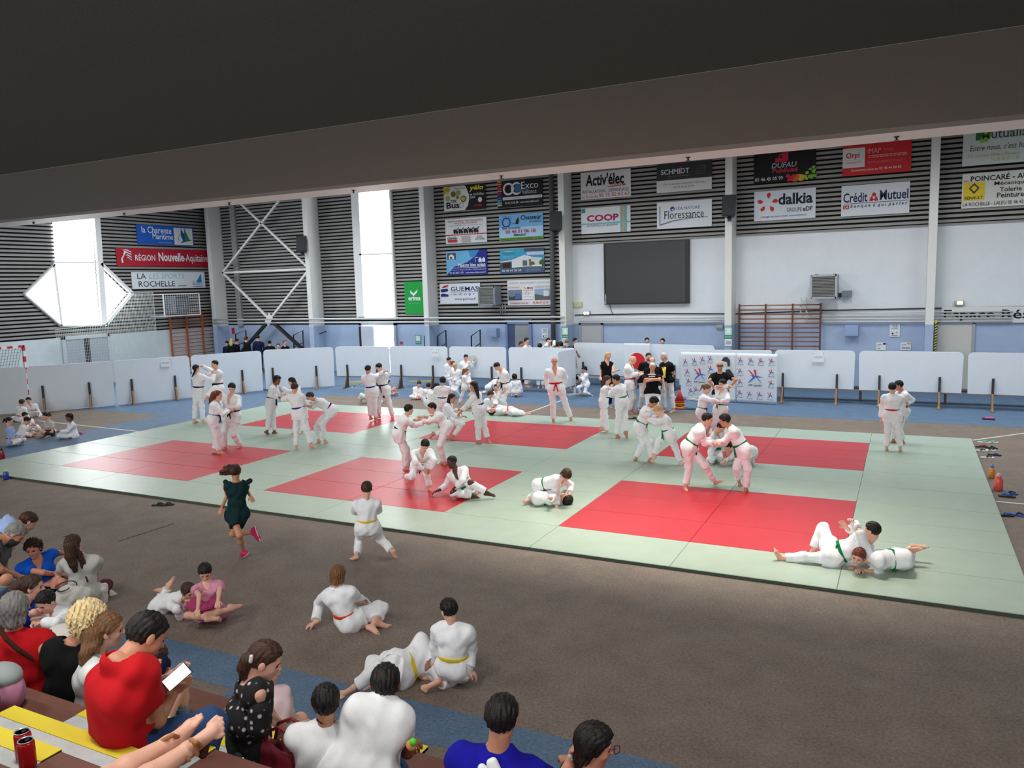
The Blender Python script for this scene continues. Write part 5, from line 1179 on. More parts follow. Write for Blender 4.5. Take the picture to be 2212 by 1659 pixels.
# ---------------------------------------------------------------- the people, each posed joint by joint in hall coordinates
person('person in white judo suit with a black braid, gripping the tall man',1.66,[-1416,6099,46],0.0165,0.0,[48,55,922,72,82,1388,40,45,1568,-114,50,1341,-37,42,927,12,312,1334,123,520,1424,-50,-16,495,-62,-72,81,253,107,1320,134,68,917,519,163,1218,432,312,1401,108,82,468,84,96,38,-15,99,-5,-99,-15,6,-99,-15,6,36,92,-14,2,14,99,-15,99,0,44,83,35,11,34,-93,-15,99,0,-34,59,73,-32,65,-68],gi('black'),fmin=0.008,hair=('short','dark',{'low':0.06}),strands=[{'p':[[-1.318,6.059,1.578],[-1.395,6.047,1.47],[-1.474,6.063,1.388]],'r':(0.03,0.014)}])
person('tall man in white judo suit and black belt facing left by the white partition',1.78,[-1308,6655,46],0.0169,1.7,[80,88,937,77,85,1439,53,58,1636,268,26,1378,168,61,938,57,165,1195,-194,-111,1228,114,64,471,61,68,24,-113,145,1376,-8,116,937,-400,228,1464,-339,-75,1588,-35,23,462,-60,-65,7,-30,-95,-1,95,-30,0,95,-30,0,-45,-88,-14,-8,-12,99,-30,-95,0,-67,-74,9,-3,-9,-100,-30,-95,0,18,-91,37,2,-37,-93],gi('black'),fmin=0.008,hair=('buzz','dark'))
person('red-haired girl in white judo suit and blue belt facing right',1.6,[2453,3206,46],0.0134,3.4,[-18,-20,810,32,36,1196,65,71,1346,-60,185,1130,-58,53,804,-133,303,886,89,322,984,-22,70,414,-126,10,58,110,-130,1152,21,-93,815,247,5,940,205,242,971,25,-30,410,28,31,21,87,46,-18,-48,88,-6,-48,88,-6,83,54,-14,10,10,99,88,48,0,91,8,40,40,7,-91,88,48,0,-17,98,13,7,14,-99],gi('beltblue'),fmin=0.008,hair=('long','auburn',{'len':0.3}),curlr=1.0,strands=[{'p':[[2.501,3.185,1.434],[2.434,3.156,1.31],[2.403,3.151,1.196]],'r':(0.07,0.04)}])
person('man in white judo suit, bare chest, arm over the shoulder of the red-haired girl',1.74,[2282,3850,46],0.0138,5.1,[22,23,756,24,25,1247,44,46,1440,214,64,1185,110,41,756,396,-132,1038,115,-170,954,149,-115,361,106,113,24,-167,-15,1187,-67,4,756,-322,-142,1439,-426,-296,1240,-67,-212,389,-131,-139,-8,20,-98,0,98,20,-1,98,20,-1,30,-76,-57,26,-51,82,20,-98,0,-95,-13,-28,29,-6,-95,20,-98,0,-38,-56,-73,50,54,-68],gi('black',v=0.3),fmin=0.008,hair=('short','dark'))
person('curly-haired boy in white judo suit and black belt facing right',1.5,[1917,5445,45],0.015,6.8,[56,55,844,130,127,1254,190,185,1399,37,263,1193,17,122,839,44,376,956,261,394,1025,14,137,434,11,151,45,205,-27,1213,95,-13,849,145,97,990,368,54,977,22,-30,455,-48,-47,78,85,47,-24,-50,86,-6,-50,86,-6,97,16,-21,19,13,97,69,67,-27,95,8,30,30,6,-95,52,50,-70,98,-19,-6,-5,7,-100],gi('black'),fmin=0.008,skin='brown',hair=('curly','dark'))
person('girl in white judo suit with long dark hair, behind the boy with the blue belt',1.5,[2614,5750,46],0.015,1.5,[49,44,798,-34,-32,1206,-68,-62,1368,16,-184,1133,68,-31,788,90,-431,1183,-153,-337,1246,-7,-52,404,-79,-72,37,-65,139,1177,30,119,808,-200,108,954,-348,-46,1031,46,87,402,61,55,13,-95,-21,-23,24,-96,-13,24,-96,-13,-89,-37,-26,-23,-13,97,-97,-24,0,-91,35,23,-24,4,-97,-97,-24,0,-65,-68,34,-27,-21,-94],gi('purple'),fmin=0.008,hair=('long','dark',{'len':0.5}))
person('boy in white judo suit and blue belt, back turned, leaning on a crouching partner',1.52,[4050,4320,46],0.0136,3.2,[-46,-41,874,-95,-85,1279,-95,-85,1449,-254,-112,1203,-123,-56,863,-504,-34,1158,-281,-95,1163,-129,-90,440,-136,-122,36,77,-46,1250,31,-26,885,-8,125,1065,214,72,1102,78,44,472,123,111,77,-21,98,8,-97,-19,-14,-97,-19,-14,-3,97,-26,-1,26,97,57,-68,-46,96,-26,2,4,8,-100,90,35,-27,96,-23,16,18,5,-98],gi('beltblue'),fmin=0.008,hair=('short','brown'))
person('boy in white judo suit bending far forward against the boy with the blue belt',1.55,[4077,4925,46],0.014,4.9,[217,187,806,-53,-45,1060,-160,-137,1161,97,-145,1036,271,127,809,-136,-112,900,-236,-334,982,54,-19,498,54,47,34,-136,112,1021,163,246,802,-359,51,879,-212,-50,1033,-111,-62,484,-162,59,58,-41,-42,-81,67,-74,4,67,-74,4,-57,-59,-57,-42,-39,82,-58,-50,-64,-39,-86,32,-15,-28,-95,-85,3,-53,62,-43,65,50,-43,-76],gi('beltnavy',v=0.1),fmin=0.008,skin='fair',hair=('short','brown'))
person('boy with blue belt and back turned, arm on his partner at the far mats',1.55,[3353,7949,46],0.0162,6.6,[2,1,859,-45,-34,1292,-57,-44,1465,-204,-79,1216,-75,-22,848,-355,116,1102,-199,100,986,-67,-34,469,-60,-46,106,126,19,1260,79,24,869,42,277,1263,301,226,1376,60,28,444,42,31,36,-29,96,5,-95,-28,-13,-95,-28,-13,5,99,-14,-2,14,99,-29,96,0,80,-8,-60,-58,17,-80,-29,96,0,90,-18,39,40,2,-91],gi('beltblue'),fmin=0.008,skin='tan',hair=('short','dark'))
person('boy with dark belt looking down, legs apart at the far mats',1.62,[3396,8482,46],0.0165,1.3,[-13,-10,837,-62,-46,1290,-100,-73,1466,122,-71,1251,69,-24,845,-14,110,1080,-259,-75,1064,111,44,427,150,109,27,-234,-12,1217,-96,4,829,-412,-2,995,-283,-83,1189,-136,-134,459,-150,-110,79,-15,-98,-9,98,-16,9,98,-16,9,-22,-88,-42,-16,-40,90,-16,-99,0,-80,-60,-5,8,-2,-100,-16,-99,0,52,-33,79,73,-30,-61],gi('beltnavy'),fmin=0.008,hair=('short','dark',{'fringe':0.1}))
person('child lying on the floor behind the pair at the far mats',1.3,[905,11047,0],0.017,3.0,[-13,-9,157,273,208,231,389,295,244,326,65,222,28,-63,157,460,9,46,363,-5,-125,-75,-325,305,-221,-167,88,150,297,222,-53,45,157,133,441,46,92,351,-125,-45,-261,247,-265,-75,145,-16,-12,98,60,-80,0,60,-80,0,40,30,87,69,52,-50,-31,-24,92,-49,-7,-87,-62,73,29,-63,-48,61,-20,-45,-87,53,-79,29],gi('yellow'),fmin=0.008,face=False)
person('child crouching on the floor behind the boy with legs apart, hands at the feet',1.2,[600,12640,0],0.017,4.7,[-94,-67,81,-18,-13,326,-43,-31,461,-91,98,279,-122,-11,78,-84,181,86,98,194,92,74,177,266,127,214,32,31,-141,294,-65,-122,85,88,-146,92,183,9,109,163,-17,237,137,99,10,84,41,-35,-45,89,-6,-45,89,-6,89,43,-14,13,5,99,89,45,0,100,7,3,3,4,-100,89,45,0,52,85,9,9,5,-99],gi('yellow'),fmin=0.008,face=False)
person('child in white judo suit sitting cross-legged on the floor facing the camera',1.2,[1927,12272,0],0.017,6.4,[7,4,59,64,43,372,90,60,507,159,120,302,54,43,46,186,49,106,202,-130,141,315,-82,99,137,-149,39,-45,-45,360,-41,-34,73,-6,-119,167,141,-206,103,-7,-323,114,197,-157,52,63,-78,-2,76,62,-22,76,62,-22,57,-71,-42,33,-28,90,-78,-52,-33,9,-98,19,7,-19,-98,73,49,-47,80,-48,-35,-32,15,-94],gi('yellow'),fmin=0.008,hair=('short','brown',{'fringe':0.1}))
person('child sitting with back turned beside the cross-legged child',1.2,[2567,11957,0],0.017,1.1,[-3,-2,59,33,21,368,43,28,502,-95,-33,345,-60,-26,68,-146,-63,143,-184,-6,-26,-260,181,9,-110,227,-22,151,70,309,54,22,51,173,114,100,193,153,-81,-44,297,17,-174,185,-19,-39,92,-2,-91,-38,13,-91,-38,13,-39,91,-14,-3,14,99,-39,92,0,-21,31,-93,81,59,2,-39,92,0,11,21,-97,-99,-6,-12],gi('yellow'),fmin=0.008,hair=('short','dark'),face=False)
person('child with dark belt bowing forward beside the boy with the navy belt',1.4,[4984,8376,46],0.0159,2.8,[-47,-30,536,73,47,830,143,92,963,-62,137,807,-102,17,546,-76,193,561,-87,242,348,49,205,302,-84,65,36,173,-66,764,8,-78,526,66,35,569,-2,237,580,158,131,299,22,14,24,55,72,-42,-75,65,14,-75,65,14,56,52,-64,50,41,77,65,76,0,-5,22,-97,89,-44,-15,65,76,0,-32,95,5,5,7,-100],gi('beltnavy'),fmin=0.008,hair=('bob','dark',{'t':-0.02}))
person('boy in white judo suit and navy belt standing with back turned, round dark hair',1.45,[5695,7729,46],0.0153,4.5,[68,43,689,68,43,1064,84,53,1226,-69,-44,1014,4,3,689,-207,124,882,-157,78,718,-91,104,362,-39,-25,51,206,129,1014,132,83,689,103,318,879,53,269,711,34,172,359,73,46,45,-53,85,0,-85,-53,0,-85,-53,0,-53,84,-14,-4,14,99,-53,85,0,28,-26,-92,66,75,-1,-53,85,0,-27,-27,-92,-93,-19,33],gi('beltnavy'),fmin=0.008,hair=('short','dark',{'t':0.03,'low':0.1}))
person('boy at the left end of the standing group of children, facing right',1.3,[2153,13989,0],0.017,6.2,[4,3,559,19,11,990,43,26,1136,13,156,942,3,70,557,-36,215,728,78,165,574,177,74,291,17,69,31,21,-135,947,6,-65,560,6,-139,720,55,-83,538,149,-35,277,-27,-17,28,100,2,-3,-3,100,-2,-3,100,-2,94,2,-34,34,4,94,100,3,0,58,-25,-78,8,-93,36,100,3,0,25,28,-93,18,93,33],gi('yellow'),fmin=0.008,hair=('short','dark'))
person('child with reddish brown hair half hidden behind the blond boy of the group',1.2,[2317,14032,0],0.017,0.9,[16,10,492,20,12,868,19,12,1008,-98,77,827,-39,40,492,-133,112,623,-133,164,448,46,193,256,-39,40,35,137,-53,825,70,-20,492,186,-44,622,229,-36,445,155,133,256,70,-20,35,48,88,-1,-88,48,1,-88,48,1,48,87,-14,7,12,99,48,88,0,0,29,-96,98,-20,-5,48,88,0,24,5,-97,-67,73,-13],gi('orange'),fmin=0.008,hair=('short','auburn'),face=False)
person('blond boy in white judo suit looking down in the group of children',1.28,[3168,12875,0],0.017,2.6,[10,6,546,-3,-2,937,-37,-22,1075,140,-24,896,75,-5,548,85,-50,681,-49,-145,578,45,-141,267,67,40,28,-143,22,888,-56,17,544,-222,156,726,-107,44,615,-90,-175,298,-71,-42,28,-16,-99,-2,99,-16,3,99,-16,3,-14,-85,-50,-16,-48,86,-16,-99,0,-69,-49,-53,48,23,-85,-16,-99,0,59,-57,-57,-48,32,-82],gi('orange'),fmin=0.008,hair=('short','blond',{'fringe':0.08}))
person('dark-haired child at the back of the group, one hand raised',1.3,[1918,14931,0],0.017,4.3,[17,10,488,8,4,854,7,3,1000,-127,-47,804,-46,-14,486,-23,-117,994,5,32,1166,-123,189,253,-46,-14,38,145,57,813,80,34,490,196,82,592,195,145,405,4,235,255,80,34,38,-36,93,0,-93,-36,-3,-93,-36,-3,-35,93,-14,-5,13,99,-36,93,0,12,65,75,7,75,-66,-36,93,0,0,32,-95,-100,-7,-2],gi('yellow'),fmin=0.008,hair=('short','dark'),face=False)
person('brown-haired boy of the group looking right behind the reading boy',1.35,[2071,14970,0],0.017,6.0,[17,10,542,30,18,954,24,14,1109,-103,91,909,-44,44,543,-123,144,681,-140,190,483,56,221,283,-44,44,39,161,-58,904,78,-25,541,216,-48,674,264,-39,474,179,154,281,78,-25,39,49,87,-3,-87,49,2,-87,49,2,49,86,-14,6,13,99,49,87,0,-8,22,-97,97,-20,-13,49,87,0,23,4,-97,-67,73,-13],gi('orange'),fmin=0.008,hair=('short','brown'),face=False)
person('boy of the group reading a grey sheet, facing the camera',1.4,[2590,14471,0],0.017,0.7,[-3,-2,630,4,2,1042,26,15,1198,93,131,990,39,58,628,250,87,856,340,23,1078,200,-33,339,101,58,39,-86,-127,995,-44,-62,631,19,-105,806,157,-6,979,92,-135,325,-41,-24,45,82,-57,-1,57,82,-2,57,82,-2,74,-52,-42,38,-20,91,82,-57,0,36,-26,90,-37,-92,-12,82,-57,0,57,41,71,65,31,-70],gi('yellow'),fmin=0.008,hair=('short','dark'))
person('small girl in white judo suit with a red hair ribbon walking to the right',1.2,[4163,11499,0],0.017,2.4,[89,52,596,92,54,936,138,81,1059,33,175,894,62,109,596,3,227,693,185,225,708,290,237,462,120,187,242,149,-67,894,115,-4,596,197,0,708,339,44,759,12,-28,306,-86,-51,27,90,43,-1,-43,90,0,-43,90,0,89,42,-17,15,9,98,78,46,-43,100,-1,9,9,4,-100,81,47,-35,90,28,32,30,11,-95],gi('orange'),fmin=0.008,hair=('pony','lightbrown',{'len':0.55}),strands=[{'p':[[4.227,11.537,1.092],[4.208,11.526,1.034],[4.194,11.517,0.977]],'r':(0.045,0.03)}],extra=[{'name':'ribbon','c':'beltred','r':0.03,'p':[[[4.229,11.538,1.129],[4.248,11.549,1.105]]]}])
person('girl in white judo suit and purple belt with a long black braid standing side-on',1.6,[7769,6214,46],0.0136,4.1,[-49,-27,835,-105,-58,1180,-134,-74,1356,-66,-229,1114,-35,-109,830,-267,-162,931,-323,-372,799,-58,-76,425,-80,-44,36,-126,123,1136,-63,55,840,-127,195,866,-319,52,820,13,81,454,86,106,84,-97,-16,-17,17,-98,-6,17,-98,-6,-82,-56,-14,-12,-7,99,-82,-46,-33,-22,-83,-52,3,53,-85,74,-64,-23,-79,-59,-19,12,15,-98],gi('purple'),fmin=0.008,skin='tan',hair=('short','dark',{'low':0.1}),strands=[{'p':[[7.694,6.115,1.44],[7.753,6.068,1.319],[7.793,6.044,1.227],[7.809,6.042,1.142]],'r':(0.06,0.02)}])
person('girl in white judo suit and purple belt lunging low with one knee down',1.5,[6677,6371,46],0.014,5.8,[41,26,448,80,50,854,156,97,997,26,207,798,18,101,446,-51,353,593,160,394,670,-47,89,140,-322,-23,109,124,-114,807,64,-49,450,321,-38,588,400,131,564,403,133,373,186,-2,68,95,29,-11,-29,96,-3,-29,96,-3,94,28,-21,19,11,98,-37,-23,-90,92,18,34,33,7,-94,72,30,-62,42,90,-13,1,-15,-99],gi('purple'),fmin=0.008,skin='tan',hair=('long','dark',{'len':0.25}))
person('boy in white judo suit and purple belt pulling at a partner to his left',1.52,[8095,3986,46],0.012,0.5,[61,37,826,-114,-72,1070,-179,-112,1205,25,-181,1051,112,-22,836,-168,-282,941,-352,-338,988,10,-180,445,10,6,38,-195,74,1007,10,97,815,-211,-190,1028,-456,-108,1012,-121,101,420,-84,89,81,-53,-57,-63,65,-75,13,65,-75,13,-67,-72,-17,-15,-10,98,-44,-28,-85,-93,-28,24,-22,-10,-97,-88,-17,-45,-95,32,-6,4,-8,-100],gi('beltnavy'),fmin=0.008,hair=('short','dark',{'fringe':0.05}))
person('boy with navy belt leaning back, gripping the sleeves of a partner',1.52,[7565,3365,46],0.0118,2.2,[-109,-76,749,27,19,1079,89,61,1232,-99,138,1038,-158,-14,752,-15,324,867,161,294,1014,-52,109,394,-21,168,37,114,-128,1026,-59,-137,746,208,96,918,380,142,962,13,-52,412,-6,-5,29,69,57,-45,-63,78,3,-63,78,3,57,81,-14,12,8,99,82,57,-6,76,-13,64,64,-3,-77,79,55,-26,94,25,25,23,10,-97],gi('beltnavy'),fmin=0.008,hair=('short','dark'))
person('boy in white judo suit crouching, bent over one raised knee',1.4,[8832,2052,46],0.0105,3.9,[-169,188,443,36,-31,747,117,-66,877,126,102,713,-116,238,444,285,-45,598,174,-5,427,82,-6,360,59,99,58,-102,-114,712,-222,138,443,33,-288,606,97,-116,429,-139,-159,292,-410,88,211,49,-52,-70,73,69,0,73,69,0,44,-47,-77,60,-48,64,74,-25,-63,-54,19,-82,-41,-91,5,25,-5,-97,25,68,-69,-16,-68,-72],gi('beltgrey'),fmin=0.008,hair=('short','dark'))
person('boy in open white judo suit and green belt sitting on the red mat, looking left',1.52,[9669,2032,46],0.0102,5.6,[81,47,80,-86,-51,463,-148,-88,617,91,-38,483,153,48,112,165,-258,352,15,-248,230,292,-226,323,512,-46,118,-221,-40,347,8,47,48,-363,59,145,-402,-148,100,-21,-304,133,275,-70,44,10,-97,-21,92,1,40,92,1,40,-49,-86,-14,-13,-9,99,92,37,-13,-77,5,-63,62,-16,-77,83,49,-25,-83,-49,-25,26,5,-96],gi('green',v=0.3),fmin=0.008,skin='dark',hair=('buzz','dark'))
person('woman in white judo suit with a topknot, bowing her head over seated children',1.72,[6222,10437,0],0.0169,0.3,[42,41,810,-6,-107,1269,-118,-196,1398,156,-201,1192,114,-11,801,92,18,995,78,-185,741,-2,-115,409,66,34,40,-155,23,1232,-30,93,819,-173,244,1028,-173,23,889,-152,-40,438,-109,56,48,-58,-75,-30,81,-58,-10,81,-58,-10,-43,-56,-71,-49,-51,71,-58,-81,0,-4,-62,-78,-96,23,-13,-58,-81,0,0,-85,-53,-7,53,-84],gi('black'),fmin=0.008,hair=('short','dark',{'low':0.03}),strands=[{'p':[[6.096,10.259,1.449],[6.073,10.27,1.484]],'r':(0.045,0.03)}])
person('curly-haired child kneeling with back turned, yellow belt, right of the bowing woman',1.2,[5017,13598,0],0.017,2.0,[0,0,183,-7,-3,527,-33,-16,662,-126,-63,482,-56,-28,182,-175,-51,279,-217,-41,102,-211,174,24,0,-89,69,114,57,488,55,28,185,156,87,284,152,143,110,-22,269,18,75,-52,66,-45,90,0,-90,-45,-2,-90,-45,-2,-44,89,-14,-13,9,99,54,-84,-9,-23,6,-97,70,70,-13,33,-94,-9,-2,31,-95,-99,-17,-3],gi('yellow'),fmin=0.008,hair=('curly','dark'),face=False)
person('child in white judo suit kneeling bent over behind the bowing woman',1.3,[3736,13974,0],0.017,3.7,[19,10,225,272,148,453,394,215,495,180,263,412,-9,72,219,183,307,162,186,346,-55,-66,308,14,-236,42,44,301,-1,437,47,-51,231,318,-92,229,400,53,124,-24,168,11,-151,-82,41,59,20,-78,-42,91,-9,-42,91,-9,73,24,-64,59,27,76,91,42,0,1,18,-98,57,-81,-14,91,42,0,42,73,-54,-22,-49,-84],gi('yellow'),fmin=0.008,hair=('short','dark'),face=False)
person('dark-haired child facing the camera, seated between the bowing woman and the brown-haired boy',1.25,[5266,11709,0],0.017,5.4,[4,3,72,1,1,425,-5,-2,565,125,67,383,62,33,73,176,81,170,221,47,-11,223,-226,96,70,-76,28,-122,-64,380,-53,-28,72,-142,-113,168,-159,-155,-15,76,-304,101,36,-94,29,47,-88,0,88,47,1,88,47,1,47,-88,-9,3,-9,100,47,-88,0,24,-18,-95,-70,-71,-4,47,-88,0,-9,-22,-97,98,17,-13],gi('yellow'),fmin=0.008,hair=('short','dark'))
person('brown-haired boy kneeling at the head of the lying child',1.35,[5551,10708,0],0.017,0.1,[-63,-35,67,-3,-2,354,41,22,498,1,142,288,-57,34,57,-1,154,53,137,17,117,-103,352,-22,-111,-4,21,-25,-156,328,-70,-104,76,-4,-218,101,175,-133,154,210,-282,79,-39,-135,32,97,-11,-19,9,99,-13,9,99,-13,82,-2,-57,57,5,82,100,-9,0,67,-67,31,27,-18,-95,100,-9,0,87,41,26,26,6,-96],gi('black'),fmin=0.008,hair=('curly','brown',{'t':-0.03}))
person('black-haired child in white judo suit lying flat on the far mat edge',1.45,[6481,10014,46],0.0165,1.8,[113,58,100,-243,-125,186,-374,-193,119,-265,42,208,82,125,115,-91,-58,53,71,-189,126,350,-106,147,446,285,20,-132,-247,144,143,-10,86,-170,-78,-42,-207,118,51,395,-258,121,534,162,12,28,-8,96,-41,89,20,-41,89,20,-47,-73,50,-78,7,-62,91,-28,30,73,-59,33,26,-20,-94,88,45,17,-17,89,42,-5,42,-91],gi('orange'),fmin=0.008,hair=('short','dark',{'t':0.03}))
person('bald man in white judo suit and red belt facing the camera',1.78,[8306,9233,46],0.0154,3.5,[54,24,934,32,14,1436,27,12,1635,218,95,1382,138,61,938,210,320,1166,143,244,848,225,238,486,308,408,51,-147,-65,1364,-31,-13,930,-293,135,1174,-216,119,841,-32,-14,486,-33,-14,60,40,-92,0,91,40,5,91,40,5,40,-91,-9,3,-8,100,69,-61,-39,-12,-5,-99,-75,-65,13,5,-91,-41,16,7,-99,98,11,16],gi('beltred',v=0.26),fmin=0.008,skin='ruddy',hair=('none','dark'))
person('small child in white judo suit pushing the edge of a white partition',1.2,[7215,14393,0],0.017,5.2,[-12,-4,405,-65,-25,739,-50,-19,877,57,-88,712,42,-35,412,-38,-123,528,-171,-173,642,3,-164,150,141,55,40,-175,43,683,-66,26,398,-269,145,525,-264,9,646,-215,-208,302,-179,-69,59,-48,-87,-13,87,-49,11,87,-49,11,-44,-80,-42,-18,-38,91,57,-78,-26,-73,-28,63,-56,-30,-78,-67,-26,-70,3,-74,67,-4,-67,-74],gi('gi'),fmin=0.008,hair=('curly','dark',{'t':-0.03}))
person('blonde woman in a black sleeveless top by the white flag',1.72,[8662,12350,0],0.017,6.9,[-11,-4,870,13,5,1354,46,17,1544,146,140,1285,52,59,866,226,-69,1083,263,182,1103,97,14,449,52,59,50,-126,-132,1303,-74,-67,874,-208,102,1133,-134,-135,942,-74,-67,454,-74,-67,50,70,-71,-2,71,70,-5,71,70,-5,70,-70,-14,14,-6,99,71,-71,0,15,99,8,9,6,-99,71,-71,0,24,-76,-61,-12,60,-79],[('trousers','black',{'g':0.008}),('top','black',{'sleeve':0,'v':0.12,'hem':0.15,'g':0.008,'amp':0.006})],fmin=0.008,skin='fair',hair=('long','blond',{'len':0.35}))
person('bald coach in white judo suit and red belt holding a sheet, seen from the side',1.78,[9666,11468,0],0.0164,1.6,[2,0,868,-32,-10,1368,88,29,1523,-39,190,1310,-3,93,869,-4,279,1013,242,185,1074,82,130,443,-4,156,35,-16,-208,1303,7,-92,866,54,8,1090,308,-102,1153,91,-45,441,-42,-14,45,100,5,7,-6,100,2,-6,100,2,98,5,-17,17,7,98,100,6,0,91,-35,22,22,-4,-97,100,6,0,89,-39,22,22,-5,-97],gi('beltred'),fmin=0.008,hair=('none','dark'))
person('bearded man in black T-shirt and white trousers standing behind the coach with the sheet',1.74,[9839,11995,0],0.0167,3.3,[91,28,835,193,60,1368,195,61,1563,333,175,1272,161,83,818,313,185,968,305,-10,1146,276,-84,444,157,49,76,31,-61,1344,21,-26,852,-94,-80,1067,138,-166,1160,60,-123,439,-56,-17,61,60,-79,-7,77,61,-18,77,61,-18,60,-79,-14,9,-11,99,62,-79,0,-3,-74,67,5,-68,-74,62,-79,0,88,-33,35,31,-17,-93],adult('black','gi'),fmin=0.008,hair=('buzz','dark'),beard='grey')
person('man with thinning hair half hidden behind the men in black T-shirts',1.72,[10320,11571,0],0.0162,5.0,[10,3,815,-10,-3,1299,-33,-10,1491,165,84,1247,90,43,818,235,115,956,295,53,709,157,-92,425,90,43,50,-180,-88,1231,-70,-37,811,-209,-154,939,-234,-211,685,1,-180,421,-70,-37,50,45,-90,1,89,45,4,89,45,4,44,-89,-14,2,-14,99,45,-90,0,23,-24,-94,-74,-68,-1,45,-90,0,-10,-22,-97,98,13,-13],adult('black','gi'),fmin=0.008,hair=('bald','dark'))
person('white-haired man with crossed arms in a printed black T-shirt',1.72,[10740,10066,0],0.0151,6.7,[-13,-4,821,-9,-3,1306,-2,-1,1499,175,52,1244,72,21,820,250,-237,1207,-26,-279,1223,115,-121,426,72,21,50,-194,-58,1248,-99,-30,822,-81,-325,1168,195,-234,1205,-57,-170,427,-99,-30,50,28,-96,0,96,28,-1,96,28,-1,28,-94,-21,7,-20,98,28,-96,0,-99,-15,6,-4,-11,-99,28,-96,0,94,31,13,15,-6,-99],adult('black','gi',bulk=1),fmin=0.008,skin='ruddy',hair=('buzz','whitehair'),curll=0.9,curlr=0.9,extra=[{'name':'shirt_print','c':'white','r':0.012,'p':[[[10.665,9.908,1.316],[10.851,9.963,1.314]],[[10.69,9.916,1.269],[10.83,9.957,1.268]]]}])
person('grey-haired man in black T-shirt holding a yellow cone',1.76,[10639,12040,0],0.0164,1.4,[-39,-10,899,-80,-21,1398,-145,-39,1584,96,-118,1349,40,-56,905,126,47,1090,-123,-32,1019,77,-11,469,112,31,52,-246,78,1325,-118,35,894,-153,-188,1199,-215,29,1054,-145,-49,472,-112,-30,60,-49,-87,-6,87,-50,6,87,-50,6,-69,-70,-17,-16,-8,98,-50,-87,0,-92,-29,-26,27,1,-96,-50,-87,0,-23,81,-54,7,-54,-84],adult('black','gi'),fmin=0.008,hair=('bob','silver',{'t':-0.02}))
person('girl with long brown hair in white judo suit and blue belt gripping a dark-haired boy',1.45,[10031,8300,46],0.0142,3.1,[11,4,799,54,20,1146,89,32,1305,19,177,1092,-3,78,798,124,286,889,153,184,1082,-49,75,441,-93,73,99,77,-142,1100,24,-70,801,102,95,1014,235,-84,1170,49,-21,401,72,26,17,98,17,-13,-18,98,-2,-18,98,-2,95,17,-26,25,6,97,98,18,0,13,-47,87,44,-76,-47,43,-42,-80,49,-66,57,42,-40,-81],gi('beltblue'),fmin=0.008,hair=('long','brown',{'len':0.6}))
person('dark-haired boy in white judo suit and green belt, back turned, gripping the long-haired girl',1.55,[10651,7816,46],0.0137,4.8,[6,2,889,-53,-18,1243,-116,-40,1404,-90,-182,1173,-15,-76,881,-253,-18,1029,-292,159,1179,-61,-55,451,-104,-36,38,1,151,1207,27,79,897,-107,231,972,-290,165,1103,59,81,498,90,83,115,-95,28,-14,-26,-96,-10,-26,-96,-10,-95,-15,-26,-25,-6,97,-72,-25,-65,-17,75,64,-24,59,-77,47,16,-87,-78,-28,56,-55,-13,-83],gi('green'),fmin=0.008,skin='tan',hair=('short','dark',{'low':0.05}))
person('boy in white judo suit and green belt leaning on a blond boy',1.52,[11850,5624,46],0.0119,6.5,[-72,-22,718,100,32,1106,208,65,1234,6,178,1070,-106,49,723,44,340,862,211,275,1008,-41,98,360,-172,52,30,152,-128,1047,-38,-93,712,115,78,883,324,-4,950,134,12,400,151,47,44,81,42,-42,-43,90,7,-43,90,7,65,50,-57,51,28,82,8,89,-46,72,-28,63,62,-15,-77,87,27,-42,89,-35,29,29,-4,-96],gi('green'),fmin=0.008,skin='tan',hair=('short','dark',{'t':0.02}))
person('blond boy in white judo suit stepping back against a boy with a green belt',1.45,[12401,5523,46],0.0116,1.2,[14,3,628,-87,-24,972,-184,-51,1100,18,-155,939,56,-59,635,-178,-257,896,-369,-258,970,110,110,327,237,65,25,-163,114,908,-28,66,621,-411,156,875,-401,-7,1023,-269,231,418,-310,70,133,-78,-56,-27,55,-83,10,55,-83,10,-54,-55,-64,-54,-37,76,-34,-9,-93,-65,58,49,-43,25,-87,-26,-90,-35,4,-74,67,-6,-67,-74],gi('green',v=0.1),fmin=0.008,skin='pale',hair=('short','blond',{'fringe':0.06}))
person('man in black T-shirt with a green emblem, hands on hips before the logo banners',1.74,[12467,10296,0],0.0147,2.9,[-27,-6,847,-51,-11,1337,-51,-11,1532,143,29,1286,62,12,851,373,-155,1208,196,-221,988,86,-104,442,62,12,51,-238,-50,1266,-115,-24,842,-243,-344,1187,-100,-283,973,-88,-155,437,-115,-24,51,20,-98,0,98,20,5,98,20,5,20,-97,-14,3,-14,99,20,-98,0,-61,-23,-76,-63,-44,64,20,-98,0,54,23,-81,84,-23,50],adult('black','gi'),fmin=0.008,skin='tan',hair=('bald','dark'),curll=0.9,curlr=0.9,extra=[{'name':'glasses','c':'black','r':0.006,'p':[[[12.395,10.138,1.565],[12.429,10.135,1.566],[12.429,10.135,1.54],[12.395,10.138,1.539],[12.395,10.138,1.565]],[[12.461,10.142,1.566],[12.494,10.159,1.565],[12.494,10.159,1.539],[12.461,10.142,1.54],[12.461,10.142,1.566]],[[12.429,10.135,1.558],[12.461,10.142,1.558]]]}])
person('girl with a ponytail in white judo suit hugging a boy before the banners',1.42,[12446,8214,46],0.0133,4.6,[-23,-5,645,59,14,1037,107,25,1188,26,169,985,-33,68,644,178,307,846,329,230,979,149,110,351,24,108,42,72,-146,991,-12,-78,647,293,-257,964,403,-61,904,115,-22,328,-46,-11,36,97,14,-21,-14,99,-2,-14,99,-2,93,13,-34,34,6,94,99,14,0,70,-35,62,58,-22,-78,99,14,0,47,84,-26,-6,-26,-96],gi('beltgrey'),fmin=0.008,hair=('pony','lightbrown',{'len':0.7}))
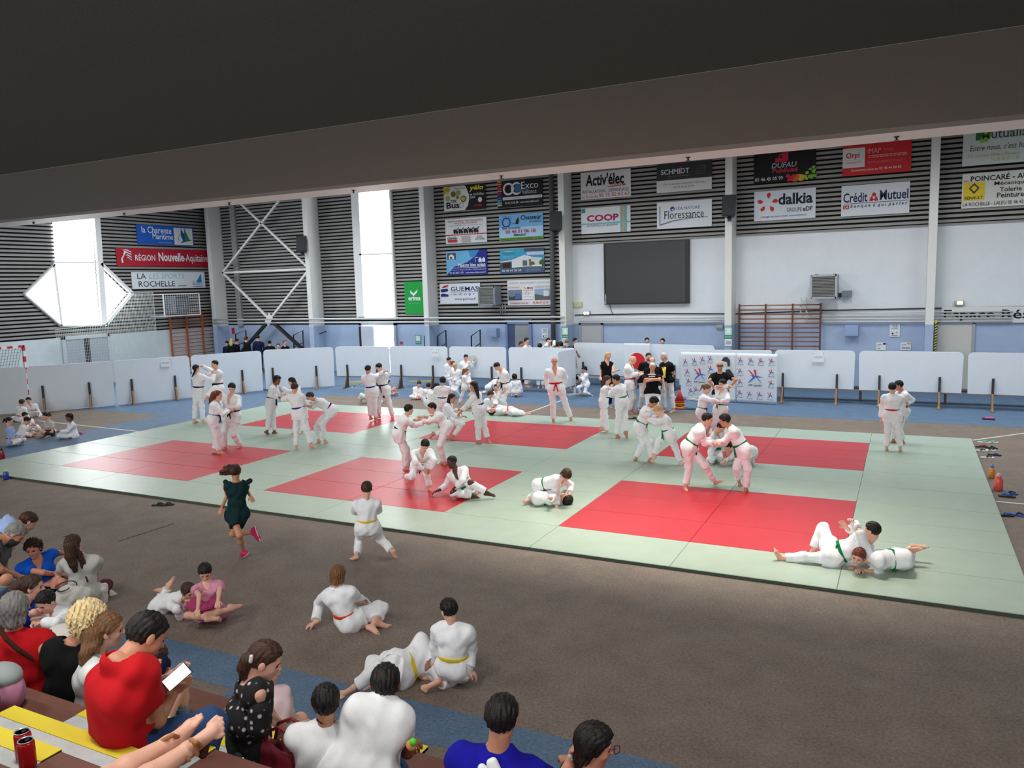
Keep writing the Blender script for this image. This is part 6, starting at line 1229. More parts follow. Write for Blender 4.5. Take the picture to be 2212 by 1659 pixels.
person('boy in white judo suit and green belt with an arm raised over his face',1.48,[12847,8347,45],0.0133,6.3,[-4,-1,718,42,9,1132,35,7,1298,166,-96,1069,56,-49,712,216,-334,982,37,-197,907,-17,-114,363,68,14,51,-93,111,1093,-64,47,723,-68,-95,1248,202,-42,1250,-154,-81,396,-91,-19,60,-62,-78,9,78,-62,-7,78,-62,-7,-58,-74,-34,-22,-26,94,-62,-78,0,-75,58,-32,18,-28,-94,-62,-78,0,98,19,1,2,-6,-100],gi('green'),fmin=0.008,hair=('short','dark'))
person('boy with green belt kicking one foot forward at the near red square',1.5,[13186,3795,46],0.0102,1.0,[39,10,766,269,68,1116,357,91,1258,180,217,1086,11,83,773,201,304,840,425,263,850,322,77,451,432,368,82,301,-95,1059,67,-62,760,316,57,846,512,-55,881,41,60,414,0,0,37,76,34,-56,-36,93,8,-36,93,8,94,24,-26,25,6,97,79,-26,56,98,-18,5,6,4,-100,56,-81,-18,86,-49,15,16,-2,-99],gi('green'),fmin=0.008,hair=('short','dark'))
person('dark-haired boy with green belt standing on one leg at the near red square',1.5,[14189,4019,46],0.01,2.7,[-53,-9,744,-263,-46,1109,-364,-63,1243,-177,-197,1083,-24,-81,753,-335,-93,901,-510,-191,871,22,-47,411,-9,-1,36,-297,114,1044,-81,63,735,-405,158,809,-570,2,783,-175,20,398,-185,272,132,-79,-37,-49,36,-93,11,36,-93,11,-93,-25,-26,-25,-5,97,-28,-90,-34,-86,-48,-14,12,8,-99,30,5,-95,-72,-68,-11,6,10,-99],gi('green'),fmin=0.008,skin='tan',hair=('short','dark',{'t':0.02,'fringe':0.05}))
person('child wrestling on the ground behind the two boys on the near red square, left one',1.4,[13231,6011,46],0.0117,4.4,[-43,195,214,12,3,597,96,21,728,66,157,612,-15,257,241,83,227,378,163,207,181,90,-37,100,-145,276,-28,-55,-108,496,-71,134,187,-38,-157,232,-23,-199,3,-20,-200,127,-184,165,15,91,-30,-28,39,84,37,39,84,37,73,-24,-64,64,-9,76,91,-42,0,37,-9,-92,-31,-95,-3,91,-42,0,6,-18,-98,70,71,-9],gi('green'),fmin=0.008,face=False)
person('child on hands and knees behind the two boys on the near red square, right one',1.4,[13681,6024,46],0.0115,6.1,[238,44,263,-61,-11,284,-199,-37,354,16,-156,281,251,-28,263,-149,-78,122,-221,-278,107,186,208,22,224,347,-16,-41,152,281,224,116,263,-117,337,139,-256,258,-1,106,319,13,167,438,-8,-7,-1,-100,18,-98,0,18,-98,0,-81,-30,-50,-49,-12,86,-98,-18,0,-34,-94,-7,2,7,-100,-98,-18,0,-65,-37,-66,57,33,-75],gi('green'),fmin=0.008,face=False)
person('boy with red belt standing with back turned before the partition boards',1.42,[16418,8278,46],0.0121,0.8,[-42,-1,772,-43,-1,1172,-56,-1,1331,-202,4,1122,-115,1,772,-238,156,930,-257,107,641,-122,0,405,-128,-1,52,116,-5,1124,32,-2,772,153,175,956,155,132,695,81,-1,414,127,1,69,3,100,0,-100,3,0,-100,3,0,3,99,-14,-2,14,99,3,100,0,-7,-17,-98,96,25,-11,3,100,0,1,-16,-99,-95,30,-6],gi('beltred'),fmin=0.008,bulk=1.12,hair=('short','dark'))
person('boy with hand on hip, behind the boy with the red belt',1.45,[16540,9173,46],0.0126,2.5,[27,0,714,4,0,1122,-67,0,1268,88,-141,1076,64,-65,716,206,45,949,97,-139,896,-22,-76,371,44,0,46,-75,141,1067,-11,65,712,-132,161,819,-181,179,603,-139,-7,388,-133,0,48,-86,-50,-5,50,-87,3,50,-87,3,-96,-17,-21,-21,-1,98,-87,-50,0,-50,-83,-24,8,23,-97,-87,-50,0,-22,8,-97,20,-97,-13],gi('beltred'),fmin=0.008,skin='tan',hair=('short','dark'))
person('brown-haired child in white judo suit kneeling over a pinned partner',1.5,[11250,2184,46],0.0098,4.2,[-125,-20,280,274,-35,419,381,-102,530,247,127,354,-115,54,258,270,362,240,332,150,146,-82,292,-19,-322,293,-43,195,-131,440,-136,-94,302,176,-47,192,251,-216,14,-263,172,83,-287,-184,68,30,-31,-90,13,95,-28,13,95,-28,32,-39,-87,64,-59,50,99,-14,0,26,-88,-39,-9,38,-92,-45,-88,-13,34,-66,-67,-29,61,-74],gi('green',v=0.05),fmin=0.008,hair=('bob','brown',{'fringe':0.06}))
person('dark-haired child pinned on the mat under the kneeling child',1.45,[11336,2095,46],0.0097,5.9,[-176,-79,101,90,40,128,232,103,82,103,-124,173,-149,-146,124,142,77,23,117,271,125,-326,157,68,-521,314,-14,-15,162,75,-204,-13,78,42,-91,60,119,-261,177,-420,254,-11,-478,224,-9,-21,24,95,36,-88,30,36,-88,30,-19,74,64,95,31,-9,-92,-38,0,-11,88,46,-8,46,-89,-92,-38,0,35,-77,53,21,-49,-85],gi('green'),fmin=0.008,skin='tan',hair=('short','dark',{'t':0.04}),face=False)
person('boy lying back on the mat, one knee up and an arm raised',1.56,[15775,895,46],0.0075,0.6,[42,3,114,453,34,307,504,38,474,449,-123,213,63,-68,81,382,-122,470,266,67,555,-271,-101,67,-549,-123,22,359,183,355,21,74,147,304,447,308,199,215,415,-108,376,342,-214,234,45,-34,-48,81,26,-88,-41,26,-88,-41,-90,43,-9,-6,8,100,-37,-15,92,-15,-79,59,-14,-57,-81,-60,-79,-12,-65,-5,75,4,-100,-3],gi('green',v=0.12),hv=0.0046,hair=('short','dark'))
person('brown-haired girl with green belt lying face down on the mat',1.52,[16436,866,46],0.0072,2.3,[159,47,158,-177,-102,149,-301,-204,205,-62,-232,192,190,-24,178,-56,-70,-19,-265,-160,21,250,304,11,278,304,172,-194,71,109,128,117,139,-350,222,-45,-376,-5,-9,197,471,47,331,504,153,12,-21,-97,39,-89,24,39,-89,24,-24,-94,-26,18,-30,94,89,45,-3,-33,-90,27,-8,-26,-96,100,1,-4,-11,-98,16,0,-16,-99],gi('green'),hv=0.0045,hair=('bob','auburn',{'fringe':0.05,'t':-0.02}))
person('girl in a dark green ruffled dress running away over the brown floor, hair flying',1.34,[8268,-1764,0],0.0082,4.0,[-22,-24,632,-11,-12,1085,-13,-14,1236,-106,-131,1044,-66,-78,634,-213,-2,880,-150,-178,751,127,-159,380,3,3,68,81,104,1033,21,31,629,-81,227,917,100,125,859,-170,-5,316,31,178,312,-78,62,0,-62,-78,3,-62,-78,3,-59,79,-14,-9,11,99,-85,23,-48,28,-77,-57,-25,51,-82,17,18,-97,84,-48,-27,-22,14,-96],[('dress','teal',{'sleeve':0,'v':0,'hem':0.55,'g':0.012,'amp':0.014,'flare':1.15,'nk':1.6})],hv=0.0051,skin='tan',hair=('short','brown',{'low':0.1}),shoes='hotpink',strands=[{'p':[[8.295,-1.852,1.3],[8.264,-1.913,1.303],[8.196,-1.986,1.278]],'r':(0.06,0.02)},{'p':[[8.302,-1.873,1.27],[8.225,-1.926,1.249],[8.152,-1.96,1.233]],'r':(0.05,0.012)},{'p':[[8.285,-1.819,1.31],[8.241,-1.865,1.335],[8.162,-1.905,1.319]],'r':(0.04,0.01)}],extra=[{'name':'ruffle','c':'teal','r':0.035,'p':[[[8.16,-1.878,1.107],[8.175,-1.862,1.069],[8.196,-1.84,1.035]],[[8.382,-1.643,1.088],[8.346,-1.681,1.058],[8.31,-1.72,1.016]]]}])
person('dark-haired boy in white judo suit and yellow belt running away over the brown floor',1.34,[9866,-1229,0],0.008,5.7,[127,101,444,130,103,822,140,112,990,9,13,777,71,59,445,-126,148,640,-190,323,557,-103,193,201,-4,-4,55,250,192,774,182,142,444,150,343,624,-12,438,544,145,358,199,416,268,70,-60,80,0,-80,-60,1,-80,-60,1,-59,79,-14,-6,13,99,-91,21,-36,-31,86,-41,11,-39,-91,10,31,-95,-79,46,-39,36,-16,-92],gi('yellow'),hv=0.005,hair=('short','brown'))
person('small girl lying on her front beside an open book, feet in the air',1.25,[9008,-3610,0],0.0068,0.4,[-249,68,62,74,104,176,169,133,275,12,237,177,-259,132,69,105,126,14,198,75,172,-512,260,-47,-521,309,94,53,-38,146,-240,4,54,255,-121,167,216,-49,19,-469,190,-28,-348,287,209,31,15,-94,-15,98,11,-15,98,11,91,-22,-34,25,-36,90,-94,-11,-32,59,-51,63,50,-38,-78,75,20,63,10,-53,-84,-1,85,-53],gi('gi',v=0.05),hv=0.0042,hair=('bob','brown',{'fringe':0.04}),shoes=None)
person('girl in a pink dress sitting on the floor reading a pink book',1.28,[9537,-3536,0],0.0066,2.1,[36,42,83,6,7,441,-1,-1,584,128,91,414,91,78,91,279,-74,402,410,-216,383,201,-202,176,312,56,173,-108,-68,379,-19,5,75,85,-182,383,219,-328,302,11,-293,181,228,-194,149,56,-83,-3,82,55,12,82,55,12,57,-59,-57,38,-43,82,63,73,-25,67,-73,-10,-8,6,-100,65,75,-8,63,-68,-38,-27,27,-93],[('dress','pink',{'sleeve':0.22,'v':0.08,'hem':0.45,'g':0.012,'amp':0.012})],hv=0.0042,hair=('short','dark',{'low':0.06,'fringe':0.04}))
person('brown-haired boy with orange belt sitting on the brown floor leaning on one hand',1.5,[11110,-3068,0],0.0066,3.8,[26,21,74,-46,-39,446,-31,-26,614,-198,-54,360,-41,60,74,-387,34,200,-302,-131,60,228,306,150,340,157,60,127,-7,431,94,-18,74,81,188,261,42,367,125,289,306,160,337,58,50,-17,98,12,-97,-14,-21,-86,50,0,-42,90,-14,-2,14,99,60,71,-37,-72,-60,-34,20,28,-94,97,-7,-22,-17,79,-59,13,-58,-80],gi('orange'),hv=0.0042,hair=('bob','lightbrown',{'t':-0.02,'low':-0.1}))
person('child lying on one side on the brown floor, bare feet towards the stands',1.5,[12393,-3933,0],0.0066,5.5,[9,58,148,142,390,189,224,537,187,77,341,344,-13,57,223,244,317,144,144,479,17,-355,133,113,-249,-59,29,169,343,21,30,59,73,401,223,-2,234,296,134,-13,-233,293,-207,-338,123,-89,39,-25,-28,-1,96,-28,-1,96,-44,90,0,86,42,29,-43,-83,-35,-44,71,-55,23,-51,-83,-58,-81,-8,-73,32,60,-55,24,-80],gi('yellow'),hv=0.0042,hair=('short','dark'),face=False)
person('dark-haired boy with yellow belt kneeling on the brown floor, one hand down',1.42,[12892,-3716,0],0.0066,0.2,[14,8,204,16,10,604,-7,-5,761,-140,-24,555,-59,-7,204,-218,68,338,-267,128,111,-93,227,-51,-255,76,-11,171,42,553,86,24,203,120,154,337,154,32,188,-29,219,-60,-98,-120,78,-21,98,0,-98,-21,1,-98,-21,1,-87,46,-17,-18,4,98,-59,-80,7,-20,25,-95,87,49,-6,-76,-47,-45,68,42,-60,-57,-21,-80],gi('yellow',hem=0.2),hv=0.0042,hair=('short','dark'))
person('girl with a ponytail in a pale blue top sitting at the left frame edge',1.25,[-3787,2277,0],0.0148,1.9,[-1,-4,108,-12,-22,470,-9,-16,632,-109,80,428,-47,43,109,-130,148,222,27,243,172,234,161,141,30,149,65,88,-119,424,44,-50,108,152,-97,216,221,80,214,347,-36,153,189,-75,70,71,70,6,-70,71,1,-70,71,1,69,68,-26,18,18,97,71,70,0,83,50,-26,-24,-11,-96,71,70,0,36,93,-1,3,-2,-100],[('jacket','shirtblue',{'hem':0.3,'v':0.08,'belt':'purple'}),('trousers','gi',{})],fmin=0.008,hair=('pony','dark',{'len':0.5}))
person('child with orange-red belt sitting bent over in the circle',1.22,[-4689,3124,0],0.0157,3.6,[-41,-68,60,21,36,325,58,97,442,-93,107,277,-90,-28,56,-104,154,55,-114,195,-138,-11,274,77,-111,108,49,118,-65,295,8,-108,64,183,-72,92,233,98,38,194,196,69,145,-49,60,60,69,-41,-77,63,-7,-77,63,-7,54,62,-57,35,46,82,63,77,0,-5,21,-98,91,-39,-13,63,77,0,27,92,-29,-5,-29,-96],gi('orange'),fmin=0.008,hair=('short','dark'))
person('dark-haired child in white judo suit in the middle of the seated circle, one leg stretched',1.22,[-5514,3812,0],0.0164,5.3,[-18,-30,60,-20,-32,318,-42,-69,449,-40,103,276,-28,32,61,-38,154,69,9,185,-108,-169,296,72,43,263,-1,1,-167,275,-9,-93,60,22,-213,67,73,-230,-110,243,-23,205,196,130,13,99,15,1,-15,99,1,-15,99,1,93,14,-34,35,-3,94,99,15,0,25,16,-95,44,-90,-4,99,15,0,27,-9,-96,16,99,-5],gi('orange'),fmin=0.008,hair=('short','dark'),face=False)
person('child with red belt and back turned at the far side of the circle',1.25,[-7573,4810,0],0.017,0.0,[2,3,74,32,52,421,46,75,574,-109,26,393,-62,-7,80,-162,32,180,-193,76,-2,-368,2,78,-195,63,18,166,66,364,66,12,67,200,105,144,230,138,-47,-120,255,69,-161,119,10,-16,98,-13,-98,-14,10,-98,-14,10,-16,98,-14,2,14,99,-15,99,0,-17,23,-96,91,40,-6,-15,99,0,15,17,-97,-98,18,-12],gi('beltred'),fmin=0.008,hair=('short','brown'),face=False)
person('dark-haired child in white judo suit leaning in at the far side of the circle',1.25,[-8043,5495,0],0.017,1.7,[10,15,62,-17,-28,386,-40,-65,538,96,63,363,60,55,71,140,105,153,193,60,-24,-145,282,69,117,189,-5,-123,-108,322,-41,-25,52,-133,-158,103,-142,-202,-87,239,-31,177,95,-36,31,62,-78,-5,78,61,15,78,61,15,58,-74,-34,14,-32,94,62,-79,0,28,-24,-93,-63,-78,1,62,-79,0,-5,-23,-97,94,31,-12],gi('orange'),fmin=0.008,hair=('short','dark'))
person('girl in a grey T-shirt with dark ponytail sitting cross-legged in the circle',1.35,[-4179,3476,0],0.0157,3.4,[43,69,67,23,36,383,-1,-1,543,177,34,345,113,66,71,237,-36,128,154,-224,144,190,-246,150,177,-93,42,-125,48,327,-27,72,62,-176,52,96,-80,-127,129,76,-222,173,-106,20,32,-4,-99,-11,100,-5,6,100,-5,6,-4,-94,-34,-6,-34,94,-5,-100,0,-40,-91,8,0,-9,-100,-5,-100,0,47,-87,16,3,-17,-99],[('shorts','darkgrey',{'len':0.4}),('tshirt','grayT',{'sleeve':0.25,'v':0,'hem':0.1,'g':0.014,'amp':0.008})],fmin=0.008,hair=('pony','dark',{'len':0.5}))
person('child in white judo suit kneeling at the right of the circle beside the pink sandal',1.22,[-3263,3485,0],0.0154,5.1,[49,75,60,32,48,394,13,21,551,163,8,355,110,55,62,99,-137,212,-24,-276,219,-90,-244,101,109,-17,37,-95,95,348,-11,95,59,-196,57,164,-202,-124,201,-207,-131,107,-65,84,42,-31,-94,-9,95,-32,2,95,-32,2,-31,-93,-17,-7,-16,98,-32,-95,0,-66,-75,3,1,-5,-100,-32,-95,0,-4,-98,20,-4,-20,-98],gi('orange'),fmin=0.008,skin='brown',hair=('curly','dark',{'t':-0.04}))
person('dark-clad person at the left end of the group behind the partition, head bowed',1.455157206253227,[-12239,17600,0],0.02,6.8,[0,0,768,0,0,1178,0,0,1345,-156,-47,1127,-73,-22,768,-217,-48,880,-261,-2,668,-73,-22,397,-73,-22,42,156,47,1127,72,22,768,207,79,880,219,141,668,72,22,397,72,22,42,-29,96,0,-96,-29,0,-96,-29,0,-22,73,-64,-18,62,77,-29,96,0,-20,21,-96,83,56,-5,-29,96,0,5,28,-96,-100,2,-5],adult('navy','jeans',sleeve=0.9),hv=0.011,fmin=0.008,skin='fair',hair=('short','dark'),face=False)
person('person with long blond hair in dark clothes behind the partition',1.591603058001798,[-11603,17300,0],0.02,1.5,[0,0,844,0,0,1299,0,0,1482,-171,-50,1243,-79,-23,844,-237,-51,972,-285,0,741,-79,-23,437,-79,-23,46,171,50,1243,80,23,844,227,85,972,241,153,741,80,23,437,80,23,46,-28,96,0,-96,-28,0,-96,-28,0,-28,96,-9,-2,8,100,-28,96,0,-20,21,-96,83,56,-5,-28,96,0,5,28,-96,-100,2,-5],adult('black','black',sleeve=0.9),hv=0.011,fmin=0.008,skin='fair',hair=('long','blond',{'len':0.8}),face=False)
person('dark-haired person in dark clothes turning right, beside the blond one behind the partition',1.550483737873327,[-11686,17700,0],0.02,3.2,[0,0,822,0,0,1262,0,0,1440,-102,140,1208,-47,65,822,-124,201,944,-94,261,719,-47,65,425,-47,65,45,102,-140,1208,48,-65,822,152,-181,944,220,-170,719,48,-65,425,48,-65,45,81,59,0,-59,81,0,-59,81,0,76,55,-34,28,20,94,81,59,0,13,26,-96,80,-59,-5,81,59,0,29,4,-96,-32,95,-5],adult('black','black',sleeve=0.9),hv=0.011,fmin=0.008,skin='fair',hair=('short','dark'))
person('brown-haired person in a black jacket behind the partition under the brace legs',1.6637131479313878,[-10875,17500,0],0.02,4.9,[0,0,882,0,0,1362,0,0,1554,-180,47,1304,-83,22,882,-240,82,1021,-256,153,779,-83,22,456,-83,22,48,181,-47,1304,84,-22,882,249,-46,1021,298,8,779,84,-22,456,84,-22,48,25,97,0,-97,25,0,-97,25,0,25,96,-9,2,8,100,25,97,0,-6,28,-96,100,5,-5,25,97,0,19,22,-96,-85,53,-5],adult('black','black',sleeve=0.9),hv=0.011,fmin=0.008,skin='fair',hair=('short','brown'),face=False)
person('tallest dark-clad person of the group behind the partition, back turned',1.7476425050322837,[-10060,17400,0],0.02,6.6,[0,0,926,0,0,1437,0,0,1638,-190,-49,1376,-88,-23,926,-262,-48,1078,-313,9,824,-88,-23,479,-88,-23,51,189,49,1376,88,23,926,252,86,1078,268,160,824,88,23,479,88,23,51,-25,97,0,-97,-25,0,-97,-25,0,-25,96,-9,-2,8,100,-25,97,0,-19,22,-96,85,53,-5,-25,97,0,6,28,-96,-100,5,-5],adult('navy','black',sleeve=0.9),hv=0.011,fmin=0.008,skin='fair',hair=('short','dark'),face=False)
person('short-haired person in dark clothes behind the partition, right of the tallest one',1.4945375470941211,[-9555,17600,0],0.02,1.3,[0,0,791,0,0,1213,0,0,1384,-139,-93,1160,-64,-43,791,-197,-113,906,-255,-81,689,-64,-43,410,-64,-43,43,139,93,1160,65,43,791,180,140,906,172,205,689,65,43,410,65,43,43,-56,83,0,-83,-56,0,-83,-56,0,-55,83,-9,-5,7,100,-56,83,0,-25,14,-96,62,78,-5,-56,83,0,-3,29,-96,-96,-28,-5],adult('black','black',sleeve=0.9),hv=0.011,fmin=0.008,skin='fair',hair=('short','dark'),face=False)
person('small child peering over the partition right of the dark-clad group',1.390916166423881,[-8672,17200,0],0.02,3.0,[0,0,729,0,0,1121,0,0,1281,113,107,1072,52,50,729,164,134,836,222,113,633,52,50,377,52,50,40,-114,-107,1072,-53,-50,729,-144,-156,836,-127,-215,633,-53,-50,377,-53,-50,40,69,-73,0,73,69,0,73,69,0,68,-73,-9,6,-6,100,69,-73,0,27,-10,-96,-49,-87,-5,69,-73,0,8,-28,-96,90,43,-5],adult('navy','jeans'),hv=0.011,fmin=0.008,skin='fair',hair=('short','brown'))
person('brown-haired child in black at the right end of the group behind the partition',1.5097142660310203,[-8550,17500,0],0.02,4.7,[0,0,800,0,0,1226,0,0,1400,21,168,1173,10,78,800,45,226,917,108,248,697,10,78,414,10,78,44,-21,-168,1173,-10,-78,800,-12,-230,917,43,-267,697,-10,-78,414,-10,-78,44,99,-12,0,12,99,0,12,99,0,99,-12,-9,9,-1,100,99,-12,0,27,10,-96,18,-98,-5,99,-12,0,24,-16,-96,42,91,-5],adult('black','black',sleeve=0.9),hv=0.011,fmin=0.008,skin='fair',hair=('short','lightbrown'))
person('person with cropped hair low behind the partition in front of the corridor doorway',1.63003505491644,[3890,16400,0],0.02,6.4,[0,0,864,0,0,1333,0,0,1520,13,182,1276,6,85,864,36,246,998,101,274,761,6,85,447,6,85,47,-12,-182,1276,-6,-85,864,1,-248,998,62,-285,761,-6,-85,447,-6,-85,47,100,-7,0,7,100,0,7,100,0,99,-7,-9,9,-1,100,100,-7,0,27,11,-96,23,-97,-5,100,-7,0,25,-15,-96,37,93,-5],adult('black','black'),hv=0.011,fmin=0.008,skin='tan',hair=('buzz','dark'))
person('dark-haired boy in white behind the partition in front of the corridor doorway',1.7872105772724505,[4308,16000,0],0.02,1.1,[0,0,947,0,0,1472,0,0,1677,16,200,1409,8,93,947,41,269,1105,113,300,845,8,93,490,8,93,52,-15,-200,1409,-7,-93,947,-1,-272,1105,66,-313,845,-7,-93,490,-7,-93,52,100,-8,0,8,100,0,8,100,0,99,-8,-9,9,-1,100,100,-8,0,27,11,-96,23,-97,-5,100,-8,0,25,-15,-96,37,93,-5],gi('yellow'),hv=0.011,fmin=0.008,skin='fair',hair=('short','dark'))
person('dark-haired child just showing over the partition right of the doorway',1.6149635069211723,[4918,15800,0],0.02,2.8,[0,0,856,0,0,1319,0,0,1505,-175,-46,1263,-81,-21,856,-242,-45,988,-289,8,753,-81,-21,443,-81,-21,47,175,46,1263,81,21,856,233,79,988,248,148,753,81,21,443,81,21,47,-25,97,0,-97,-25,0,-97,-25,0,-25,96,-9,-2,8,100,-25,97,0,-19,22,-96,85,53,-5,-25,97,0,6,28,-96,-100,5,-5],gi('yellow'),hv=0.011,fmin=0.008,skin='fair',hair=('short','dark'),face=False)
person('person in white judo suit behind the partition with raised arms',1.7645068612177008,[5071,16200,0],0.02,4.5,[0,0,935,0,0,1452,0,0,1654,142,137,1390,66,64,935,263,-97,1550,173,151,1644,66,64,484,66,64,51,-142,-137,1390,-66,-64,935,65,-314,1536,90,-69,1651,-66,-64,484,-66,-64,51,69,-72,0,72,69,0,72,69,0,69,-72,-9,6,-6,100,69,-72,0,-32,89,34,-7,33,-94,69,-72,0,9,90,43,13,41,-90],gi('yellow'),hv=0.011,fmin=0.008,skin='fair',hair=('short','dark'))
person('dark head of a child just showing over the partition, left of the bald man',1.6286051070530096,[5428,16200,0],0.02,6.2,[0,0,863,0,0,1331,0,0,1519,-177,-42,1274,-82,-20,863,-245,-40,997,-291,15,760,-82,-20,447,-82,-20,47,178,42,1274,82,20,863,237,75,997,254,144,760,82,20,447,82,20,47,-23,97,0,-97,-23,0,-97,-23,0,-23,97,-9,-2,8,100,-23,97,0,-19,22,-96,86,51,-5,-23,97,0,7,28,-96,-100,7,-5],adult('black','black'),hv=0.011,fmin=0.008,skin='fair',hair=('short','dark'),face=False)
person('dark head of a child close to the bald man behind the partition',1.664260266215715,[5693,15900,0],0.02,0.9,[0,0,882,0,0,1363,0,0,1554,-156,-102,1305,-73,-47,882,-222,-123,1022,-285,-87,780,-73,-47,456,-73,-47,48,156,102,1305,72,47,882,202,153,1022,194,226,780,72,47,456,72,47,48,-55,84,0,-84,-55,0,-84,-55,0,-54,83,-9,-5,7,100,-55,84,0,-25,14,-96,63,77,-5,-55,84,0,-3,29,-96,-96,-27,-5],adult('black','black'),hv=0.011,fmin=0.008,skin='fair',hair=('short','dark'),face=False)
person('bald man in black behind the partition, back turned',1.767470824653669,[5896,16000,0],0.02,2.6,[0,0,937,0,0,1454,0,0,1658,-193,-43,1392,-89,-20,937,258,135,1346,266,344,1178,-89,-20,485,-89,-20,51,194,43,1392,90,20,937,258,78,1092,278,153,835,90,20,485,90,20,51,-22,98,0,-98,-22,0,-98,-22,0,-22,97,-9,-2,8,100,-22,98,0,3,78,-62,-6,-62,-78,-22,98,0,7,28,-96,-100,9,-5],adult('black','black'),hv=0.011,fmin=0.008,skin='fair',hair=('buzz','grey'),face=False)
person('dark-haired person behind the partition in front of the beige door',1.6720125295860016,[5551,17600,0],0.02,4.3,[0,0,886,0,0,1370,0,0,1562,26,186,1311,12,86,886,53,249,1027,122,273,784,12,86,459,12,86,49,-26,-186,1311,-12,-86,886,-17,-254,1027,43,-296,784,-12,-86,459,-12,-86,49,99,-14,0,14,99,0,14,99,0,99,-14,-9,9,-1,100,99,-14,0,27,10,-96,17,-98,-5,99,-14,0,24,-17,-96,43,90,-5],adult('black','black'),hv=0.011,fmin=0.008,skin='fair',hair=('short','dark'))
person('dark-haired person looking over the partition above the bearded man',1.6708473528867718,[8219,17900,0],0.02,6.0,[0,0,886,0,0,1369,0,0,1561,167,85,1310,77,39,886,234,98,1026,294,56,783,77,39,458,77,39,49,-167,-85,1310,-78,-39,886,-218,-131,1026,-219,-204,783,-78,-39,458,-78,-39,49,45,-89,0,89,45,0,89,45,0,45,-89,-9,4,-8,100,45,-89,0,23,-17,-96,-71,-70,-5,45,-89,0,0,-29,-96,99,16,-5],adult('black','black'),hv=0.011,fmin=0.008,skin='fair',hair=('short','dark'))
person('dark-haired person looking over the partition above the grey-haired man',1.6480640643329643,[8790,17900,0],0.02,0.7,[0,0,874,0,0,1348,0,0,1538,184,-14,1291,86,-6,874,248,-36,1011,277,-103,771,86,-6,452,86,-6,48,-184,14,1291,-86,6,874,-251,0,1011,-289,-61,771,-86,6,452,-86,6,48,-7,-100,0,100,-7,0,100,-7,0,-7,-99,-9,-1,-9,100,-7,-100,0,11,-27,-96,-97,-23,-5,-7,-100,0,-15,-25,-96,93,-37,-5],adult('black','black'),hv=0.011,fmin=0.008,skin='fair',hair=('short','dark'))
person('person in a light blue shirt leaning far forward at the left frame edge',1.78,[7000,-4788,550],0.0066,2.4,[-8,-17,32,83,584,534,111,775,482,-117,585,472,-98,5,22,-374,483,328,-146,599,242,-15,334,-253,-98,5,-498,268,489,517,81,-39,43,-20,448,405,234,365,363,161,281,-242,81,-39,-498,24,60,-76,-96,24,-11,-96,24,-11,20,68,-71,13,70,71,24,97,0,84,43,-32,-30,-11,-95,24,97,0,94,-31,-16,-13,11,-99],[('jeans','jeans',{'g':0.008,'amp':0.009,'r':(0.084,0.068,0.058)}),('tshirt','shirtblue',{'sleeve':0.9,'v':0,'hem':0.1,'g':0.012,'amp':0.011,'rs':0.06})],hv=0.0042,hair=('short','brown',{'low':0.1}))
person('grey-haired bearded man in a dark shirt and light jeans looking down at the left edge',1.78,[8186,-5253,550],0.0066,4.1,[30,57,56,26,241,703,80,413,718,-83,384,597,-21,131,35,-171,408,299,96,402,261,-265,485,109,-124,411,-3,137,65,689,81,-17,78,197,162,437,96,362,286,375,111,374,32,278,28,83,53,-15,-55,80,-23,-55,80,-23,52,48,-71,35,64,69,82,57,0,99,-2,-14,-14,6,-99,82,57,0,-37,74,-56,35,-44,-82],[('jeans','lightjeans',{'g':0.008,'amp':0.009,'r':(0.084,0.068,0.058)}),('tshirt','greygreen',{'sleeve':0.24,'v':0,'hem':0.06,'g':0.012,'amp':0.011,'rs':0.06})],hv=0.0042,skin='tan',hair=('short','grey'),beard='darkgrey')
person('curly brown-haired woman in a bright blue T-shirt reaching towards the long-haired woman',1.66,[7070,-3891,0],0.0072,5.8,[-20,-12,82,25,-38,508,41,-87,686,23,135,540,18,66,83,-172,336,462,18,321,491,376,4,267,159,70,25,-63,-202,448,-58,-89,81,224,-112,416,168,107,305,284,14,276,307,-71,103,89,-44,-12,44,90,1,44,90,1,61,-75,-26,14,-22,97,90,-44,0,99,-7,15,15,-5,-99,90,-44,0,-22,87,-44,19,-41,-89],[('trousers','black',{'g':0.008,'amp':0.009,'r':(0.084,0.068,0.058)}),('tshirt','royal',{'sleeve':0.26,'v':0.1,'hem':0.06,'g':0.012,'amp':0.011,'rs':0.06})],hv=0.0045,skin='ruddy',hair=('curly','brown',{'t':-0.02}))
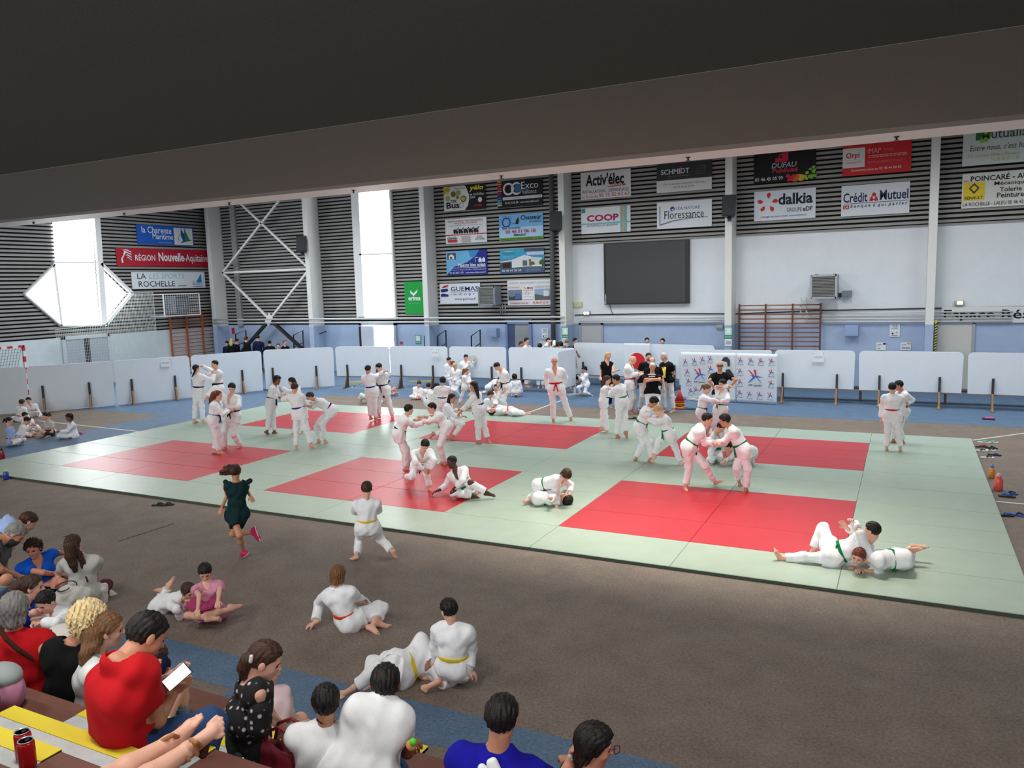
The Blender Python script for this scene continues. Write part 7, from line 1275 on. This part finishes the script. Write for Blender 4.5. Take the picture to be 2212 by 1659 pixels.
person('long-haired woman in a pale grey T-shirt kneeling, glasses pushed up on her head',1.68,[7737,-3783,0],0.0071,0.5,[-14,-21,125,-7,-10,599,-41,-62,776,-159,-123,544,-84,-73,127,-391,-72,371,-313,-111,188,-380,242,20,-21,332,-25,143,101,535,56,31,123,-53,181,331,-169,271,122,-162,390,93,107,162,59,-60,80,-1,-80,-60,2,-80,-60,2,-37,93,9,-5,-11,99,35,54,-77,38,-19,-90,56,82,7,20,1,98,-46,35,-82,-84,-46,27],[('trousers','maroon',{'g':0.008,'amp':0.009,'r':(0.084,0.068,0.058)}),('tshirt','grayT',{'sleeve':0.24,'v':0,'hem':0.3,'g':0.012,'amp':0.011,'rs':0.06,'flare':1.15})],hv=0.0044,hair=('long','brown',{'len':0.4}),shoes='sole',strands=[{'p':[[7.761,-3.928,0.786],[7.78,-3.953,0.67],[7.807,-3.949,0.572],[7.815,-3.937,0.493]],'r':(0.075,0.03)},{'p':[[7.794,-3.879,0.723],[7.828,-3.863,0.609],[7.832,-3.858,0.493]],'r':(0.035,0.012)},{'p':[[7.809,-3.855,0.68],[7.836,-3.833,0.562],[7.854,-3.805,0.51]],'r':(0.03,0.01)}],extra=[{'name':'glasses','c':'grey','r':0.006,'p':[[[7.678,-3.963,0.897],[7.644,-3.779,0.877]],[[7.644,-3.779,0.877],[7.708,-3.791,0.812]]]}])
person('smiling brown-haired woman in a blue top seen from the side, hair tied back',1.66,[9043,-5330,550],0.0066,2.2,[-32,-11,-86,55,-4,267,108,90,420,-106,104,245,-101,39,-70,-300,64,33,-73,174,29,98,309,-301,-101,39,-502,189,-113,177,36,-61,-102,-47,34,92,227,-4,134,240,216,-318,36,-61,-502,56,81,-16,-79,58,18,-79,58,18,70,71,-9,2,10,99,59,81,0,90,44,-1,-3,4,-100,59,81,0,98,-14,15,16,7,-98],[('jeans','jeans',{'g':0.008,'amp':0.009,'r':(0.084,0.068,0.058)}),('tshirt','blue',{'sleeve':0.24,'v':0.05,'hem':0.06,'g':0.012,'amp':0.011,'rs':0.06})],hv=0.0042,hair=('short','brown',{'low':0.12,'t':0.01}),strands=[{'p':[[9.095,-5.278,1.011],[9.053,-5.313,0.986],[9.031,-5.352,0.957]],'r':(0.075,0.05)}])
person('dark-haired boy in white judo suit leaning over beside the backpack, face turned down left',1.38,[9401,-5084,500],0.0066,3.9,[19,66,-56,-21,-114,248,-3,-192,380,137,-103,219,90,60,-50,289,-288,254,64,-273,218,67,-199,-266,90,60,-460,-169,-76,194,-52,72,-61,-74,-274,295,-223,-259,203,-75,-191,-272,-52,72,-460,-3,-86,-51,99,-9,8,99,-9,8,12,-86,-50,9,-49,87,-9,-100,0,-99,7,-16,15,-9,-98,-9,-100,0,-85,8,-52,51,-15,-85],gi('gi',v=0.08),hv=0.0042,hair=('short','dark'))
person('woman in a red T-shirt and red print skirt with a shoulder strap, back turned',1.66,[11178,-6575,1000],0.0066,5.6,[3,6,-38,-8,-13,430,1,2,615,-166,-105,364,-71,-38,-41,-382,2,201,-499,121,13,-365,291,-118,-365,291,-502,154,84,379,77,50,-34,1,168,147,-170,347,101,-240,355,-115,-240,355,-502,-51,86,2,-86,-51,-4,-86,-51,-4,-71,70,-9,-4,8,100,-51,86,0,-47,47,-75,55,-50,-66,-51,86,0,-68,71,-18,14,-12,-98],[('skirt','redprint',{'len':0.62,'g':0.03,'r':(0.1,0.12,0.12),'amp':0.014}),('tshirt','red',{'sleeve':0.24,'v':0,'hem':0.05,'g':0.016,'amp':0.011,'rs':0.06})],hv=0.0042,bulk=1.12,skin='ruddy',hair=('bob','grey',{'t':0.0}),shoes='darkgrey',extra=[{'name':'strap','c':'leather','r':0.016,'p':[[[11.238,-6.713,1.553],[11.287,-6.707,1.48],[11.326,-6.659,1.387],[11.348,-6.579,1.29],[11.349,-6.516,1.217]]]}])
person('woman with thick blond hair in a sleeveless black dress, back turned',1.68,[11621,-6540,1000],0.0066,0.3,[-14,-24,-50,36,57,414,82,132,555,-135,-38,389,-91,-63,-35,-267,111,172,-398,168,-40,-398,262,-105,-398,262,-500,194,131,324,62,15,-65,-80,155,190,-218,217,12,-285,304,-100,-285,304,-494,-47,88,-10,-88,-45,17,-88,-45,17,-47,88,0,14,8,99,-46,89,0,-51,22,-83,68,69,-23,-46,89,0,-59,27,-76,-80,-32,51],[('dress','black',{'sleeve':0,'v':0,'hem':0.5,'g':0.014,'amp':0.01,'nk':1.3})],hv=0.0042,skin='tan',hair=('curly','paleblond',{'t':0.05,'low':0.15}))
person('fair-haired woman in a white top seen in profile, hair tied at the neck',1.68,[11775,-6473,1000],0.0066,2.0,[-1,0,-84,8,12,345,70,108,495,-159,100,287,-77,41,-84,-283,142,24,-133,345,-17,-106,386,-54,-106,386,-449,172,-78,286,76,-42,-85,-35,95,169,-61,292,9,44,264,33,44,264,-362,47,88,-4,-88,47,0,-88,47,0,61,78,-14,7,12,99,47,88,0,59,79,-16,-11,-12,-99,47,88,0,-10,77,-63,16,-61,-78],[('jeans','jeans',{'g':0.008,'amp':0.009,'r':(0.084,0.068,0.058)}),('tshirt','white',{'sleeve':0.24,'v':0,'hem':0.1,'g':0.012,'amp':0.011,'rs':0.06})],hv=0.0042,hair=('short','lightbrown',{'low':0.18,'t':0.02}),strands=[{'p':[[11.814,-6.45,1.494],[11.827,-6.485,1.442],[11.85,-6.541,1.408],[11.853,-6.573,1.361]],'r':(0.075,0.02)},{'p':[[11.847,-6.455,1.46],[11.88,-6.495,1.442],[11.906,-6.492,1.411]],'r':(0.04,0.012)}])
person('person in navy top and light jeans hidden behind the man in red',1.55,[12353,-6501,1000],0.0066,3.7,[5,-45,-92,-52,48,313,-89,133,367,-199,106,223,-66,-13,-110,-291,236,4,-144,311,172,-19,253,161,-250,420,-228,-33,125,361,77,-78,-74,-197,294,227,0,176,280,103,180,223,-82,310,-145,44,89,-14,-89,41,-22,-89,41,-22,24,83,-50,-7,53,85,42,91,0,63,32,71,60,39,-70,7,94,-34,84,-50,23,24,-3,-97],[('jeans','lightjeans',{'g':0.008,'amp':0.009,'r':(0.084,0.068,0.058),'len':0.88}),('tshirt','navy',{'sleeve':0.3,'v':0,'hem':0.06,'g':0.012,'amp':0.011,'rs':0.06})],hv=0.0042,hair=('short','brown'),face=False,shoes='black')
person('man in a red T-shirt and jeans looking down at a phone',1.8,[13134,-7234,1430],0.0066,5.4,[-8,-1,-15,36,0,491,46,154,578,-110,194,378,-98,22,-7,-119,329,93,44,239,293,184,376,18,-102,556,-364,160,21,471,83,-25,-22,136,109,167,-17,336,170,161,408,-17,165,326,-194,25,97,-2,-96,25,8,-96,25,8,28,77,-57,10,57,82,26,97,0,-67,72,-18,19,-7,-98,26,97,0,64,-7,76,-60,57,56],[('jeans','jeans',{'g':0.008,'amp':0.009,'r':(0.084,0.068,0.058)}),('tshirt','red',{'sleeve':0.3,'v':0,'hem':0.1,'g':0.014,'amp':0.011,'rs':0.06})],hv=0.0042,bulk=1.12,skin='tan',hair=('short','dark',{'t':-0.01}),shoes='darkgrey',curll=0.8,curlr=0.8)
person('person stretching out bare legs in gold sandals at the bottom left of the stand',1.6,[13800,-8000,1800],0.0066,0.1,[120,-320,130,-250,-750,560,-300,-850,750,-350,-728,403,60,-325,73,-346,-726,123,-300,-500,200,90,154,80,117,417,90,-91,-704,649,180,-315,187,172,-702,382,400,-700,150,232,136,84,255,399,109,-45,79,40,-72,-7,-69,-72,-7,-69,-50,87,0,-13,-7,99,-4,84,54,19,93,32,0,32,-95,49,72,49,70,1,-71,-71,11,-70],[('dress','darkgrey',{'sleeve':0.3,'v':0,'hem':0.35,'g':0.012})],hv=0.0042,skin='fair',hair=('bob','brown'),face=False,extra=[{'name':'sandal_strap','c':'tan','r':0.009,'p':[[[13.917,-7.602,1.918],[13.961,-7.587,1.945],[13.941,-7.545,1.909]],[[13.887,-7.643,1.89],[13.92,-7.64,1.877],[13.912,-7.614,1.844]],[[14.085,-7.601,1.964],[14.121,-7.605,1.964],[14.106,-7.573,1.926]],[[14.106,-7.602,1.954],[14.102,-7.59,1.899]],[[14.077,-7.634,1.914],[14.089,-7.62,1.89]]]},{'name':'sandal_sole','c':'leather','r':0.02,'p':[[[13.907,-7.495,1.91],[13.896,-7.509,1.848]],[[14.07,-7.512,1.923],[14.059,-7.527,1.855]]]}])
person('woman in a black floral cold-shoulder top with a ponytail, reaching into the maroon bag',1.68,[13251,-6554,1000],0.0066,1.8,[1,2,-17,27,30,455,90,98,619,-69,191,375,-52,71,-18,-113,314,112,106,191,157,0,372,-141,0,372,-501,187,-62,517,54,-68,-16,115,-10,237,105,136,27,181,236,-16,181,236,-411,79,60,-8,-61,79,-1,-61,79,-1,72,55,-42,32,28,91,79,61,0,-25,49,-83,79,-40,-47,79,61,0,78,-54,31,31,-9,-95],[('trousers','cream',{'g':0.008,'amp':0.009,'r':(0.084,0.068,0.058)}),('top','floral',{'sleeve':0,'v':0,'hem':0.2,'g':0.02,'amp':0.012,'nk':1.15})],hv=0.0042,skin='fair',hair=('short','brown',{'low':0.04,'t':-0.01}),strands=[{'p':[[13.301,-6.5,1.652],[13.279,-6.523,1.638],[13.265,-6.539,1.602],[13.264,-6.54,1.554]],'r':(0.05,0.03)}],extra=[{'name':'hair_tie','c':'whitehair','r':0.012,'p':[[[13.33,-6.542,1.681],[13.326,-6.546,1.654]]]},{'name':'sleeve','c':'floral','r':0.062,'p':[[[13.445,-6.623,1.428],[13.447,-6.636,1.344]]]},{'name':'bracelet','c':'cream','r':0.006,'p':[[[13.318,-6.348,1.156],[13.331,-6.334,1.158]]]}])
person('person in a pale pink top and cream trousers half hidden behind the floral woman',1.66,[12581,-5721,550],0.0066,3.5,[35,-29,-53,-49,93,273,-61,81,458,-206,116,161,-45,-9,-80,-241,169,-148,-271,215,-417,-157,411,-147,-173,396,-342,-5,139,266,114,-49,-25,-49,236,38,-178,314,-165,-19,339,-53,-83,345,-290,32,91,-26,-92,23,-32,-92,23,-32,53,78,-34,19,29,94,24,97,0,-11,17,-98,99,10,-9,24,97,0,-51,31,-80,-68,42,60],[('trousers','cream',{'g':0.008,'amp':0.009,'r':(0.084,0.068,0.058)}),('tshirt','palepink',{'sleeve':0.9,'v':0,'hem':0.06,'g':0.012,'amp':0.014,'rs':0.06})],hv=0.0042,hair=('short','brown'),face=False)
person('boy with a cord round his neck sitting beside the man in white',1.4,[13674,-6447,1000],0.0066,5.2,[-7,-7,-62,40,37,263,52,48,419,-89,-63,245,-64,-50,-48,-186,85,75,-224,134,-108,-283,234,-166,-283,234,-495,155,124,184,50,37,-76,-29,205,46,-98,249,-135,-199,299,-186,-199,299,-509,-61,79,-2,-78,-59,19,-78,-59,19,-61,79,-9,-3,9,100,-61,80,0,-20,26,-95,65,76,7,-61,80,0,-35,22,-91,-90,-36,25],gi('gi',v=0,hem=0.2),hv=0.0042,skin='tan',hair=('short','dark',{'low':0.06}),extra=[{'name':'necklace','c':'leather','r':0.005,'p':[[[13.706,-6.458,1.346],[13.738,-6.463,1.336],[13.757,-6.452,1.331],[13.772,-6.431,1.331],[13.767,-6.402,1.33]]]}])
person('man in a white T-shirt sitting with back turned, holding a small toy',1.8,[13909,-6421,1000],0.0066,6.9,[25,21,50,73,192,381,75,232,480,8,72,400,-61,-7,77,-27,220,124,-75,459,-66,-215,364,-195,-215,364,-498,185,219,307,110,48,24,129,339,21,5,558,-85,-34,447,-212,-34,447,-498,-39,84,-38,-91,-29,29,-91,-29,29,-49,85,-21,-4,21,98,-31,95,0,-15,77,-62,9,-61,-79,-31,95,0,58,-52,62,50,-38,-78],[('jeans','jeans',{'g':0.008,'amp':0.009,'r':(0.084,0.068,0.058)}),('tshirt','white',{'sleeve':0.26,'v':0,'hem':0.1,'g':0.013,'amp':0.011,'rs':0.06})],hv=0.0042,bulk=1.08,skin='brown',hair=('buzz','dark',{'t':0.01,'low':0.05}),shoes='darkgrey',curlr=1.0)
person('man in a deep blue T-shirt with a white stripe emblem on the back',1.8,[14780,-6300,950],0.0066,1.6,[-36,-170,-97,-17,-9,377,10,5,577,-209,-91,346,-124,-198,-84,-360,100,170,-230,400,100,-237,270,-23,-237,270,-446,170,32,289,52,-141,-110,320,150,170,170,450,100,102,334,-28,102,334,-448,-33,90,-29,-94,-31,14,-94,-31,14,-15,99,-3,4,4,100,-31,95,0,39,90,-21,-14,-17,-98,-31,95,0,-44,88,-20,10,-18,-98],[('jeans','jeans',{'g':0.008,'amp':0.009,'r':(0.084,0.068,0.058)}),('tshirt','deepblue',{'sleeve':0.24,'v':0,'hem':0.1,'g':0.012,'amp':0.011,'rs':0.06})],hv=0.0042,bulk=1.06,skin='tan',hair=('short','dark',{'low':0.1,'t':-0.005}),shoes='darkgrey',extra=[{'name':'emblem','c':'white','r':0.022,'p':[[[14.793,-6.435,1.359],[14.813,-6.441,1.331]],[[14.804,-6.429,1.365],[14.826,-6.434,1.33]],[[14.756,-6.461,1.338],[14.771,-6.464,1.323]]]}])
person('dark-haired woman with red-rimmed glasses looking right, one hand raised to her hair',1.66,[15170,-5940,550],0.0066,3.3,[-20,-60,0,-21,-8,529,-14,-6,715,-175,90,461,-92,-12,-5,-124,-158,605,-181,84,562,-160,428,-44,-160,428,-434,133,-117,482,52,-108,5,230,90,200,130,340,150,105,335,-33,105,335,-423,56,83,-8,-83,56,-6,-83,56,-6,88,43,-21,19,9,98,56,83,0,28,-42,86,92,-13,-36,56,83,0,-37,91,-18,15,-14,-98],[('jeans','jeans',{'g':0.008,'amp':0.009,'r':(0.084,0.068,0.058)}),('tshirt','darkgrey',{'sleeve':0.24,'v':0,'hem':0.06,'g':0.012,'amp':0.011,'rs':0.06})],hv=0.0042,skin='ruddy',hair=('bob','dark',{'t':0.02}),extra=[{'name':'glasses','c':'maroon','r':0.003,'p':[[[15.26,-5.98,1.287],[15.283,-5.956,1.285]],[[15.265,-5.936,1.284],[15.287,-5.917,1.282],[15.288,-5.916,1.246],[15.269,-5.934,1.237],[15.264,-5.942,1.262],[15.265,-5.936,1.284]]]},{'name':'watch','c':'silver','r':0.012,'p':[[[15.026,-5.974,1.187],[15.037,-5.969,1.172]]]}])

# ---------------------------------------------------------------- things the spectators hold or keep beside them
def at3(x, y, z): return Vector((x, y, z))
t = thing('phone', 'lit phone in the hands of the man in the red T-shirt', 'phone', (13.325, -7.036, 1.798))
c = Vector((13.325, -7.036, 1.798)); a, b_ = Vector((13.338, -7.005, 1.815)) - Vector((13.303, -7.051, 1.775)), Vector((13.328, -6.989, 1.801)) - Vector((13.263, -6.989, 1.797))
ax = a.normalized() * .07; ay = (Vector((1, 0, 0)) * .8 + Vector((0, .5, -.3))); ay = (ay - ax.normalized() * ay.dot(ax.normalized())).normalized() * .034; az = ax.cross(ay).normalized()
if az.dot(Vector((16.5, -9.6, 3.7)) - c) < 0: az = -az
MB().obox(c, ax, ay, az * .004).build('case', m_blkp, t, .003)
MB().obox(c + az * .0045, ax * .93, ay * .92, az * .0006).build('display', mat('phone_glow', (235, 240, 246), .3, emit=.7), t)
# backpack
bx, by = (7.851, -4.026); t = thing('backpack', 'white and grey backpack with black zips and a red underside beside the kneeling woman', 'backpack', (bx, by, 0))
m_bag = mat('bag_pale', (206, 204, 196), .8, bump=.2, bscale=120, noise=.06, scale=8); m_bagr = mat('bag_red', (176, 26, 42), .8)
d1, d2 = Vector((.92, .28, .12)).normalized(), Vector((-.28, .8, .5)).normalized(); d3 = d1.cross(d2)
f = Field(); o = V3((bx, by, .2))
f.ell(o, np.array([d1, d2, d3]), (.22, .16, .1), k=0); f.ell(o + V3(d3) * .06, np.array([d1, d2, d3]), (.16, .11, .11), k=.05); f.cone(o - V3(d1) * .14, o + V3(d1) * .14, .1, k=.06)
f.cut(lambda P, o_: o_ + folds(P, .012, 3., 1.2)); mesh_obj('body', [surface_net(f, .01)], m_bag, t)
f = Field(); f.cone(o - V3(d1) * .18 - V3((0, .0, .1)) + V3(d2) * -.14, o + V3(d1) * .26 - V3((0, 0, .1)) - V3(d2) * .14, .07, k=0); mesh_obj('base', [surface_net(f, .01)], m_bagr, t)
def arc(r1, z, a0, a1, n=12): return [Vector(o) + d1 * (.19 * r1 * math.cos(a0 + (a1 - a0) * i / n)) + d2 * (.13 * r1 * math.sin(a0 + (a1 - a0) * i / n)) + d3 * z for i in range(n + 1)]
MB().tube(arc(.8, .17, .3, 2.9), .007, 6).build('zip', m_blkp, t); MB().tube(arc(.45, .185, 3.3, 6.1), .007, 6).build('zip', m_blkp, t)
MB().tube([Vector(o) - d1 * .1 + d2 * .2 + d3 * .02, Vector(o) - d1 * .05 + d2 * .27 + d3 * .06, Vector(o) + d1 * .05 + d2 * .27 + d3 * .06, Vector(o) + d1 * .1 + d2 * .2 + d3 * .02], .012, 6).build('carry_handle', m_blkp, t)
# second dark bag with white trim in front of the woman in black
c = V3((10.558, -5.932, 0.951)); t = thing('sports_bag', 'black and white bag with a red rim between the boy and the woman in black', 'bag', tuple(c))
f = Field(); f.ell(c, np.eye(3), (.22, .16, .14), k=0); f.cut(lambda P, o_: o_ + folds(P, .01, 1., 1.3)); mesh_obj('body', [surface_net(f, .01)], m_blkp, t)
MB().tube([Vector(c) + Vector((.2 * math.cos(a), .14 * math.sin(a), .07)) for a in [k * .5 for k in range(13)]], .014, 6).build('rim', m_bagr, t)
f = Field(); f.ell(c + V3((.05, .05, .09)), np.eye(3), (.17, .12, .07), k=0); mesh_obj('flap', [surface_net(f, .01)], m_bag, t)
# maroon handbag
c = V3((13.502, -6.517, 1.090)); t = thing('handbag', 'maroon handbag held open by the woman in the floral top', 'bag', tuple(c)); m_mar = mat('bag_maroon', (128, 26, 46), .6, bump=.15, bscale=150)
f = Field(); f.cone(c + V3((-.1, -.03, -.06)), c + V3((.1, .05, -.06)), .09, k=0); f.cone(c + V3((-.11, -.03, .06)), c + V3((.11, .05, .06)), .06, k=.06)
f.cut(lambda P, o_: o_ + folds(P, .008, 5., 1.5)); f.cut(lambda P, o_: np.maximum(o_, -(np.sqrt((((P - (c + V3((0, .01, .12))).astype(F4)) / np.array((.12, .055, .09), F4)) ** 2).sum(1)) - 1) * .05)); mesh_obj('body', [surface_net(f, .0065)], m_mar, t)
for s_ in (-1, 1): MB().tube([Vector(c) + Vector((-.1, s_ * .04, .08)), Vector(c) + Vector((-.08, s_ * .05, .17)), Vector(c) + Vector((.0, s_ * .05 + .02, .21)), Vector(c) + Vector((.08, s_ * .05 + .04, .17)), Vector(c) + Vector((.1, s_ * .04 + .04, .08))], .01, 8).build('bag_strap', m_mar, t)
# pink and grey bag at the left edge
c = V3((11.914, -7.097, 1.452)); t = thing('shoulder_bag', 'pink and grey bag with a dark handle at the left frame edge', 'bag', tuple(c))
f = Field(); f.ell(c, np.eye(3), (.14, .1, .13), k=0); f.cut(lambda P, o_: o_ + folds(P, .006, 2., 1.5)); mesh_obj('body', [surface_net(f, .008)], mat('bag_pink', (190, 130, 160), .7), t)
f = Field(); f.ell(c + V3((0, .0, .09)), np.eye(3), (.13, .095, .07), k=0); mesh_obj('flap', [surface_net(f, .008)], mat('bag_grey', (150, 160, 160), .7), t)
MB().tube([Vector(c) + Vector((.02 + .1 * math.cos(a), -.1, .03 + .1 * math.sin(a))) for a in [k * .45 for k in range(15)]], .012, 6).build('bag_strap', m_blkp, t)
# open book between the two girls
c = Vector((9.592, -3.641, 0.243)); t = thing('book', 'open pink book held by the girl in the pink dress', 'book', c); up = Vector((0, -.25, 1)).normalized()
for s_ in (-1, 1):
    ax = (Vector((.95, .28, 0)) * s_ + up * .25).normalized(); ay = up.cross(ax).normalized()
    MB().obox(c + ax * .085, ax * .085, ay * .12, ax.cross(ay) * .004).build('cover', mat('book_pink', (206, 40, 120), .5), t)
    MB().obox(c + ax * .083 + up * .008, ax * .078, ay * .11, ax.cross(ay) * .005).build('pages', mat('book_page', (70, 50, 56) if s_ > 0 else (170, 60, 110), .7), t)
# grey sheet, yellow cone, sheet of the coach, toy
def sheet(label, c, ax, ay, m):
    t = thing('paper_sheet', label, 'paper', c); MB().obox(c, ax, ay, Vector(ax).cross(Vector(ay)).normalized() * .002).build('page', m, t)
sheet('grey printed sheet held up by the reading boy', (2.775, 14.661, 1.103), (.12, .03, .05), (-.05, .06, .12), mat('paper_grey', (160, 162, 160), .8))
sheet('white sheet held by the bald coach with the red belt', (10.018, 11.658, 1.141), (.17, .0, .07), (0, .12, .02), mat('paper_white', (226, 228, 228), .8))
c = Vector((10.532, 11.865, 1.170)); t = thing('training_cone', 'yellow cone held by the grey-haired man', 'cone', c); R_ = Vector((.35, -.2, .9)).normalized()
MB().tube([c - R_ * .14, c - R_ * .13, c - R_ * .12, c + R_ * .14], [.11, .11, .085, .025], 16).build('cone', m_coney, t)
c = Vector((14.259, -6.334, 1.280)); t = thing('toy', 'small green and orange toy in the hand of the man in white', 'toy', c); f = Field(); f.ell(V3(c), np.eye(3), (.022, .02, .022), k=0); mesh_obj('cap', [surface_net(f, .004)], mat('toy_green', (90, 200, 50), .5), t)
f = Field(); f.ell(V3(c) + V3((-.02, .01, -.03)), np.eye(3), (.03, .025, .03), k=0); mesh_obj('body', [surface_net(f, .004)], mat('toy_orange', (226, 150, 90), .5), t)
